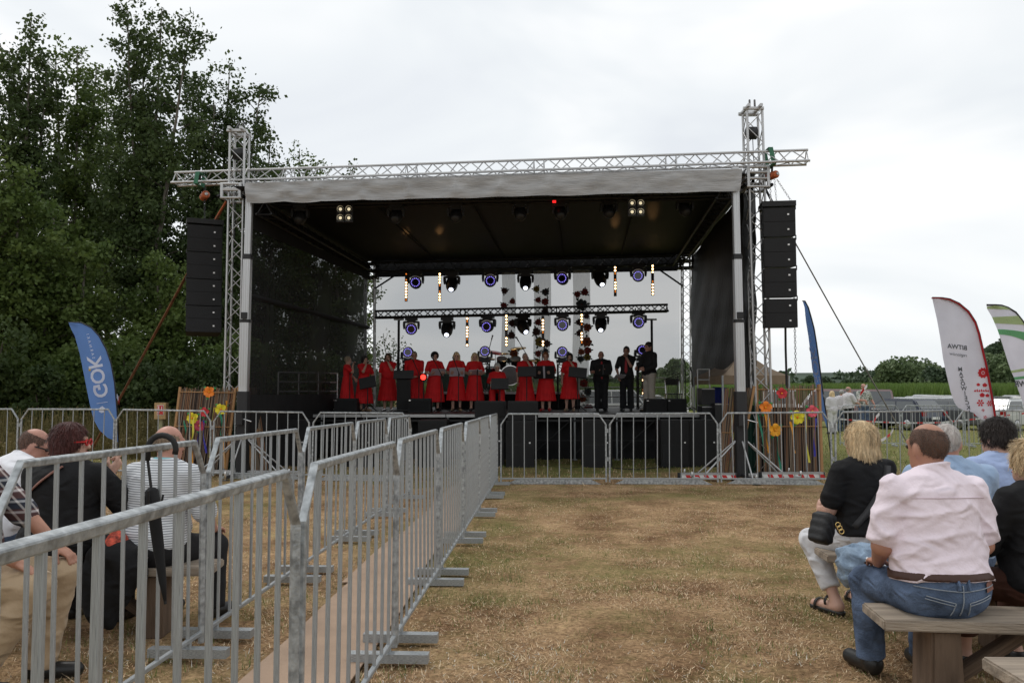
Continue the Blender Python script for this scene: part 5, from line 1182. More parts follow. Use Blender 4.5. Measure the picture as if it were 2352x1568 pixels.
def person(label, base, yaw, J, skin, hair, hcol, clothes, group=None, vox=.02, hands=None, shoes=M_SHOE, extra=None, bare_feet=False):
    """clothes: list of (name, kind, material, options)"""
    base = Vector(base); t = thing('person', label, 'person', base, group); Bf = body_fields(J); s = J['s']; hf, q = head_fields(J)
    Ry = np.array(Matrix.Rotation(yaw, 3, 'Z'))
    pts = np.stack([v for k, v in J.items() if isinstance(v, np.ndarray) and v.shape == (3,)]); lo = pts.min(0) - .24; hi = pts.max(0) + .24; lo[2] = max(lo[2], -.02)
    def emit(name, meshes, m, smooth=True):
        Vs = []; Qs = []; o_ = 0
        for V, Q in meshes: Vs.append(V); Qs.append(Q + o_); o_ += len(V)
        V = np.concatenate(Vs) @ Ry.T; me = fast_mesh(name, V, np.concatenate(Qs), m, smooth); return mesh_obj(name, me, t, base)
    limbs = uni([uni(Bf['torso'], .05 * s), uni(Bf['neck'], .03 * s)], .03)
    allb = [limbs] + Bf['ua'] + Bf['fa'] + Bf['th'] + Bf['ca'] + Bf['ft']
    body = [surface_nets(uni(allb, .022 * s), lo, hi, vox)]
    hb = min(vox, .009) if vox < .016 else .011
    hc = J['hed']; body.append(surface_nets(uni([hf, Bf['neck'][0]], .03 * s), hc - V3(.13, .15, .19) * s, hc + V3(.13, .15, .15) * s, hb))
    if hands:
        for n_, dv, pn, cu in hands: add_hand(J, n_, body, dv, pn, cu if cu >= 0 else .8, point=cu < 0)
    bo = emit('body', body, SKIN[skin])
    for sx in (-1, 1):
        e_ = Ry @ q(sx * .033, .082, .006); ball('eye', Vector(e_) + base, .0125 * s, M_EYE, bo)
    mo = Ry @ q(0, .0875, -.058); ball('mouth', Vector(mo) + base, (.022 * s, .010 * s, .006 * s), M_LIP, bo)
    if hair:
        hf0 = hair_field(J, hair); hcx, hcy = float(hc[0]), float(hc[1]); ha = {'cropped': .0006, 'bald': 0, 'balding': 0}.get(hair, .0036)
        hfd = lambda x, y, z: hf0(x, y, z) + ha * np.sin(np.arctan2(y - hcy, x - hcx) * 34 + z * 14 + 2 * np.sin(z * 40)) + ha * .7 * np.sin(x * 150 + z * 60) * np.sin(y * 140)
        hv, hq = surface_nets(hfd, hc - V3(.17, .2, .28) * s, hc + V3(.17, .2, .2) * s, hb); hm_ = [(hv, hq)]
        if vox < .018:
            g_ = np.random.default_rng(len(hv)); fn_ = np.cross(hv[hq[:, 2]] - hv[hq[:, 0]], hv[hq[:, 3]] - hv[hq[:, 1]]); nn = np.zeros_like(hv)
            for k_ in range(4): np.add.at(nn, hq[:, k_], fn_)
            nn /= np.linalg.norm(nn, axis=1)[:, None] + 1e-9; nn *= np.sign(((hv - hc) * nn).sum(1).mean())
            crop_ = hair in ('cropped', 'bald', 'balding'); ns_ = 5200 if not crop_ else 4200; j_ = g_.integers(0, len(hv), ns_); p0 = hv[j_]; n0 = nn[j_]
            t0 = np.array([0, 0, -1.0]) - n0 * (-n0[:, 2:3]); rad = p0 - hc; rad[:, 2] = 0; t0 = t0 + rad * 2.0 * np.clip(n0[:, 2:3], 0, 1) + g_.normal(size=p0.shape) * ((.12 if hair in ('longbob', 'bob') else .25) if not crop_ else .5); t0 -= n0 * (t0 * n0).sum(1)[:, None]; t0 /= np.linalg.norm(t0, axis=1)[:, None] + 1e-9
            ln_ = (.025 + .045 * g_.random(ns_))[:, None] if not crop_ else (.006 + .008 * g_.random(ns_))[:, None]; lift = ((.10 + .16 * g_.random(ns_)) * (.45 if hair in ('longbob', 'bob') else 1))[:, None] if not crop_ else .45
            sd0 = np.cross(n0, t0); wd_ = .0017 if not crop_ else .0011
            sv_ = np.stack([p0 - sd0 * wd_, p0 + sd0 * wd_, p0 + t0 * ln_ + n0 * ln_ * lift + sd0 * wd_ * .4, p0 + t0 * ln_ + n0 * ln_ * lift - sd0 * wd_ * .4], 1).reshape(-1, 3); hm_.append((sv_, np.arange(len(sv_)).reshape(-1, 4)))
        emit('hair', hm_, CROP[hcol] if hair in ('cropped', 'bald', 'balding') and hcol in CROP else HAIR[hcol])
    for name, kind, m, op in clothes:
        ex = op.get('grow', .012); wr = wrinkle(op.get('wr', .0035), op.get('wk', 'shirt'), op.get('seed', 1)); fs = []
        up = J['TR'] @ V3(0, 0, 1)
        neckcut = sub_
        if kind in ('shirt', 'dress'):
            sl_ = op.get('sleeve', .62); parts = [uni(Bf['torso'], .05 * s), Bf['neck'][1], Bf['neck'][2]]
            slv = []
            for n_ in 'LR':
                sh, el_, wr_ = J['sh' + n_], J['el' + n_], J['wr' + n_]; ba = J['b'] ** .4
                if sl_ <= 1: slv.append(rc(sh, sh + (el_ - sh) * sl_, .051 * s * ba, op.get('cuff', .053) * s * ba))
                else: slv += [rc(sh, el_, .051 * s * ba, .047 * s * ba), rc(el_, el_ + (wr_ - el_) * (sl_ - 1), .045 * s * ba, .034 * s * ba)]
            f = uni([uni(parts, .04 * s), uni(slv, .005)], op.get('slk', .016) * s)
            if kind == 'shirt':
                drop = op.get('drop', .02); f = uni([f, ell(J['pel'] + up * .05 * s, V3(.172 * J['b'], .13 * J['b'], .13) * s, J['TR'])], .04)
                f = inter(f, half(J['pel'] + up * -drop * s, -up), .008)
            else:
                w0 = J['pel'] + V3(0, 0, .10 * s); hem = op.get('hem', .43) * s; r0, r1 = .155 * s * J['b'], op.get('flare', .27) * s * J['b'] ** .5
                def skirt(x, y, z, w0=w0, hem=hem, r0=r0, r1=r1):
                    tt = np.clip((w0[2] - z) / (w0[2] - hem), 0, 1); a = np.arctan2(y - w0[1], x - w0[0]); r_ = r0 + (r1 - r0) * tt ** .8 + .010 * tt * np.sin(a * 19 + 2 * np.sin(a * 3))
                    d = np.sqrt(((x - w0[0])) ** 2 + ((y - w0[1]) * 1.18) ** 2) - r_
                    return smax(smax(d * .9, z - w0[2] - .02, .02), hem - z, .01)
                f = uni([f, skirt], .03 * s)
            g0 = grow(f, ex); nk = uni([Bf['neck'][0]], .01)
            vn = op.get('neck', .012); f2 = sub_(g0, grow(rc(J['nek'] + up * .012 * s, J['nek'] + up * .2 * s, .060 * s, .075 * s), vn), .01)
            if op.get('collar'): f2 = uni([f2, sub_(inter(inter(grow(rc(J['nek'] - up * .01 * s, J['hed'], .072 * s * J['b'] ** .3, .066 * s * J['b'] ** .3), .010), half(J['nek'] + up * .045 * s, up + J['TR'] @ V3(0, .25, 0))), half(J['nek'] - up * .04 * s, -up)), rc(J['nek'] - up * .1 * s, J['hed'], .050 * s, .050 * s), .004)], .004)
            fn = lambda x, y, z, f2=f2: f2(x, y, z) + wr(x, y, z)
            lo2 = lo.copy(); lo2[2] = max(lo[2], (J['pel'][2] - .32) if kind == 'shirt' else lo[2]); hi2 = hi.copy(); hi2[2] = J['nek'][2] + .12
            if kind == 'shirt' and abs(J['knL'][1] - J['pel'][1]) > .25: hi2[1] = min(hi[1], max(J['elL'][1], J['elR'][1], J['pel'][1] + (.3 if op.get('sleeve', .6) <= 1 else .55)) + .15)
            emit(name, [surface_nets(fn, lo2, hi2, op.get('vox', vox))], m)
        elif kind == 'trousers':
            hem = op.get('hem', .0); parts = [ell(J['pel'], V3(.178 * J['b'], .132 * J['b'], .14) * s, J['TR'])] + Bf['th']
            sn = []
            for i_, n_ in enumerate('LR'):
                an = J['an' + n_] + (J['kn' + n_] - J['an' + n_]) * hem; rk = op.get('leg', .066); dd_ = J['an' + n_] - J['kn' + n_]
                sn.append(inter(uni([rc(J['kn' + n_], J['an' + n_], (.060) * s * J['b'] ** .5, rk * s), Bf['ca'][2 * i_], Bf['ca'][2 * i_ + 1]], .02), half(an, dd_), .006))
            f = uni([uni(parts, .03), uni(sn, .005)], .03); f = inter(f, half(J['pel'] + up * op.get('rise', .10) * s, up), .008); f = grow(f, ex)
            fn = lambda x, y, z, f=f: f(x, y, z) + wr(x, y, z)
            hi2 = hi.copy(); hi2[2] = J['pel'][2] + .25
            emit(name, [surface_nets(fn, lo, hi2, op.get('vox', vox))], m)
            if op.get('belt'):
                bf = uni([ell(J['pel'], V3(.178 * J['b'], .132 * J['b'], .14) * s, J['TR']), uni(Bf['torso'], .05 * s)], .03); hb_ = op['belt']
                bf = inter(inter(grow(bf, ex + .016), half(J['pel'] + up * (hb_ + .019), up), .004), half(J['pel'] + up * (hb_ - .019), -up), .004)
                p0_ = J['pel']; emit('belt', [surface_nets(bf, p0_ - V3(.42, .36, .12), p0_ + V3(.42, .36, .22), .009)], M_LEATHER)
    if shoes and not bare_feet:
        for n_ in 'LR':
            k = 'L' == n_; fsh = grow(Bf['ft'][0 if k else 1], .008); fsh = inter(fsh, half(J['an' + n_] + V3(0, 0, .0), (0, 0, 1)), .01)
            a_ = J['an' + n_]; emit('shoe', [surface_nets(fsh, np.minimum(a_, J['toe' + n_]) - .09, np.maximum(a_, J['toe' + n_]) + .08, max(.010, vox * .6))], shoes)
    PEOPLE[label] = (t, J, Ry, base); return t
def attach(t, Ry, base, p): return Vector(Ry @ np.array(p)) + base

M_RED = mat('red_dress_cloth', (.68, .012, .016), .75, 0, .12, 6, .2, 30); M_BLKSHIRT = mat('black_shirt_cloth', (.014, .014, .015), .8, 0, .2, 6, .2, 30); M_BLKTR = mat('black_trouser_cloth', (.012, .012, .014), .85, 0, .2, 6, .2, 30)
M_LTTR = mat('stone_trouser_cloth', (.42, .38, .33), .85, 0, .1, 6, .3, 25); M_TIE = mat('red_tie', (.35, .012, .02), .6)
M_FOLD = mat('white_folder', (.55, .52, .58), .6); M_FOLDB = mat('black_folder', (.012, .012, .013), .5); M_SILVSH = mat('silver_shoe', (.7, .7, .72), .25, .8); M_REDSH = mat('red_shoe', (.4, .02, .02), .4); M_NUDE = mat('beige_shoe', (.35, .24, .15), .5)
YC = 22.9
def held_mic(t, J, Ry, base, n_='R'):
    w = attach(t, Ry, base, J['wr' + n_] + V3(0, .05, .06)); hd = attach(t, Ry, base, J['hed'] + V3(0, .12, -.06) * J['s'])
    m_ = thing('microphone', 'handheld black microphone held by the ' + t['label'].split(' in ')[0][-60:], 'microphone', w, 'handheld microphones'); d = (hd - w).normalized(); e = hd - d * .03
    rod('handle', e - d * .2, e, .016, M_BLKM, m_); ball('grille_head', e, .027, M_GALV, m_)
def held_folder(label, t, J, Ry, base, size, m, off=(0, .34, 1.12), tilt=-.9, yaw=0):
    c = attach(t, Ry, base, V3(*off) * J['s']); Rm = Matrix(Ry) @ Matrix.Rotation(yaw, 3, 'Z') @ Matrix.Rotation(tilt, 3, 'X')
    f = thing('music_folder', label, 'folder', c, 'held music folders')
    for s_ in (-1, 1): block('cover', c + Rm @ Vector((s_ * size[0] / 4, 0, 0)), (size[0] / 2 - .004, .012, size[1]), m, f, rot=Rm @ Matrix.Rotation(s_ * .12, 3, 'Z'))
    block('pages', c + Rm @ Vector((0, -.012, 0)), (size[0] * .9, .006, size[1] * .92), M_FOLD, f, rot=Rm)
def singer(px, pytop, Y, label, yaw, b, hair, hcol, pose, skin='fair', shoes=M_SHOE, hem=.31, sleeve=.75):
    v = at(px, 930, Y); H = (at(px, pytop, Y).z - DECKZ) / 1.012; J = base_joints(H, b, True); s = J['s']
    h = []
    if pose == 'mic': arms(J, V3(-.14, .20, 1.02) * s, V3(.06, .20, 1.43) * s, (-.7, -.3, -.6), (.55, -.1, -.8)); h = [('R', (-.2, .2, .9), (-.5, .8, 0), 1.1), ('L', (.2, .5, -.6), (.8, 0, .2), .5)]
    elif pose == 'micl': arms(J, V3(-.05, .20, 1.43) * s, V3(.23, .06, .84) * s, (-.55, -.1, -.8), (.7, -.4, -.2)); h = [('L', (.2, .2, .9), (.5, .8, 0), 1.1), ('R', (0, .15, -1), (-1, 0, 0), .5)]
    elif pose == 'folder': arms(J, V3(-.16, .27, 1.06) * s, V3(.16, .27, 1.06) * s); h = [('R', (-.2, .9, .3), (-.2, -.2, 1), .7), ('L', (.2, .9, .3), (.2, -.2, 1), .7)]
    elif pose == 'clasp': arms(J, V3(-.07, .22, .98) * s, V3(.07, .22, .98) * s); h = [('R', (-.9, .3, 0), (0, -1, 0), .8), ('L', (.9, .3, 0), (0, -1, 0), .8)]
    J['HR'] = rotm(0, -.08, 0)
    t = person(label, (v.x, Y, DECKZ), yaw, J, skin, hair, hcol, [('dress', 'dress', M_RED, dict(hem=hem, sleeve=sleeve, grow=.010, wr=.003, seed=px, vox=.017, cuff=.053, flare=.275))], 'choir in red dresses', .02, h, shoes)
    Ry = np.array(Matrix.Rotation(yaw, 3, 'Z')); base = Vector((v.x, Y, DECKZ))
    if pose == 'mic': held_mic(t, J, Ry, base, 'R')
    if pose == 'micl': held_mic(t, J, Ry, base, 'L')
    return t, J, Ry, base
PI = math.pi
singer(797, 818, 22.5, 'leftmost choir singer in a red dress with short brown hair, seen sideways', -PI / 2 - .15, .98, 'full', 'fairgrey', 'mic', hem=.20)
singer(836, 816, 22.6, 'black-haired choir singer in a red dress, second from the left', PI + .75, 1.08, 'bob', 'black', 'mic', hem=.25, shoes=M_NUDE)
singer(891, 810, YC, 'long brown-haired choir singer in a red dress with shiny silver shoes', PI - .1, 1.12, 'long', 'brown', 'micl', shoes=M_SILVSH)
singer(951, 806, 23.0, 'broad blond short-haired choir singer in a red dress behind the thick music stand', PI, 1.32, 'short', 'fairgrey', 'clasp', skin='red', hem=.28)
q = singer(998, 808, YC, 'black curly-haired choir singer in a red dress holding a folder', PI + .35, 1.08, 'curly', 'black', 'folder', hem=.27); held_folder('white folder held by the curly-haired singer', *q, (.42, .28), M_FOLD, yaw=.1)
q = singer(1048, 807, YC, 'long-haired blonde choir singer in a red dress, left of the two blondes with folders', PI + .12, 1.04, 'long', 'blonde', 'folder', shoes=M_NUDE); held_folder('pale folder held by the left blonde singer', *q, (.42, .30), M_FOLD, tilt=-.7)
q = singer(1090, 809, YC, 'long-haired blonde choir singer in a red dress, right of the two blondes with folders', PI + .1, 1.0, 'long', 'blonde', 'folder'); held_folder('pale folder held by the right blonde singer', *q, (.38, .28), M_FOLD, tilt=-1.1)
singer(1206, 809, YC, 'short grey-haired choir singer in a red dress right of the seated one', PI + .15, 1.06, 'cropped', 'white', 'micl', hem=.28)
q = singer(1254, 808, YC, 'short red-haired choir singer in a red dress holding a black folder', PI - .2, 1.12, 'full', 'ginger', 'folder', shoes=M_REDSH, hem=.30); held_folder('large black folder held by the red-haired singer', *q, (.60, .36), M_FOLDB, tilt=-.25)
singer(1309, 810, YC, 'dark bobbed choir singer in a red dress beside the bald man', PI - .15, 1.0, 'bob', 'dark', 'micl', shoes=M_NUDE, hem=.36)
# seated singer
v = at(1142, 930, 22.9); J = sit_joints(1.60, .50, 1.05, True, lean=.1, spread=.13); J['HR'] = rotm(0, -.3, 0); arms(J, V3(-.14, .42, .80), V3(.14, .42, .80))
zc = DECKZ + .42; PS = DECKZ + .12
person('white-haired choir singer seated in red behind a music stand', (v.x, 22.9, DECKZ - .02), PI, J, 'fair', 'full', 'white', [('blouse', 'shirt', M_RED, dict(sleeve=1.5, grow=.014, drop=.05, seed=3)), ('red_trousers', 'trousers', M_RED, dict(grow=.02, leg=.085))], 'choir in red dresses', .02, [('R', (-.1, .9, -.2), (0, 0, -1), .4), ('L', (.1, .9, -.2), (0, 0, -1), .4)])
st = thing('piano_stool', 'black stool under the seated singer', 'stool', (v.x, 22.9, DECKZ)); block('seat', (v.x, 22.92, DECKZ + .45), (.45, .36, .07), M_RUB, st)
for sx in (-.18, .18):
    for sy in (-.13, .13): rod('leg', (v.x + sx, 22.92 + sy, DECKZ), (v.x + sx, 22.92 + sy, DECKZ + .42), .018, M_BLKM, st)
def man(px, pytop, Y, label, yaw, b, hair, hcol, wl, wr_, h, trm, jacket=False, skin='red'):
    v = at(px, 930, Y); H = (at(px, pytop, Y).z - DECKZ) / 1.012; J = base_joints(H, b); s = J['s']; arms(J, V3(*wl) * s, V3(*wr_) * s); J['HR'] = rotm(0, -.1, 0)
    t = person(label, (v.x, Y, DECKZ), yaw, J, skin, hair, hcol, [('shirt', 'shirt', M_BLKSHIRT, dict(sleeve=1.9 if jacket else .8, grow=.022 if jacket else .014, drop=.16 if jacket else .02, seed=px, collar=True)), ('trousers', 'trousers', trm, dict(grow=.018, leg=.075))], 'men at the right of the choir', .02, h)
    Ry = np.array(Matrix.Rotation(yaw, 3, 'Z')); base = Vector((v.x, Y, DECKZ)); return t, J, Ry, base
q = man(1381, 805, YC, 'bald man in a black short-sleeved shirt and red tie holding a book', PI, 1.22, 'bald', 'grey', (-.10, .26, 1.13), (.12, .26, 1.10), [('R', (-.5, .7, .3), (0, -.3, 1), .9), ('L', (.5, .7, .3), (0, -.3, 1), .9)], M_BLKTR)
def tie(q, ln=.42):
    t, J, Ry, base = q; s = J['s']; m = MB(); a = attach(t, Ry, base, V3(0, .16, 1.40) * s + V3(0, .03 * (J['b'] - 1) * 8, 0)); b_ = attach(t, Ry, base, V3(0, .185 * J['b'], 1.40 - ln) * s)
    a = attach(t, Ry, base, V3(0, .13 * J['b'], 1.40) * s); xx = Vector(Ry @ V3(1, 0, 0)); mid = a.lerp(b_, .85)
    m.add([a - xx * .02, a + xx * .02, mid + xx * .042, b_, mid - xx * .042], [(0, 1, 2, 3, 4)]); m.build('tie', M_TIE, t)
tie(q, .5); held_mic(*q, 'L'); held_folder('open black book held by the bald man', *q, (.46, .30), M_FOLDB, off=(-.02, .36, 1.17), tilt=-.3)
q = man(1440, 794, YC, 'dark-haired man in black with a red tie singing into a microphone', PI - .25, .98, 'short', 'dark', (-.02, .22, 1.40), (.20, .12, .92), [('L', (.2, .3, .9), (.5, .8, 0), 1.1), ('R', (0, .3, -.9), (-1, 0, 0), .8)], M_BLKTR)
tie(q); held_mic(*q, 'L'); held_folder('white folder held at the hip of the dark-haired man', *q, (.30, .22), M_FOLD, off=(.16, .22, .90), tilt=-1.1, yaw=.5)
q = man(1492, 784, 21.7, 'man in a black jacket and light trousers turned to the singers', PI - 1.05, 1.0, 'short', 'dark', (-.16, .26, 1.02), (.14, .26, 1.04), [('R', (-.3, .8, .2), (-1, 0, 0), .9), ('L', (.3, .8, .2), (1, 0, 0), .9)], M_LTTR, True)
# ------------------------------------------------------------------ audience on benches
M_PLANK = mat('weathered_plank', (.30, .245, .19), .85, 0, .35, 3, .4, 20, stretch=(.5, 6, 6)); M_LOG = mat('split_log', (.14, .095, .065), .9, 0, .4, 3, .5, 14, stretch=(4, 4, .6))
def bench(label, x0, y0, x1, y1, zt, depth=.30, th=.05, legs=(.12, .8), parts=True):
    a = Vector((x0, y0, zt - th / 2)); b = Vector((x1, y1, zt - th / 2)); c = (a + b) / 2; ang = math.atan2(b.y - a.y, b.x - a.x); t = thing('bench', label, 'bench', (c.x, c.y, gz(c.x, c.y)), 'plank benches')
    m = MB(); m.box(c, ((b - a).length, depth, th), Matrix.Rotation(ang, 3, 'Z')); m.build('plank', M_PLANK, t, bevel=.008)
    for f in legs:
        q = a.lerp(b, f); g_ = gz(q.x, q.y); m = MB(); n = Vector((-math.sin(ang), math.cos(ang), 0))
        m.box((q.x, q.y, (g_ + zt - th) / 2), (.16, depth * .8, zt - th - g_), Matrix.Rotation(ang, 3, 'Z'), taper=(.85, .95)); m.build('leg', M_LOG, t, bevel=.012)
        d = (b - a).normalized(); s_ = 1 if f < .5 else -1
        rod('brace', Vector((q.x, q.y, g_ + .08)) , q + d * s_ * .42 + Vector((0, 0, -th)), .045, M_LOG, t, 'square', r2=.03)
    return t
def add_creases(m, strength=.85, sc_=5.5, dist=.05):
    n, l, p = nodes_of(m); co = n.new('ShaderNodeTexCoord'); mp_ = n.new('ShaderNodeMapping'); mp_.inputs['Scale'].default_value = (1, 1, 1.9); mp_.inputs['Rotation'].default_value = (0, .35, 0); l.new(co.outputs['Object'], mp_.inputs[0])
    q = n.new('ShaderNodeTexNoise'); q.noise_type = 'RIDGED_MULTIFRACTAL'; q.inputs['Scale'].default_value = sc_; q.inputs['Detail'].default_value = 2.5; q.inputs['Distortion'].default_value = .8; l.new(mp_.outputs[0], q.inputs['Vector'])
    b = n.new('ShaderNodeBump'); b.inputs['Strength'].default_value = strength; b.inputs['Distance'].default_value = dist; l.new(q.outputs['Fac'], b.inputs['Height'])
    old = p.inputs['Normal'].links[0].from_socket if p.inputs['Normal'].links else None
    if old: l.new(old, b.inputs['Normal'])
    l.new(b.outputs[0], p.inputs['Normal']); return m
def shirt_cloth(name, c, **k): return add_creases(mat(name, c, .85, 0, .05, 5, .3, 26, sheen=.15 if max(c) > .1 else 0, spec=.25, **k))
M_PINK = shirt_cloth('pale_pink_shirt', (.83, .72, .785)); M_BLUE = shirt_cloth('light_blue_shirt', (.30, .41, .58)); M_BLUE2 = shirt_cloth('sky_blue_tee', (.36, .45, .68)); M_WHT = shirt_cloth('white_shirt', (.78, .78, .82)); M_BLKTEE = shirt_cloth('black_tee', (.012, .012, .013)); M_WTR = shirt_cloth('white_trousers', (.66, .66, .68)); M_BEIGE = shirt_cloth('beige_chinos', (.42, .31, .20)); M_BROWN = shirt_cloth('brown_skirt', (.07, .028, .018)); M_WHT2 = shirt_cloth('white_cotton', (.62, .60, .63))
M_JEAN = mat('blue_denim', (.085, .118, .185), .9, 0, .6, 6, .35, 90, spec=.15); M_JEANL = mat('pale_denim', (.26, .35, .46), .85, 0, .3, 7, .35, 60)
add_creases(M_JEAN, .5, 7); add_creases(M_JEANL, .8, 9)
def pattern_cloth(name, kind):
    m = bpy.data.materials.new(name); m.use_nodes = True; n = m.node_tree.nodes; l = m.node_tree.links; p = n['Principled BSDF']; p.inputs['Roughness'].default_value = .85
    co = n.new('ShaderNodeTexCoord')
    def wave(axis, sc, lo, hi):
        w_ = n.new('ShaderNodeTexWave'); w_.wave_type = 'BANDS'; w_.bands_direction = axis; w_.inputs['Scale'].default_value = sc; w_.inputs['Distortion'].default_value = .25; w_.inputs['Detail'].default_value = 1; w_.inputs['Detail Scale'].default_value = .4
        l.new(co.outputs['Object'], w_.inputs['Vector']); r = n.new('ShaderNodeValToRGB'); r.color_ramp.elements[0].position = lo; r.color_ramp.elements[1].position = hi; l.new(w_.outputs['Fac'], r.inputs[0]); return r
    if kind == 'stripe':
        r = wave('Z', 21, .10, .40); r.color_ramp.elements[0].color = (.17, .18, .21, 1); r.color_ramp.elements[1].color = (.68, .70, .72, 1); l.new(r.outputs[0], p.inputs['Base Color'])
    elif kind == 'plaid':
        rs = [wave('Z', 5.5, .80, .97), wave('DIAGONAL', 7.5, .80, .97), wave('Z', 2.7, .35, .6)]
        rs[0].color_ramp.elements[0].color = (0, 0, 0, 1); rs[0].color_ramp.elements[1].color = (.30, .30, .30, 1); rs[1].color_ramp.elements[0].color = (0, 0, 0, 1); rs[1].color_ramp.elements[1].color = (.30, .28, .26, 1); rs[2].color_ramp.elements[0].color = (.016, .02, .035, 1); rs[2].color_ramp.elements[1].color = (.07, .03, .03, 1)
        a = n.new('ShaderNodeMix'); a.data_type = 'RGBA'; a.blend_type = 'ADD'; a.inputs['Factor'].default_value = 1; l.new(rs[0].outputs[0], a.inputs['A']); l.new(rs[1].outputs[0], a.inputs['B'])
        b = n.new('ShaderNodeMix'); b.data_type = 'RGBA'; b.blend_type = 'ADD'; b.inputs['Factor'].default_value = 1; l.new(a.outputs['Result'], b.inputs['A']); l.new(rs[2].outputs[0], b.inputs['B']); l.new(b.outputs['Result'], p.inputs['Base Color'])
    elif kind == 'camo':
        q = n.new('ShaderNodeTexNoise'); q.inputs['Scale'].default_value = 14; q.inputs['Detail'].default_value = 3; l.new(co.outputs['Object'], q.inputs['Vector']); r = n.new('ShaderNodeValToRGB'); r.color_ramp.elements[0].position = .42; r.color_ramp.elements[1].position = .56; r.color_ramp.elements[0].color = (.12, .15, .12, 1); r.color_ramp.elements[1].color = (.52, .52, .48, 1); l.new(q.outputs['Fac'], r.inputs[0]); l.new(r.outputs[0], p.inputs['Base Color'])
    add_creases(m, .5); MATS[name] = m; return m
M_STRIPE = pattern_cloth('striped_polo', 'stripe'); M_PLAID = pattern_cloth('plaid_shirt', 'plaid'); M_CAMO = pattern_cloth('camouflage_tee', 'camo')
M_TURQ = mat('turquoise_collar', (.22, .48, .52), .8); M_LEATH = mat('brown_leather', (.06, .025, .014), .5); M_STRAPB = mat('tan_bag_strap', (.22, .10, .075), .7); M_SAND = mat('sandal_strap', (.02, .018, .016), .5); M_GOLD = mat('gold_clasp', (.7, .5, .2), .25, .9); M_BAG = mat('black_bag_leather', (.014, .014, .015), .55, 0, .2, 10, .2, 40); M_REDGL = mat('red_glasses', (.5, .02, .02), .3)
SEAT = .445
def seat_at(px, Y): v = at(px, 900, Y); return Vector((v.x, Y, gz(v.x, Y)))
def strap_on(t, J, Ry, base, pts, r, m, name='bag_strap', flat=.16):
    mb = MB(); P = [attach(t, Ry, base, p_) for p_ in pts]; mb.tube(P, r, prof=[(1, flat), (1, -flat), (-1, -flat), (-1, flat)]); return mb.build(name, m, t, True)
GR = 'seated audience'
# --- pink shirt
base = seat_at(2150, 4.2); J = sit_joints(1.80, SEAT, 1.18, False, lean=.10, spread=.16, head_yaw=.28, head_pitch=-.06); s = J['s']; J['wa'] = 1.20
J['shL'][0] = -.205; J['shR'][0] = .205
arms(J, V3(-.22, .25, .64), V3(.24, .25, .64), (-.8, -.3, -.6), (.8, -.3, -.6)); yaw = .06
for n_, sx in (('L', -1), ('R', 1)): J['el' + n_] = J['sh' + n_] + V3(sx * .062, .02, -.285); J['wr' + n_] = J['el' + n_] + V3(-sx * .08, .20, -.12)
pk = person('big man in a pale pink short-sleeved shirt and jeans on the right bench', base, yaw, J, 'tan', 'balding', 'stubble',
  [('shirt', 'shirt', M_PINK, dict(sleeve=.76, cuff=.060, grow=.013, wr=.0105, slk=.010, wk='back', drop=-.055, seed=2, collar=True, vox=.0095)), ('jeans', 'trousers', M_JEAN, dict(grow=.013, rise=.062, leg=.056, wr=.005, vox=.0115, belt=.066))], GR, .0125, [('R', (-.3, .9, -.1), (0, 0, -1), .5), ('L', (.3, .9, -.1), (0, 0, -1), .5)])
Ry = np.array(Matrix.Rotation(yaw, 3, 'Z'))
M_STITCH = mat('pale_jean_stitching', (.26, .29, .33), .8)
fpk = grow(uni([ell(J['pel'], V3(.178 * J['b'], .132 * J['b'], .14) * s, J['TR'])] + body_fields(J)['th'], .03), .019)
def on_back(x, z, f=fpk):   # project a point onto the rear surface of the jeans
    lo_, hi_ = -.6, 0.05
    for y_ in np.linspace(-.6, .1, 280):
        if float(f(np.float64(x), np.float64(y_), np.float64(z))) < .0: return V3(x, y_ - .004, z)
    return V3(x, -.1, z)
def stitch(pts, r=.0028, name='stitching', m=None):
    mb = MB(); P = [attach(pk, Ry, base, on_back(x, z)) for x, z in pts]; mb.tube(P, r, 5); mb.build(name, m or M_STITCH, pk, True)
pz = J['pel'][2]
def lerp_pts(a, b, n=8): return [(a[0] + (b[0] - a[0]) * i / n, a[1] + (b[1] - a[1]) * i / n) for i in range(n + 1)]
for sx in (-1, 1):
    stitch(lerp_pts((sx * .035, pz - .035), (sx * .16, pz - .005))); stitch(lerp_pts((sx * .038, pz - .048), (sx * .165, pz - .018))); stitch(lerp_pts((sx * .035, pz - .035), (sx * .045, pz - .10)))
    stitch(lerp_pts((sx * .0, pz + .02), (sx * .20, pz + .035)))
stitch(lerp_pts((0, pz + .05), (0, pz - .10)), .003)
for x_ in (-.02, .03):
    mb = MB(); P = [attach(pk, Ry, base, on_back(x_, z) + V3(0, -.006, 0)) for z in (pz + .03, pz + .05, pz + .075)]; mb.tube(P, .009, 5); mb.build('belt_loop', M_JEAN, pk)
mb = MB(); P = [attach(pk, Ry, base, on_back(x, z) + V3(0, -.003, 0)) for x, z in ((.14, pz + .05), (.205, pz + .06), (.20, pz + .015), (.135, pz + .008))]; mb.add(P, [(0, 1, 2, 3)]); mb.build('leather_patch', M_STRAPB, pk)
# yoke seam on the shirt
fsh = grow(uni([uni(body_fields(J)['torso'], .05 * s), body_fields(J)['neck'][1], body_fields(J)['neck'][2]], .04 * s), .016)
zz = J['shL'][2] - .035; mb = MB(); P = []
for x_ in np.linspace(-.22, .22, 15):
    z_ = zz - .0 + .012 * (1 - (x_ / .22) ** 2); q_ = on_back(x_, z_, fsh); P.append(attach(pk, Ry, base, q_ + V3(0, .001, 0)))
mb.tube(P, .0022, 5); mb.build('yoke_seam', mat('pink_seam', (.62, .50, .54), .8), pk, True)
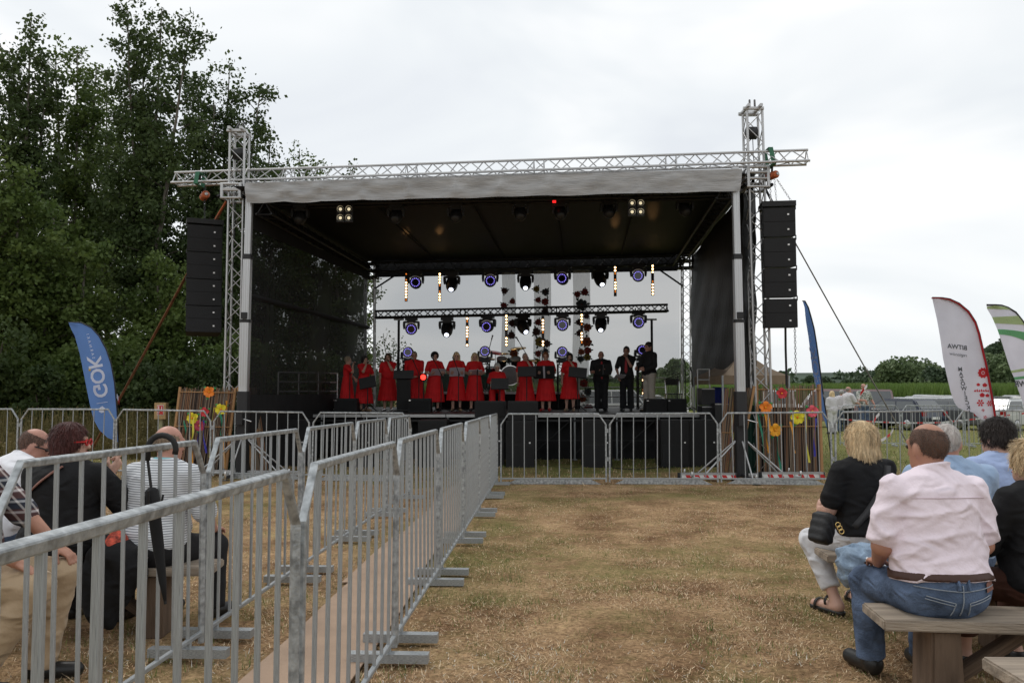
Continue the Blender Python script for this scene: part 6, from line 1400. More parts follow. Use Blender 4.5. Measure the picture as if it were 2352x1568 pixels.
# --- blonde woman
base = seat_at(1985, 5.8); J = sit_joints(1.70, SEAT, 1.12, True, lean=.06, spread=.17, knee_y=.38, foot_y=.30, head_yaw=.35, head_pitch=0.02); yaw = .26; s = J['s']
J['anL'] = V3(-.15, .16, .09); J['toeL'] = V3(-.20, .33, .035); J['knL'] = V3(-.19, .38, SEAT + .03)
arms(J, V3(-.16, .30, .70), V3(.10, .34, .70), (-.5, -.5, -.9), (.5, -.5, -.9))
bw_ = person('blonde bobbed woman in a black top and white trousers on the right', base, yaw, J, 'fair', 'longbob', 'blonde', [('top', 'shirt', M_BLKTEE, dict(sleeve=.72, cuff=.062, grow=.015, wr=.006, drop=-.03, seed=4, vox=.013)), ('trousers', 'trousers', M_WTR, dict(grow=.012, rise=.09, leg=.05, hem=.22, wr=.0035, vox=.013))], GR, .015, [('R', (-.5, .7, 0), (0, 0, -1), .6), ('L', (.3, .6, .2), (1, 0, 0), .7)], shoes=None)
Ry = np.array(Matrix.Rotation(yaw, 3, 'Z')); TR = J['TR']
ftop = grow(uni(body_fields(J)['torso'] + body_fields(J)['neck'][1:], .05 * s), .018)
def back_path(f, a, b, n, off=.006, w_=None): return [on_back(a[0] + (b[0] - a[0]) * i / n, a[1] + (b[1] - a[1]) * i / n, f) + V3(0, -off, 0) for i in range(n + 1)]
strap_on(bw_, J, Ry, base, back_path(ftop, (.11, J['shR'][2] + .035), (-.17, J['pel'][2] + .08), 14, .016), .022, mat('black_webbing', (.035, .035, .037), .6))
for n_ in 'LR':
    a_, tq = J['an' + n_], J['toe' + n_]; so_ = uni([rc(a_ - V3(0, .05, .07), tq - V3(0, 0, .02), .036, .036)], .01); so_ = inter(so_, half(a_ - V3(0, 0, .062), (0, 0, 1)), .006); V, Q = surface_nets(so_, np.minimum(a_, tq) - .12, np.maximum(a_, tq) + .08, .009); mesh_obj('sandal_sole', fast_mesh('sandal_sole', V @ Ry.T, Q, M_SAND, True), bw_, base)
    for f_ in (.25, .75):
        c_ = a_ * (1 - f_) + tq * f_ + V3(0, 0, -.02 + .02 * (1 - f_)); strap_on(bw_, J, Ry, base, [c_ + V3(math.cos(k) * .047, 0, math.sin(k) * .047) for k in np.linspace(-.4, PI + .4, 9)], .011, M_SAND, 'sandal_strap')
# her bag
hb_ = at(1889, 1212, 5.62); bag = thing('handbag', 'black quilted handbag with a gold clasp hanging at the blonde woman\'s hip', 'bag', hb_ - Vector((0, 0, .11)))
fb = lambda x, y, z: np.sqrt(np.maximum(np.abs(x) - .022, 0) ** 2 + np.maximum(np.abs(y) - .040, 0) ** 2 + np.maximum(np.abs(z) - .068, 0) ** 2) - .036; fb2 = lambda x, y, z: fb(x, y, z) + .003 * np.cos((z + x) * 110); V, Q = surface_nets(fb2, (-.1, -.14, -.13), (.1, .14, .13), .009); mesh_obj('bag_body', fast_mesh('bag_body', V @ np.array(Matrix.Rotation(.5, 3, 'Z') @ Matrix.Rotation(.35, 3, 'Y')).T, Q, M_BAG, True), bag, hb_)
for k in range(3): m = MB(); c = hb_ + Vector((.085 + .012 * k, -.05, .03 - .022 * k)); m.tube([c + Vector((math.cos(a) * .016, 0, math.sin(a) * .016)) for a in [i * PI / 5 for i in range(11)]], .004, 6, cap=False); m.build('chain_ring', M_GOLD, bag)
# --- men behind the pink shirt
def seated(label, px, Y, H, b, fem, yaw, lean, hair, hcol, top, topop, bottom, skin='red', head_yaw=0, head_pitch=0, wl=None, wr_=None, hands=None, spread=.18, vox=.017, trop=None, seat=SEAT, shoes=M_SHOE, poleR=(.6, -.4, -.8)):
    base = seat_at(px, Y); J = sit_joints(H, seat, b, fem, lean=lean, spread=spread, head_yaw=head_yaw, head_pitch=head_pitch); arms(J, V3(*(wl or (-.17, .36, .66))), V3(*(wr_ or (.17, .36, .66))), (-.6, -.4, -.8), poleR)
    t = person(label, base, yaw, J, skin, hair, hcol, [('shirt', 'shirt', top, topop), ('trousers', 'trousers', bottom, dict(grow=.013, leg=.07, wr=.004, **(trop or {})))], GR, vox, hands or [('R', (-.2, .9, -.1), (0, 0, -1), .5), ('L', (.2, .9, -.1), (0, 0, -1), .5)], shoes)
    return t, J, np.array(Matrix.Rotation(yaw, 3, 'Z')), base
seated('white-haired man in a light blue shirt half hidden by the pink shirt', 2188, 5.15, 1.74, 1.16, False, .0, .12, 'cropped', 'white', M_BLUE, dict(sleeve=1.3, grow=.018, wr=.005, wk='back', drop=.03, seed=6, collar=True, vox=.013), M_JEAN, head_yaw=-.25)
seated('dark short-haired person in a sky blue tee at the right', 2302, 5.75, 1.74, 1.2, True, .15, .08, 'full', 'dark', M_BLUE2, dict(sleeve=.7, cuff=.058, grow=.016, wr=.0055, wk='back', drop=.05, seed=8, vox=.013), M_BLKTR, head_yaw=.25, skin='fair')
seated('fair-haired woman in a black cardigan and brown skirt cut off by the right edge', 2392, 4.35, 1.60, 1.12, True, .25, .12, 'full', 'blonde', M_BLKTEE, dict(sleeve=1.85, grow=.02, wr=.004, drop=.06, seed=9, vox=.014), M_BROWN, head_yaw=.2, skin='fair', trop=dict(hem=.3))
# --- left group
q = seated('balding man in a striped white polo on the left bench', 358, 5.4, 1.72, 1.14, False, -.22, .20, 'bald', 'fairgrey', M_STRIPE, dict(sleeve=.86, cuff=.058, grow=.018, wr=.004, wk='back', drop=.06, seed=3, vox=.0115), M_BLKTR, head_yaw=-.3, head_pitch=-.1, vox=.0135, wr_=(.22, .34, .62))
t, J, Ry_, base = q; fcol = inter(inter(grow(rc(J['nek'] - V3(0, 0, .01), J['hed'], .066, .062), .012), half(J['nek'] + J['TR'] @ V3(0, 0, .045), J['TR'] @ V3(0, -.1, 1))), half(J['nek'] + J['TR'] @ V3(0, 0, -.01), J['TR'] @ V3(0, 0, -1))); V, Q = surface_nets(fcol, J['nek'] - .12, J['nek'] + .14, .009); mesh_obj('collar', fast_mesh('collar', V @ Ry_.T, Q, M_TURQ, True), t, base)
q = seated('auburn-haired woman in black with red glasses, pointing, on the left bench', 142, 5.3, 1.70, 1.34, True, -.15, .14, 'bob', 'auburn', M_BLKTEE, dict(sleeve=.92, cuff=.060, grow=.02, wr=.004, drop=.10, seed=5, vox=.013), M_BLKTR, skin='fair', head_yaw=-1.25, wr_=(.17, .26, 1.00), poleR=(.75, -.2, -1), hands=[('R', (.35, .35, .7), (-.9, 0, .1), -1), ('L', (.2, .9, -.1), (0, 0, -1), .5)], vox=.0135)
t, J, Ry_, base = q; f_ = grow(uni(body_fields(J)['torso'] + body_fields(J)['neck'][1:], .05), .02); strap_on(t, J, Ry_, base, back_path(f_, (.06, J['nek'][2] + .0), (-.24, J['pel'][2] + .25), 12), .024, M_STRAPB)
_, qh = head_fields(J)
def glasses(t, J, Ry_, base, m, rim=.004):
    _, qh = head_fields(J); A = lambda *p_: attach(t, Ry_, base, qh(*p_)); g_ = MB()
    for sx in (-1, 1):
        g_.tube([A(sx * .035 + math.cos(a) * .026, .106, .004 + math.sin(a) * .019) for a in [i * PI / 6 for i in range(13)]], rim, 5, cap=False); g_.tube([A(sx * .062, .104, .010), A(sx * .079, .05, .010), A(sx * .082, -.005, .002)], rim * 1.2, 5)
    g_.tube([A(-.010, .106, .008), A(.010, .106, .008)], rim, 5); g_.build('glasses', m, t)
glasses(t, J, Ry_, base, M_REDGL, .0055)
q = seated('balding man in a white shirt and dark glasses at the left edge', -18, 5.75, 1.76, 1.14, False, -.45, .42, 'balding', 'stubble', M_WHT, dict(sleeve=.9, cuff=.058, grow=.018, wr=.005, wk='back', drop=.05, seed=7, collar=True, vox=.0125), M_JEAN, head_yaw=-.65, head_pitch=-.45, vox=.0135)
glasses(q[0], q[1], q[2], q[3], M_BLK, .0045)
base = seat_at(-112, 4.35); J = sit_joints(1.80, .50, 1.12, False, lean=.16, spread=.15, knee_y=.49, foot_y=.46); yaw = -1.45; arms(J, V3(-.16, .48, .70), V3(.17, .42, .68), (-.9, -.3, -.2), (.9, -.3, -.2)); J['anL'] = V3(-.14, .42, .09); J['toeL'] = J['anL'] + V3(-.02, .18, -.055); J['anR'] = V3(.12, .20, .09); J['toeR'] = J['anR'] + V3(.02, .18, -.055)
person('person in a plaid shirt and beige trousers cut off by the left edge', base, yaw, J, 'tan', 'short', 'dark', [('shirt', 'shirt', M_PLAID, dict(sleeve=1.12, cuff=.058, grow=.02, wr=.004, drop=.05, seed=2, vox=.0125)), ('trousers', 'trousers', M_BEIGE, dict(grow=.012, leg=.066, wr=.006, vox=.0115, hem=-.03))], GR, .0135, [('R', (-.1, .75, -.5), (0, 0, -1), .7), ('L', (.1, .75, -.5), (0, 0, -1), .7)])
# benches
def top_at(px, Y): v = at(px, 900, Y); return v.x
zt = gz(2.1, 4.2) + SEAT
bench('weathered plank bench under the man in the pink shirt', top_at(1992, 4.22), 4.22, 3.7, 4.02, zt, .34, .052, (.16, .8))
bench('plank bench under the blonde woman', top_at(1877, 5.85), 5.85, 4.4, 5.72, gz(2.5, 5.85) + SEAT, .30, .05, (.45, .85))
bench('plank bench in front of the denim jacket end under the light blue shirt', top_at(1955, 5.1), 5.1, 4.2, 5.0, gz(2.5, 5.1) + SEAT - .035, .28, .06, (.4, .85))
bench('plank bench in the bottom right corner', top_at(2283, 3.32), 3.32, 3.4, 3.28, gz(2, 3.3) + SEAT, .32, .055, (.12, .8))
bench('long plank bench under the striped polo and the auburn-haired woman', -4.6, 5.25, top_at(508, 5.42), 5.42, gz(-2.5, 5.4) + SEAT, .30, .05, (.3, .86))
bench('plank bench under the person in the plaid shirt', -4.2, 4.2, top_at(-60, 4.35), 4.35, gz(-3, 4.3) + .5, .30, .05, (.3, .75))
# denim jacket on the bench
jc = at(2000, 1282, 5.05); f1 = uni([ell((0, 0, .03), (.20, .13, .055)), ell((-.11, -.06, -.04), (.10, .07, .09)), ell((-.15, -.02, -.06), (.05, .06, .12)), ell((.12, .02, .02), (.14, .10, .05))], .04); fj = lambda x, y, z: f1(x, y, z) + .009 * np.sin(x * 55 + z * 40 + 3 * np.sin(y * 30)) + .006 * np.sin(z * 80 + x * 30)
V, Q = surface_nets(fj, (-.3, -.2, -.22), (.32, .2, .12), .010); dj = thing('denim_jacket', 'pale denim jacket dropped on the bench end beside the pink shirt', 'jacket', jc); mesh_obj('cloth', fast_mesh('cloth', V, Q, M_JEANL, True), dj, jc); block('dark_label', jc + Vector((-.06, -.135, .01)), (.07, .012, .02), M_LEATH, dj, rot=Matrix.Rotation(-.3, 3, 'Y'))
c = at(2038, 1308, 4.9); f1 = ell((0, 0, 0), (.13, .10, .035)); fj2 = lambda x, y, z: f1(x, y, z) + .008 * np.sin(x * 60 + y * 30); V, Q = surface_nets(fj2, (-.18, -.14, -.07), (.18, .14, .07), .010); sc_ = thing('striped_scarf', 'black and white striped scarf lying beside the denim jacket', 'scarf', c)
M_SCARF = pattern_cloth('scarf_stripes', 'stripe'); mesh_obj('cloth', fast_mesh('cloth', V @ np.array(Matrix.Rotation(.5, 3, 'Y')).T, Q, M_SCARF, True), sc_, c)
# black jacket hanging from the left bench
jc = at(262, 1330, 5.2); f1 = uni([ell((0, 0, .16), (.17, .13, .09)), ell((-.03, -.05, -.03), (.14, .07, .26)), ell((.10, -.02, .06), (.10, .09, .14))], .05); fj = lambda x, y, z: f1(x, y, z) + .010 * np.sin(x * 50 + z * 9) + .006 * np.sin(z * 30 + x * 20); V, Q = surface_nets(fj, (-.26, -.2, -.36), (.26, .2, .32), .012); dj = thing('black_jacket', 'black jacket hanging off the left bench beside the auburn-haired woman', 'jacket', jc); mesh_obj('cloth', fast_mesh('cloth', V, Q, M_BLKTEE, True), dj, jc)
c = at(268, 1255, 5.2); bg_ = thing('patterned_bag', 'small red and patterned bag between the two people on the left bench', 'bag', c); f1 = ell((0, 0, 0), (.07, .09, .10)); V, Q = surface_nets(f1, (-.1, -.12, -.13), (.1, .12, .13), .012); mesh_obj('bag_body', fast_mesh('bag_body', V, Q, mat('red_patterned_cloth', (.45, .07, .04), .7, 0, .9, 30), True), bg_, c)
# umbrella on the rail
ux, uy = left(4.48), 4.48; uz = gz(ux, uy) + HB; um = thing('umbrella', 'closed black umbrella hooked over the left walkway barrier', 'umbrella', (ux, uy, uz - .9)); d_ = Vector((.035, -.02, 0)); m = MB()
hk = [Vector((ux, uy, uz)) + Vector((math.cos(a) * .075 + .02, -.045, math.sin(a) * .075 - .01)) for a in np.linspace(-.35, PI, 12)]; m.tube(hk + [hk[-1] + Vector((.0, 0, -.06))], .016, 8); m.build('hook_handle', M_RUB, um, True)
s0 = hk[-1] + Vector((0, 0, -.05)); tip = Vector((ux + .06, uy - .05, uz - .82)); rod('shaft', s0, tip, .008, M_BLKM, um); m = MB(); fr0 = [s0.lerp(tip, f_) for f_ in (.20, .22, .36, .40, .6, .85, 1.0)]; m.tube(fr0, [.016, .034, .042, .032, .029, .019, .006], 10); m.build('folded_canopy', M_DARKCLOTH, um, True)
for k in range(7): a = k * .9; q0 = s0.lerp(tip, .36); rod('rib_tip', q0 + Vector((math.cos(a) * .035, math.sin(a) * .035, 0)), q0 + Vector((math.cos(a) * .05, math.sin(a) * .05, .05 + .03 * (k % 3))), .006, M_BLKM, um)
# --- people standing by the cars
def stander(px, pyt, pyf, label, yaw, b, fem, hair, hcol, top, topop, bottom, skin='red', wl=None, wr_=None):
    g_ = gp(px, pyf + 6); Y = g_.y if g_.y < 36 else 36.0; v = at(px, 900, Y); z0 = gz(v.x, Y); H = (at(px, pyt, Y).z - z0) / 1.01; J = base_joints(H, b, fem); s = J['s']; arms(J, V3(*(wl or (-.26, .08, .84))) * s, V3(*(wr_ or (.26, .08, .84))) * s)
    return person(label, (v.x, Y, z0), yaw, J, skin, hair, hcol, [('shirt', 'shirt', top, dict(grow=.02, wr=.004, seed=px, vox=.024, **topop)), ('trousers', 'trousers', bottom, dict(grow=.016, leg=.075, vox=.024))], 'people standing by the parked cars', .026, [('R', (0, .4, -.9), (-1, 0, 0), .5), ('L', (0, .4, -.9), (1, 0, 0), .5)]), J, v, Y
stander(1911, 897, 990, 'blonde woman all in white standing beside the blue flag', .3, 1.15, True, 'long', 'blonde', M_WHT2, dict(sleeve=1.5, drop=.12), M_WTR, 'fair')
stander(1933, 894, 988, 'grey-haired man half hidden behind the man in black trousers', -.6, 1.0, False, 'short', 'grey', M_WHT2, dict(sleeve=.8, drop=.08), M_JEAN)
stander(1948, 887, 990, 'balding man in a white shirt and black trousers seen sideways', -1.3, 1.15, False, 'bald', 'grey', M_WHT2, dict(sleeve=.8, drop=.02, collar=True), M_BLKTR, wl=(-.12, .30, 1.08), wr_=(.14, .34, 1.10))
stander(1983, 880, 985, 'balding man in a patterned grey tee facing the camera by the cars', PI + .25, 1.1, False, 'bald', 'stubble', M_CAMO, dict(sleeve=.8, drop=.12), M_JEAN, wl=(-.30, .16, 1.0), wr_=(.18, .34, 1.12))
# ------------------------------------------------------------------ flags
def text_polys(txt, spacing=1.0, bold=.022):
    cu = bpy.data.curves.new('txt', 'FONT'); cu.body = txt; cu.size = 1; cu.space_character = spacing; cu.align_x = 'CENTER'; cu.align_y = 'CENTER'; cu.resolution_u = 3; cu.offset = bold
    o = bpy.data.objects.new('txt', cu); col.objects.link(o); dg = bpy.context.evaluated_depsgraph_get(); me = bpy.data.meshes.new_from_object(o.evaluated_get(dg))
    V = [tuple(v.co[:2]) for v in me.vertices]; Fs = [tuple(p_.vertices) for p_ in me.polygons]; bpy.data.objects.remove(o); bpy.data.curves.remove(cu); bpy.data.meshes.remove(me); return V, Fs
class Flag:
    def __init__(s, name, label, Lp, Rp, Y0, m, dY=0, wave=.03, polem=None, foot=None, sleeve=None):
        s.L = np.array(sorted(Lp, key=lambda p_: p_[1]), float); s.R = np.array(sorted(Rp, key=lambda p_: p_[1]), float); s.Y0 = Y0; s.dY = dY; s.w = wave; s.toff = .012 if dY == 0 else .05
        y0 = min(s.L[0, 1], s.R[0, 1]); y1 = max(s.L[-1, 1], s.R[-1, 1]); s.y0, s.y1 = y0, y1
        s.t = thing('feather_flag', label, 'flag', s.P(s.R[-1, 0], y1), 'feather flags'); ny, nu = 60, 14; b = MB(); vs = []
        for j in range(ny + 1):
            py = y0 + (y1 - y0) * (j / ny) ** 1.15; l_, r_ = s.edges(py); vs += [s.P(l_ + (r_ - l_) * i / nu, py) for i in range(nu + 1)]
        b.add(vs, [(j * (nu + 1) + i, j * (nu + 1) + i + 1, (j + 1) * (nu + 1) + i + 1, (j + 1) * (nu + 1) + i) for j in range(ny) for i in range(nu)]); b.build('cloth', m, s.t, True)
        pp = [s.P(*q_) for q_ in Rp]; m2 = MB(); m2.tube(pp, .014, 6); m2.build('pole', M_BLKM, s.t, True)
        if sleeve: m3 = MB(); m3.tube([v + Vector((-.02, -.012, -.01)) for v in pp], .034, prof=[(1, .1), (1, -.1), (-1, -.1), (-1, .1)]); m3.build('edge_sleeve', sleeve, s.t, True)
        if foot: f_ = gp(*foot); f_ = Vector((at(foot[0], 900, Y0).x, Y0, gz(at(foot[0], 900, Y0).x, Y0))); rod('ground_spike', f_, pp[-1], .013, M_BLKM, s.t)
    def edges(s, py): return np.interp(py, s.L[:, 1], s.L[:, 0]), np.interp(py, s.R[:, 1], s.R[:, 0])
    def P(s, px, py, off=0):
        l_, r_ = np.interp(py, s.L[:, 1], s.L[:, 0]), np.interp(py, s.R[:, 1], s.R[:, 0]); u = (px - l_) / max(r_ - l_, 2.0); u = min(max(u, -.1), 1.1)
        Y = s.Y0 + s.dY * (1 - u) + s.w * math.sin(u * 4.4 + py * .02) * (1 - u * .8) + s.w * .5 * math.sin(py * .055 + u * 3) * (1 - u) - off
        return at(px, py, Y)
    def text(s, txt, cx, cy, e1, e2, size, m, name='lettering', spacing=1.0, bold=.022):
        V, Fs = text_polys(txt, spacing, bold); b = MB(); b.add([s.P(cx + (x * e1[0] + y * e2[0]) * size, cy + (x * e1[1] + y * e2[1]) * size, s.toff) for x, y in V], Fs); b.build(name, m, s.t)
    def poly(s, pts, m, name='print', off=.010): b = MB(); b.add([s.P(x, y, off) for x, y in pts], [tuple(range(len(pts)))]); b.build(name, m, s.t)
    def band(s, fa, fb, m, name='stripe', n=12, u0=0.0, u1=1.0):
        b = MB(); vs = []
        for i in range(n + 1):
            u = u0 + (u1 - u0) * i / n
            for f_ in (fa, fb):
                py = f_(u); l_, r_ = s.edges(py); vs.append(s.P(l_ + (r_ - l_) * u, py, .008))
        b.add(vs, [(2 * i, 2 * i + 1, 2 * i + 3, 2 * i + 2) for i in range(n)]); b.build(name, m, s.t)
def cloth_flag(name, c):
    m = mat(name, c, .75, 0, .06, 3, .15, 20); n, l, p = nodes_of(m); t_ = n.new('ShaderNodeBsdfTranslucent'); l.new(p.inputs['Base Color'].links[0].from_socket, t_.inputs[0])
    ms = n.new('ShaderNodeMixShader'); ms.inputs[0].default_value = .45; l.new(p.outputs[0], ms.inputs[1]); l.new(t_.outputs[0], ms.inputs[2]); l.new(ms.outputs[0], n['Material Output'].inputs[0]); return m
M_FBLUE = cloth_flag('blue_flag_cloth', (.13, .25, .56)); M_FWHITE = cloth_flag('white_flag_cloth', (.66, .66, .74)); M_FRED = cloth_flag('red_print', (.58, .035, .045)); M_FW = cloth_flag('white_print', (.9, .9, .95)); M_FORA = cloth_flag('yellow_print', (.75, .5, .08)); M_FGREY = cloth_flag('grey_print', (.10, .11, .12)); M_FGL = cloth_flag('light_green_print', (.42, .52, .26)); M_FG = cloth_flag('green_print', (.16, .42, .20))
Rb = [(158, 742), (185, 741), (209.5, 752), (228, 772), (244, 802), (255, 834), (263, 877), (267, 920), (270, 957), (272.6, 1015)]
Rb2 = [(157, 740), (186, 740.5), (210, 752), (228, 772), (244, 802), (255, 834), (263, 877), (267, 920), (270, 957), (272.6, 1015)]
Lb = [(157, 740.2), (164, 757), (172, 772), (182.6, 810), (190.7, 850), (198.7, 890.5), (206.8, 930.7), (215, 963), (228, 987), (247, 1004.6), (272, 1015.2)]
fl = Flag('feather_flag', 'blue feather flag with mirrored white lettering at the left by the trees', Lb, Rb2, 17.6, M_FBLUE, .0, .05, foot=(272, 1070))
e1 = (-.20, -1.0); e2 = (1.0, -.20)
fl.text('GOK', 223, 866, e1, e2, 44, M_FW, spacing=.95); fl.text('SARNAKI', 208, 795, (-.26, -1), (1, -.26), 9, M_FW, spacing=1.75, bold=.004)
fl.poly([(203, 846), (208, 845), (209, 851), (204, 852)], M_FORA, 'logo_dot')
fl.poly([(229, 936), (235, 932), (243, 939), (239, 946), (233, 948), (227, 945)], M_FW, 'emblem'); fl.poly([(222, 926), (247, 922), (247, 923), (222, 927)], M_FW, 'emblem_line')
Rr = [(1843.5, 691), (1849, 691.5), (1856.7, 706), (1863, 728), (1870, 754.7), (1875, 785.5), (1879.7, 818.4), (1884, 851.4), (1889.6, 895), (1896, 939), (1901, 985)]
Lr = [(1843.5, 691.2), (1848, 706), (1851, 737), (1856.7, 772), (1861, 807.4), (1865.5, 847), (1872, 877.8), (1879, 904), (1886, 943.7), (1900.5, 985.5)]
fr2 = Flag('feather_flag', 'narrow edge-on blue feather flag right of the reed screen', Lr, Rr, 17.0, M_FBLUE, .75, .04, foot=(1909, 1050))
fr2.text('GOK', 1872.5, 847, (-.16, -1.0), (.42, -.06), 46, M_FW, spacing=.95); fr2.text('SARNAKI', 1859, 768, (-.20, -1), (.4, -.1), 12, M_FW, spacing=2.2, bold=.004); fr2.poly([(1889, 905), (1892, 905), (1893, 912), (1890, 912)], M_FW, 'emblem')
Rw = [(2141, 688), (2164, 684), (2181.4, 686.7), (2203, 696.6), (2225, 715), (2240.7, 739), (2249.5, 765.8), (2258, 803), (2267, 840.5), (2276, 891), (2283.6, 935), (2288, 970)]
Rw[0] = (2141, 683.5)
Lw = [(2141, 683.6), (2143, 694), (2152, 733), (2159.4, 774.6), (2166, 823), (2175, 864.7), (2183.6, 900), (2192, 924), (2204.5, 940.5), (2232, 943.5), (2243, 954.8), (2261.6, 968), (2287, 981)]
Rw.append((2290, 981.2))
fw_ = Flag('feather_flag', 'white feather flag with red edge and mirrored grey lettering at the right', Lw, Rw, 12.6, M_FWHITE, .0, .05, foot=(2293, 1060), sleeve=M_FRED)
mir = (-1, -.12); upm = (-.12, -1)
fw_.text('BITWA', 2199, 797, mir, (-.08, -1), 14.5, M_FGREY); fw_.text('regionów', 2201, 814, mir, (-.08, -1), 10.5, M_FGREY, bold=.002)
for i, ch in enumerate('MAZOWIECKI'): fw_.text(ch, 2205.5 + i * 1.95 + .10 * i * i * .5, 848 + i * 11.0, (-1, -.05), (-.1, -1), 13, M_FGREY)
def flag_flower(f, cx, cy, r, n=6):
    for k in range(n): a = 2 * PI * k / n; c_, s_ = math.cos(a), math.sin(a); f.poly([(cx + c_ * r * .3 - s_ * r * .12, cy + s_ * r * .3 + c_ * r * .12), (cx + c_ * r * .75 - s_ * r * .26, cy + s_ * r * .75 + c_ * r * .26), (cx + c_ * r, cy + s_ * r), (cx + c_ * r * .75 + s_ * r * .26, cy + s_ * r * .75 - c_ * r * .26), (cx + c_ * r * .3 + s_ * r * .12, cy + s_ * r * .3 - c_ * r * .12)], M_FRED, 'petal_print')
    f.poly([(cx + math.cos(a) * r * .22, cy + math.sin(a) * r * .22) for a in np.linspace(0, 2 * PI, 9)[:-1]], M_FRED, 'flower_print')
flag_flower(fw_, 2258, 856, 13, 10); flag_flower(fw_, 2252, 925, 9, 6); flag_flower(fw_, 2273, 926, 7.5, 6); flag_flower(fw_, 2258, 942, 4, 6); flag_flower(fw_, 2263, 958, 5, 5)
for cx, cy, r in ((2247, 883, 4.5), (2262, 884, 6), (2256, 907, 6.5), (2268, 908, 5)): fw_.poly([(cx - r, cy - r * .2), (cx, cy - r * .9), (cx + r, cy - r * .2), (cx + r * .6, cy + r * .7), (cx - r * .6, cy + r * .7)], M_FRED, 'tulip_print')
for k in range(7): fw_.poly([(2237 + k * 5, 898 - (k % 2) * 1.5), (2240 + k * 5, 894 - (k % 2) * 1.5), (2242 + k * 5, 898.5), (2240 + k * 5, 900)], M_FRED, 'leaf_print')
Rg = [(2266, 700), (2286.6, 700.2), (2300, 701), (2315, 706), (2333, 717), (2352, 740.6), (2366, 780), (2378, 830), (2388, 890), (2396, 950), (2402, 1010)]
Lg = [(2266, 700.1), (2267, 709), (2278, 727), (2291, 757), (2300, 783), (2311, 818.6), (2322, 851.5), (2330.7, 871), (2339.5, 897.6), (2352, 930), (2372, 975), (2401, 1010.2)]
fg = Flag('feather_flag', 'white feather flag with green stripes cut off by the right edge', Lg, Rg, 12.2, M_FWHITE, 0, .05, foot=(2405, 1075))
fg.band(lambda u: 701.5 + 6 * abs(u - .5), lambda u: 709 + 2 * u, M_FGL); fg.band(lambda u: 728 - 3 * u, lambda u: 742 + 4 * u, M_FGL); fg.band(lambda u: 756 + 8 * u * u, lambda u: 768 + 22 * u * u, M_FG)
fg.band(lambda u: 851 - 10 * u, lambda u: 856 - 8 * u, M_FGL); fg.band(lambda u: 866 - 6 * u, lambda u: 872 - 6 * u, M_FG); fg.text('R', 2335, 882, (-1, -.05), (-.22, -1), 19, M_FGREY); fg.text('W', 2350, 882, (-1, -.05), (-.22, -1), 19, M_FGREY)

# ------------------------------------------------------------------ reed screens with paper flowers
REED = [mat('reed_' + n_, c, .9, 0, .4, 20, stretch=(1, 1, .2)) for n_, c in (('brown', (.19, .125, .085)), ('dark', (.10, .07, .055)), ('grey', (.26, .205, .15)), ('rust', (.27, .14, .075)))]
M_POST = mat('raw_pine_lath', (.36, .20, .09), .8, 0, .25, 6, stretch=(1, 1, .2)); M_TARPG = mat('dark_green_tarp', (.012, .055, .04), .6)
def reed_screen(label, tl, tr, bl, br, n_, posts=(True, True), batten=(.04, .45, .97), seed=0, dens=.85, hang=.06):
    g = np.random.default_rng(seed); t = thing('reed_screen', label, 'screen', (bl + br) / 2, 'reed screens'); wd = (tr - tl).length / n_
    for i in range(n_):
        u = (i + .5 + g.normal() * .25) / n_; u2 = u + g.normal() * .012; a = tl.lerp(tr, u); b = bl.lerp(br, u2); h_ = g.normal() * hang * .6; a = a + (a - b).normalized() * h_ + Vector((0, g.normal() * .012, 0)); b = b + Vector((0, g.normal() * .012, abs(g.normal()) * .01))
        rod('reed', b, a, wd * dens * (.32 + .22 * g.random()), REED[g.integers(0, 4)], t)
    up = (tl - bl).normalized(); nrm = Vector((0, -.03, 0))
    for k, (x, y) in enumerate(((tl, bl), (tr, br))):
        if posts[k]: rod('lath', y, x + up * .03, .026, M_POST, t, 'square')
    for f_ in batten: rod('batten', tl.lerp(bl, f_) + nrm, tr.lerp(br, f_) + nrm, .010, M_POST, t)
    return t
YS = 15.75
def sc(px, py, Y=YS): return at(px, py, Y)
gzr = lambda px, Y: Vector((at(px, 900, Y).x, Y, gz(at(px, 900, Y).x, Y) + .01))
reed_screen('reed screen with paper flowers right of the stage, facing the audience', sc(1738, 886, 16.0), sc(1882, 886, 16.0), gzr(1738, 15.75), gzr(1884, 15.75), 54, seed=1)
reed_screen('slanted reed screen on the left side of the right mast', sc(1664, 892, 15.9), sc(1732, 890, 15.5), gzr(1648, 16.1), gzr(1690, 15.6), 34, (False, True), (.5,), 2, 1.2, .01)
reed_screen('reed screen with paper flowers left of the stage, facing the audience', sc(414, 892, 16.6), sc(541, 894, 16.5), gzr(394, 16.35), gzr(522, 16.3), 54, seed=3)
reed_screen('slanted reed screen on the right side of the left mast', sc(548, 892, 16.4), sc(588, 890, 16.8), gzr(585, 16.2), gzr(618, 16.9), 30, (True, False), (.5,), 4, 1.2, .01)
for px0, px1, Y, lab in ((1700, 1740, 16.15, 'dark green tarp hanging behind the right reed screen'), (520, 552, 16.75, 'dark green tarp hanging beside the left reed screen')):
    t = thing('green_tarp', lab, 'tarp', gzr(px0, Y), 'green tarps'); quad_sheet(sc(px0 + 3, 930, Y), sc(px1, 930, Y), gzr(px1, Y), gzr(px0, Y), 12, 6, lambda p, u, v: p + Vector((0, .03 * math.sin(u * 19), 0))).build('cloth', M_TARPG, t, True)
quad_t = thing('screen_backing', 'dark backing cloth behind the right reed screen', 'cloth', gzr(1800, 16.3), 'screen backings'); quad_sheet(sc(1742, 935, 16.25), sc(1876, 935, 16.25), gzr(1878, 16.2), gzr(1742, 16.2), 10, 4).build('cloth', M_DARKCLOTH, quad_t)
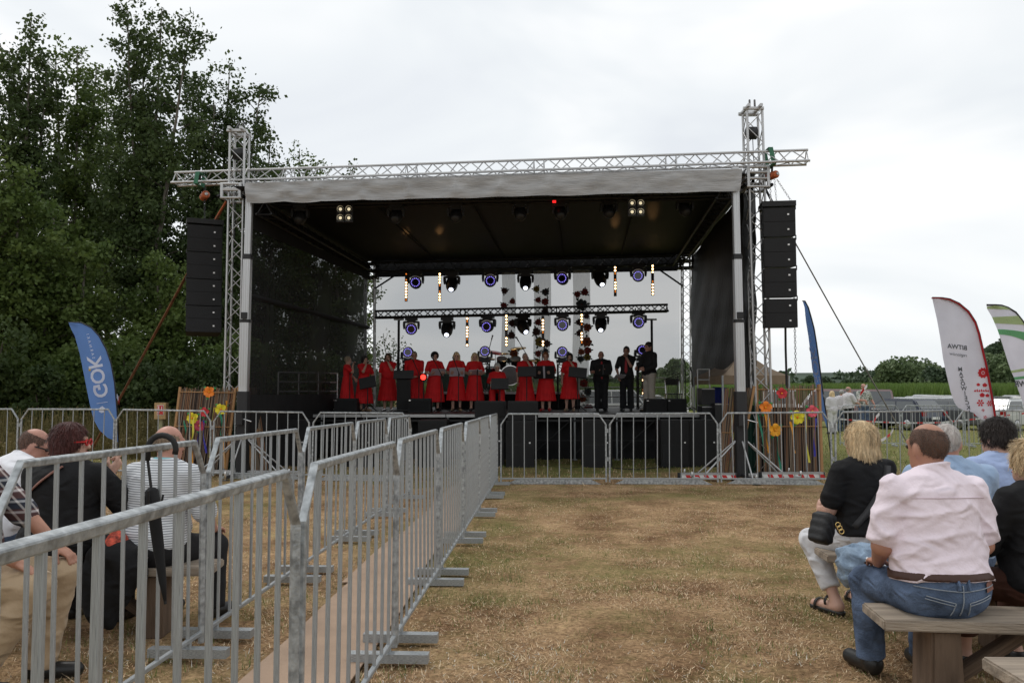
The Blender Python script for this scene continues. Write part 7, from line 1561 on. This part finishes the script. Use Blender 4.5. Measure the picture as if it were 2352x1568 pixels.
quad_t = thing('screen_backing', 'dark backing cloth behind the left reed screen', 'cloth', gzr(470, 16.9), 'screen backings'); quad_sheet(sc(418, 900, 16.85), sc(540, 900, 16.85), gzr(522, 16.7), gzr(396, 16.7), 10, 4).build('cloth', M_DARKCLOTH, quad_t)
PET = {k: mat('paper_petal_' + k, c, .6, 0, .18, 25) for k, c in (('red', (.55, .035, .045)), ('orange', (.80, .22, .02)), ('amber', (.80, .36, .02)), ('yellow', (.72, .62, .03)), ('pink', (.72, .11, .15)), ('crimson', (.42, .05, .09)))}
M_PLEAF = mat('paper_leaf_green', (.03, .26, .07), .6); RIB = {k: mat('satin_ribbon_' + k, c, .35, 0, .15, 10) for k, c in (('green', (.03, .24, .15)), ('orange', (.75, .33, .03)), ('yellow', (.72, .66, .10)), ('blue', (.05, .05, .38)))}
def paper_flower(px, py, rp, c, label, Y, la=(.6, 2.4, 4.4)):
    c0 = sc(px, py, Y); r = rp / FPX * Y; t = thing('paper_flower', label, 'flower', c0 - Vector((0, 0, r)), 'paper flowers on the reed screens'); a0 = random.random()
    for k in range(5):
        a = a0 + 2 * PI * k / 5; m = MB(); d = Vector((math.cos(a), 0, math.sin(a))); s_ = Vector((-d.z, 0, d.x)); vs = []
        for f_, w_, y_ in ((.08, .06, 0), (.4, .40, -.02), (.72, .50, -.035), (.93, .36, -.025), (1.0, .12, -.01)):
            for q_ in (-1, 0, 1): vs.append(c0 + d * r * f_ + s_ * r * w_ * .9 * q_ + Vector((0, y_ + (.02 if q_ == 0 else 0) - .01, 0)))
        m.add(vs, [(3 * i + j, 3 * i + j + 1, 3 * i + j + 4, 3 * i + j + 3) for i in range(4) for j in (0, 1)]); m.build('petal', PET[c], t, True)
    ball('flower_centre', c0 + Vector((0, -.02, 0)), (r * .16, .02, r * .16), PET['amber'] if c != 'yellow' else PET['orange'], t)
    for a in la:
        m = MB(); d = Vector((math.cos(a), 0, math.sin(a))); s_ = Vector((-d.z, 0, d.x)); q_ = c0 + Vector((0, .015, 0)); m.add([q_ + d * r * .8, q_ + d * r * 1.1 + s_ * r * .26, q_ + d * r * 1.42, q_ + d * r * 1.1 - s_ * r * .26, q_ + d * r * 1.1 + Vector((0, -.015, 0))], [(0, 1, 4), (1, 2, 4), (2, 3, 4), (3, 0, 4)]); m.build('leaf', M_PLEAF, t)
for a in ((1795, 903, 12.5, 'red', 'red paper flower high on the right reed screen'), (1758, 936, 15, 'orange', 'orange paper flower at the left of the right reed screen'), (1831, 958, 16, 'yellow', 'yellow paper flower on the right reed screen'), (1865, 944, 14, 'pink', 'pink paper flower at the right of the right reed screen'), (1780, 987, 15, 'amber', 'lowest orange paper flower on the right reed screen')): paper_flower(*a, 15.62)
for a in ((481, 900, 13, 'orange', 'orange paper flower high on the left reed screen'), (508, 940, 13.5, 'yellow', 'upper yellow paper flower on the left reed screen'), (470, 946, 11, 'red', 'red paper flower on the left reed screen'), (443, 960, 13.5, 'yellow', 'lower yellow paper flower on the left reed screen'), (459, 977, 13, 'crimson', 'dark pink paper flower low on the left reed screen')): paper_flower(*a, 16.2)
def ribbon(px, py0, py1, c, label, Y, drift=0, w_=5.0):
    t = thing('ribbon', label, 'ribbon', sc(px, py1, Y), 'satin ribbons on the reed screens'); g = np.random.default_rng(int(px)); ph = g.random() * 6; b = MB(); vs = []
    for i in range(19):
        f_ = i / 18; x = px + drift * f_ + 1.6 * math.sin(f_ * 7 + ph); y = py0 + (py1 - py0) * f_; tw = .55 + .45 * math.cos(f_ * 6 + ph)
        vs += [sc(x - w_ * tw * .5, y, Y), sc(x + w_ * tw * .5, y, Y + .02 * math.sin(f_ * 6 + ph))]
    b.add(vs, [(2 * i, 2 * i + 1, 2 * i + 3, 2 * i + 2) for i in range(18)]); b.build('satin_strip', RIB[c], t, True)
for a in ((1742, 948, 1062, 'green', 'leftmost green ribbon on the right reed screen', 15.6, 16), (1757, 950, 1040, 'orange', 'orange ribbon beside the green one on the right screen', 15.6, 8), (1765, 950, 1020, 'orange', 'second orange ribbon on the right screen', 15.58, 4), (1784, 1002, 1092, 'green', 'green ribbon under the lowest flower of the right screen', 15.58, 10), (1816, 968, 1040, 'orange', 'orange ribbon under the yellow flower of the right screen', 15.58, 10), (1848, 948, 1062, 'yellow', 'yellow ribbon right of the yellow flower', 15.58, 10), (1873, 960, 1048, 'blue', 'blue ribbon under the pink flower', 15.58, -3)): ribbon(*a[:5], a[5], a[6])
for a in ((424, 965, 1010, 'green', 'green ribbon at the left of the left reed screen', 16.15, 2), (436, 940, 1075, 'orange', 'tall orange ribbon at the left of the left reed screen', 16.15, 4), (447, 955, 1030, 'yellow', 'yellow ribbon beside the tall orange one', 16.15, -10), (455, 990, 1070, 'blue', 'blue ribbon on the left reed screen', 16.15, 2), (490, 935, 1050, 'yellow', 'yellow ribbon in the middle of the left reed screen', 16.15, -10), (508, 950, 1000, 'green', 'green ribbon under the upper yellow flower', 16.15, 0), (519, 920, 1075, 'orange', 'orange ribbon at the right of the left reed screen', 16.12, -6), (466, 965, 1040, 'blue', 'second blue ribbon on the left reed screen', 16.15, 6)): ribbon(*a[:5], a[5], a[6])

# ------------------------------------------------------------------ sign post, striped beams, tape
M_PLYB = mat('plywood_box', (.40, .27, .13), .8, 0, .15, 6); M_SIGNR = mat('red_sign', (.50, .03, .03), .5); M_PALEP = mat('pale_green_post', (.30, .30, .18), .8)
v = gzr(372, 17.2); sg = thing('sign_post', 'plywood box with a red extinguisher sign on a post at the left', 'sign', v); c = sc(373, 943, 17.2); rod('post', v, Vector((v.x, 17.2, c.z)), .05, M_PALEP, sg, 'square'); block('box', c + Vector((0, -.05, 0)), (.235, .14, .335), M_PLYB, sg); s1 = block('sign_plate', c + Vector((.01, -.125, .02)), (.13, .008, .20), M_WHITE, sg); block('sign_face', c + Vector((.01, -.131, .02)), (.115, .006, .185), M_SIGNR, sg)
for dx, dz, w_, h_ in ((-.03, .055, .02, .05), (-.03, .0, .03, .04), (.03, .02, .012, .10), (-.03, -.045, .035, .012)): block('sign_mark', c + Vector((.01 + dx, -.136, .02 + dz)), (w_, .005, h_), M_WHITE, sg)
M_STR_R = mat('red_reflective', (.55, .03, .03), .5); M_STR_W = mat('white_reflective', (.7, .7, .7), .5)
for px0, px1, lab in ((1560, 1684, 'striped outrigger beam left of the right mast'), (1745, 1885, 'striped outrigger beam right of the right mast')):
    Y = 15.2; a = gzr(px0, Y); b = gzr(px1, Y); t = thing('outrigger_beam', lab, 'beam', (a + b) / 2, 'striped outrigger beams'); z = a.z + .10; block('beam', ((a.x + b.x) / 2, Y, z), (b.x - a.x, .12, .10), M_ALU, t); n_ = 12
    for i in range(n_):
        x0 = a.x + (b.x - a.x) * i / n_; x1 = a.x + (b.x - a.x) * (i + 1) / n_; m = MB(); m.add([(x0 + .03, Y - .063, z - .045), (x1 + .03, Y - .063, z - .045), (x1, Y - .063, z + .015), (x0, Y - .063, z + .015)], [(0, 1, 2, 3)]); m.build('stripe', M_STR_R if i % 2 else M_STR_W, t)
    for x in (a.x, b.x): rod('foot', (x, Y, z - .12), (x, Y, z + .05), .05, M_BLKM, t)
def tape(label, pts, wd=.035, seg=.18):
    t = thing('barrier_tape', label, 'tape', pts[len(pts) // 2], 'red and white tapes'); P = [Vector(p_) for p_ in pts]; dense = []
    for i in range(len(P) - 1):
        n_ = max(1, int((P[i + 1] - P[i]).length / seg)); dense += [P[i].lerp(P[i + 1], k / n_) for k in range(n_)]
    dense.append(P[-1])
    for i in range(len(dense) - 1):
        a, b = dense[i], dense[i + 1]; m = MB(); m.add([a + Vector((0, 0, -wd)), b + Vector((0, 0, -wd)), b + Vector((0, 0, wd)), a + Vector((0, 0, wd))], [(0, 1, 2, 3)]); m.build('tape_segment', M_STR_R if i % 3 == 1 else M_STR_W, t)
tape('red and white barrier tape strung along the rear barriers before the cars', [at(1930, 962, 26), at(2003, 968, 25.8), at(2080, 971, 25.6), at(2160, 970, 25.4), at(2240, 962, 25.2), at(2360, 948, 25)], .022, .16)
tape('loose end of red and white tape fluttering high on the right guy strap', [at(1992, 885, 14.9), at(1985, 893, 14.9), at(1976, 905, 15.0), at(1972, 920, 15.0)], .03, .1)
tape('red and white tape tied low on the right guy strap', [at(2052, 985, 15.2), at(2045, 997, 15.2), at(2030, 1008, 15.1), at(2020, 1012, 15.1)], .025, .1)
tape('red and white tape at the middle of the right guy strap', [at(2020, 950, 15), at(2012, 958, 15), at(2008, 968, 15)], .03, .1)
tape('red and white tape on the left guy strap beside the blue flag', [at(268, 908, 17.9), at(272, 915, 17.9), at(274, 925, 17.9)], .05, .1)

# ------------------------------------------------------------------ tent, flight cases, vehicles
M_TAN = mat('tan_tent_canvas', (.26, .19, .125), .8, 0, .1, 3, .2, 8); M_TARPB = mat('blue_tarp', (.03, .05, .32), .5, 0, .2, 4, .5, 6)
Yt0, Yt1 = 19.3, 22.3; xl, xr = at(1606, 870, Yt1 - .6).x, at(1812, 870, Yt0).x; ze, zp, zv = at(1650, 862, Yt0).z, at(1700, 797, 20.8).z, at(1650, 882, Yt0).z; xp = at(1702, 800, 20.8).x; yp = (Yt0 + Yt1) / 2
tt = thing('canopy_tent', 'tan canopy tent standing right of the stage', 'tent', ((xl + xr) / 2, yp, gz(6, 22)))
def tent_side(a, b, name):
    pk_ = Vector((xp, yp, zp)); m = MB(); vs = []; n_ = 8
    for j in range(n_ + 1):
        f_ = j / n_
        for i in range(n_ + 1):
            u = i / n_; p = (a.lerp(b, u)).lerp(pk_, f_); p.z -= .10 * math.sin(PI * f_) + .05 * math.sin(PI * u) * (1 - f_); vs.append(p)
    m.add(vs, [(j * (n_ + 1) + i, j * (n_ + 1) + i + 1, (j + 1) * (n_ + 1) + i + 1, (j + 1) * (n_ + 1) + i) for j in range(n_) for i in range(n_)]); m.build(name, M_TAN, tt, True)
cs = [Vector((xl, Yt0, ze)), Vector((xr, Yt0, ze)), Vector((xr, Yt1, ze)), Vector((xl, Yt1, ze))]
for i in range(4):
    a, b = cs[i], cs[(i + 1) % 4]; tent_side(a, b, 'roof_panel'); dn = Vector((0, 0, zv - ze)); quad_sheet(a, b, b + dn, a + dn, 12, 2, lambda p, u, v: p + Vector((0, .02 * math.sin(u * 20) * v, 0))).build('valance', M_TAN, tt, True); rod('leg', Vector((a.x, a.y, gz(a.x, a.y))), a, .022, M_GALV, tt, 'square')
t = thing('blue_tarp', 'bright blue tarp draped under the tan tent', 'tarp', gzr(1655, 21)); quad_sheet(sc(1636, 888, 21.5), sc(1672, 890, 21.2), gzr(1676, 20.9), gzr(1634, 21.2), 12, 10, lambda p, u, v: p + Vector((.03 * math.sin(v * 9), .10 * math.sin(u * 8 + v * 5), 0))).build('cloth', M_TARPB, t, True)
M_CASE = mat('flight_case_laminate', (.022, .022, .024), .5)
for i, (px0, px1, py0, Y, lab) in enumerate(((1612, 1642, 890, 20.2, 'black flight case at the right stage stair'), (1642, 1672, 925, 19.9, 'low black flight case beside the stage stair'))):
    a, b = gzr(px0, Y), gzr(px1, Y); zt_ = sc(px0, py0, Y).z; n_ = 4 if i == 0 else 2; t = thing('flight_case', lab, 'flight case', (a + b) / 2, 'flight cases')
    for k in range(n_): z0 = a.z + (zt_ - a.z) * k / n_; h_ = (zt_ - a.z) / n_; block('case_tier', ((a.x + b.x) / 2, Y + .3, z0 + h_ / 2), (b.x - a.x, .6, h_ - .02), M_CASE, t); block('aluminium_edge', ((a.x + b.x) / 2, Y - .004, z0 + h_ - .03), (b.x - a.x, .012, .025), M_ALU, t)
CARP = {k: mat('car_paint_' + k, c, .3, .3 if k in ('silver', 'grey') else 0, .05, 2, coat=.8) for k, c in (('darkblue', (.018, .025, .05)), ('silver', (.55, .56, .57)), ('grey', (.14, .145, .15)), ('black', (.015, .015, .016)), ('white', (.65, .65, .65)), ('maroon', (.26, .17, .17)), ('red', (.30, .03, .03)), ('beige', (.34, .32, .28)))}
M_GLASS = mat('car_glass', (.05, .06, .065), .06, 0, .1, spec=.9, coat=.5); M_TYRE = mat('tyre', (.015, .015, .015), .9); M_RIM = mat('alloy_rim', (.45, .45, .46), .3, .8); M_TAIL = mat('tail_lamp', (.30, .01, .01), .25); M_HEAD = mat('head_lamp', (.65, .66, .68), .15, .2)
CARMESH = {}
def car_parts(kind):
    if kind in CARMESH: return CARMESH[kind]
    L_, W_ = (4.3, 1.76) if kind != 'van' else (5.2, 1.95)
    if kind == 'hatch': lowp = [(-2.12, .30), (-2.15, .62), (-2.08, .95), (1.0, .98), (1.95, .80), (2.13, .60), (2.13, .28)]; roof_ = [(-2.0, .95), (-1.55, 1.45), (.15, 1.48), (1.02, .97)]
    elif kind == 'estate': lowp = [(-2.25, .30), (-2.28, .65), (-2.2, .98), (1.1, 1.0), (2.05, .82), (2.22, .60), (2.22, .28)]; roof_ = [(-2.18, .98), (-1.85, 1.56), (.2, 1.60), (1.1, .99)]
    elif kind == 'van': lowp = [(-2.6, .35), (-2.62, .8), (-2.6, 1.10), (1.6, 1.12), (2.35, .95), (2.55, .65), (2.55, .32)]; roof_ = [(-2.6, 1.10), (-2.45, 1.95), (1.1, 1.98), (1.75, 1.11)]
    else: lowp = [(-2.2, .30), (-2.23, .62), (-2.15, .93), (1.0, .95), (1.95, .78), (2.15, .58), (2.15, .27)]; roof_ = [(-1.75, .93), (-1.15, 1.40), (.2, 1.43), (1.05, .95)]
    hw = W_ / 2
    def loft(poly, sec):   # poly in (x,z); sec: list of (y, inset scale to centroid)
        cx = sum(p_[0] for p_ in poly) / len(poly); cz = sum(p_[1] for p_ in poly) / len(poly); b = MB(); k = len(poly); vs = []
        for y, s_ in sec: vs += [((p_[0] - cx) * s_ + cx, y, (p_[1] - cz) * s_ + cz) for p_ in poly]
        fs = [(j * k + i, j * k + (i + 1) % k, (j + 1) * k + (i + 1) % k, (j + 1) * k + i) for j in range(len(sec) - 1) for i in range(k)]; fs += [tuple(range(k)), tuple(range((len(sec) - 1) * k, len(sec) * k))[::-1]]; b.add(vs, fs); return b
    out_ = {}
    def reg(n_, b, smooth=False, bev=0):
        me = new_mesh('car_' + n_, b.v, b.f, None, smooth); bb = bmesh.new(); bb.from_mesh(me); bmesh.ops.recalc_face_normals(bb, faces=bb.faces)
        if bev: bmesh.ops.bevel(bb, geom=bb.edges[:], offset=bev, segments=2, affect='EDGES', clamp_overlap=True)
        bb.to_mesh(me); bb.free(); out_[n_] = me
    reg('body', loft(lowp, [(-hw, .95), (-hw * .97, .99), (-hw * .6, 1), (hw * .6, 1), (hw * .97, .99), (hw, .95)]), False, .04)
    rw = hw * .80; b = MB(); vs = []
    for y, zz_ in ((-1, 0), (1, 0)):
        for i, (x, z) in enumerate(roof_): yy = hw * .93 if i in (0, 3) else rw; vs.append((x, y * yy, z))
    b.add(vs, [(0, 1, 2, 3), (7, 6, 5, 4), (1, 5, 6, 2), (0, 4, 5, 1), (2, 6, 7, 3)]); reg('cabin', b, False, .05)
    def side(y):
        pts = []
        (x0, z0), (x1, z1), (x2, z2), (x3, z3) = roof_; B = lambda x, z: (x, y * (hw * .93 + (rw - hw * .93) * (z - z0) / (z1 - z0) + .012), z)
        zl, zh = z0 + .05, z1 - .09; f0 = (zl - z0) / (z1 - z0); f1 = (zh - z0) / (z1 - z0); bl_ = x0 + (x1 - x0) * f0 + .12; tl_ = x0 + (x1 - x0) * f1 + .10; br_ = x3 + (x2 - x3) * f0 - .12; tr_ = x3 + (x2 - x3) * f1 - .12; m1 = (bl_ + br_) / 2 - .15
        return [[B(bl_, zl), B(m1 - .04, zl), B(m1 - .02, zh), B(tl_, zh)], [B(m1 + .04, zl), B(br_, zl), B(tr_, zh), B(m1 + .06, zh)]]
    for nm, y in (('side', -1), ('side2', 1)):
        for k, qd in enumerate(side(y)): b = MB(); b.add(qd, [(0, 1, 2, 3)]); reg('window_%s_%d' % (nm, k), b)
    def endw(i0, i1, off):
        (x0, z0), (x1, z1) = roof_[i0], roof_[i1]; q = lambda f_, yf: (x0 + (x1 - x0) * f_ + off, yf * (hw * .93 + (rw - hw * .93) * f_), z0 + (z1 - z0) * f_ + .006); b = MB(); b.add([q(.12, -.86), q(.12, .86), q(.88, .84), q(.88, -.84)], [(0, 1, 2, 3)]); return b
    reg('rear_window', endw(0, 1, -.02)); reg('windscreen', endw(3, 2, .02))
    xr_, xf_ = lowp[1][0], lowp[-2][0]
    for nm, y in (('tail_a', -1), ('tail_b', 1)): b = MB(); b.box((xr_ + .06, y * hw * .80, .80), (.12, .26, .22)); reg(nm, b, bev=.02)
    for nm, y in (('head_a', -1), ('head_b', 1)): b = MB(); b.box((xf_ - .14, y * hw * .76, .66), (.26, .30, .14)); reg(nm, b, bev=.02)
    b = MB(); b.box((xr_ - .01, 0, .60 if kind != 'van' else .7), (.02, .52, .11)); reg('plate', b)
    b = MB(); b.lathe([(.0, -.10), (.24, -.10), (.31, -.08), (.31, .08), (.24, .10), (0, .10)], 18, Matrix.Rotation(R(90), 4, 'X')); reg('tyre', b, True); b = MB(); b.lathe([(0, .112), (.10, .115), (.20, .105), (.21, .09)], 14, Matrix.Rotation(R(90), 4, 'X')); reg('rim', b, True)
    for nm, y in (('mirror_a', -1), ('mirror_b', 1)): b = MB(); b.box((.95, y * (hw + .08), 1.0), (.10, .18, .13)); reg(nm, b, bev=.02)
    out_['_w'] = hw; CARMESH[kind] = out_; return out_
COLOURED = {}
def car(px, pyr, Y, yaw, kind, c, label):
    P_ = car_parts(kind); v = at(px, 930, Y); z0 = gz(v.x, Y); t = thing('parked_car' if kind != 'van' else 'parked_van', label, 'car' if kind != 'van' else 'van', (v.x, Y, z0), 'parked vehicles'); M0 = Matrix.Translation((v.x, Y, z0)) @ Matrix.Rotation(yaw, 4, 'Z')
    def add(name, key, m, M=Matrix.Identity(4), p_=None):
        k = (kind, key, m.name)
        if k not in COLOURED: me = P_[key].copy(); me.materials.clear(); me.materials.append(m); COLOURED[k] = me
        o = bpy.data.objects.new(name, COLOURED[k]); link(o); return put(o, M0 @ M, p_ or t)
    bd = add('body', 'body', CARP[c]); add('cabin', 'cabin', CARP[c])
    for k in ('window_side_0', 'window_side_1', 'window_side2_0', 'window_side2_1'): add('side_window', k, M_GLASS)
    add('rear_window', 'rear_window', M_GLASS); add('windscreen', 'windscreen', M_GLASS)
    for k in 'ab': add('tail_light', 'tail_' + k, M_TAIL); add('headlight', 'head_' + k, M_HEAD); add('mirror', 'mirror_' + k, CARP[c])
    add('number_plate', 'plate', M_WHITE); hw = P_['_w']
    for x in (-1.33, 1.33):
        for y in (-1, 1): wmat = Matrix.Translation((x, y * (hw - .10), .31)) @ (Matrix.Rotation(PI, 4, 'Z') if y > 0 else Matrix.Identity(4)); w_ = add('wheel', 'tyre', M_TYRE, wmat); add('rim', 'rim', M_RIM, wmat, w_)
CARS = [(2058, 40, 2.0, 'hatch', 'darkblue', 'dark blue hatchback seen from behind near the grey tee man'), (2182, 40.5, 1.9, 'hatch', 'grey', 'grey hatchback partly behind the white and red flag'), (2330, 39, .5, 'hatch', 'silver', 'silver hatchback at the right edge between the flags'), (2008, 46, 2.2, 'estate', 'silver', 'light grey estate car left of the dark blue hatchback'), (2105, 47, 2.1, 'estate', 'silver', 'silver estate car behind the dark blue hatchback'), (2195, 47.5, 2.0, 'hatch', 'silver', 'silver hatchback just left of the white and red flag'), (2292, 47, 1.0, 'estate', 'black', 'black estate car right of the white and red flag'), (2362, 48, 1.2, 'estate', 'beige', 'beige estate car cut by the right edge'), (2035, 56, 2.0, 'saloon', 'white', 'white saloon in the back row left'), (2120, 57, 2.1, 'estate', 'silver', 'silver estate car in the back row middle'), (2205, 58, 2.2, 'saloon', 'white', 'white saloon in the back row behind the flag'), (2290, 57, 2.0, 'hatch', 'silver', 'silver hatchback in the back row right'), (2145, 52, 1.9, 'estate', 'white', 'white estate car between the dark blue hatchback and the flag'), (2068, 52, 2.2, 'hatch', 'beige', 'beige hatchback just above the dark blue hatchback'), (2255, 52, 2.0, 'hatch', 'silver', 'silver hatchback between the two white flags'), (2330, 53, 1.9, 'estate', 'silver', 'silver estate behind the right edge hatchback'), (1978, 53, 2.1, 'hatch', 'silver', 'silver hatchback behind the man in the patterned tee'), (1925, 43, 2.9, 'van', 'maroon', 'pale maroon van behind the white-clothed woman'), (1795, 48, 1.2, 'van', 'white', 'white van behind the tan tent'), (1408, 52, .4, 'van', 'white', 'white van dimly visible through the scrim behind the men in black'), (1500, 56, .2, 'estate', 'white', 'white estate car dimly visible through the scrim'), (1085, 56, .1, 'estate', 'white', 'white estate dimly visible through the scrim behind the blondes')]
for px, Y, yw, kind, c, lab in CARS: car(px, 0, Y, yw, kind, c, lab)

# small things: red lamp between the singers, teal gazebo behind the scrim, crumpled tissue, cables
M_REDLIT = mat('red_lamp_glass', (.5, .02, .02), .3, emit=(1, .03, .02), estr=4)
c = at(972, 866, 22.4); rl = thing('stage_red_lamp', 'small red glowing lamp between the broad blond and curly-haired singers', 'stage light', (c.x, 22.4, DECKZ)); rod('can', c + Vector((0, .02, 0)), c + Vector((0, .22, .02)), .10, M_BLK, rl); ball('lens', c, (.075, .03, .075), M_REDLIT, rl); rod('stand_pole', (c.x, 22.5, DECKZ), c + Vector((0, .1, -.08)), .015, M_BLKM, rl)
for a in (.4, 2.5, 4.6): rod('stand_leg', (c.x, 22.5, DECKZ + .1), (c.x + .2 * math.cos(a), 22.5 + .2 * math.sin(a), DECKZ + .01), .01, M_BLKM, rl)
M_TEAL = mat('teal_canvas', (.03, .20, .13), .8, 0, .1, 3); Yg = 31.0; xa_, xb_ = at(988, 850, Yg).x, at(1122, 850, Yg).x; zt_ = at(1050, 843, Yg).z; ze_ = at(1050, 858, Yg).z
gz_t = thing('teal_gazebo', 'teal gazebo behind the scrim and the two blonde singers', 'tent', ((xa_ + xb_) / 2, Yg + 1, gz(0, Yg))); cs_ = [Vector((xa_, Yg, ze_)), Vector((xb_, Yg, ze_)), Vector((xb_, Yg + 2.4, ze_)), Vector((xa_, Yg + 2.4, ze_))]; ap = Vector(((xa_ + xb_) / 2, Yg + 1.2, zt_ + .15))
for i in range(4):
    a, b = cs_[i], cs_[(i + 1) % 4]; m = MB(); m.add([a, b, ap], [(0, 1, 2)]); m.build('roof_panel', M_TEAL, gz_t); rod('leg', Vector((a.x, a.y, gz(a.x, a.y))), a, .025, M_GALV, gz_t)
    if i != 0: quad_sheet(a, b, Vector((b.x, b.y, gz(b.x, b.y))), Vector((a.x, a.y, gz(a.x, a.y))), 10, 3, lambda p, u, v: p + Vector((0, .03 * math.sin(u * 20), 0))).build('side_wall', M_TEAL, gz_t, True)
c = gp(527, 1408); ti = thing('paper_tissue', 'crumpled white tissue on the grass by the left walkway barrier', 'tissue', c); f1 = ell((0, 0, .02), (.045, .03, .028)); V, Q = surface_nets(lambda x, y, z: f1(x, y, z) + .009 * np.sin(x * 150 + y * 60) * np.sin(z * 140 + y * 120), (-.07, -.06, -.02), (.07, .06, .07), .006); mesh_obj('paper', fast_mesh('paper', V, Q, mat('tissue_paper', (.75, .75, .74), .9)), ti, c)
for i, (pts, lab) in enumerate((([(1240, 1068), (1300, 1076), (1345, 1072)], 'black cable lying on the grass between two bass cabinets'), ([(1405, 1075), (1460, 1079), (1518, 1073)], 'black cable lying on the grass right of the middle bass cabinet'))):
    P = [gp(*q_) + Vector((0, 0, .012)) for q_ in pts]; t = thing('ground_cable', lab, 'cable', P[1], 'cables on the grass'); m = MB(); m.tube([P[0], P[0].lerp(P[1], .5) + Vector((0, -.03, 0)), P[1], P[1].lerp(P[2], .5) + Vector((0, -.04, 0)), P[2]], .012, 6); m.build('cable', M_RUB, t, True)
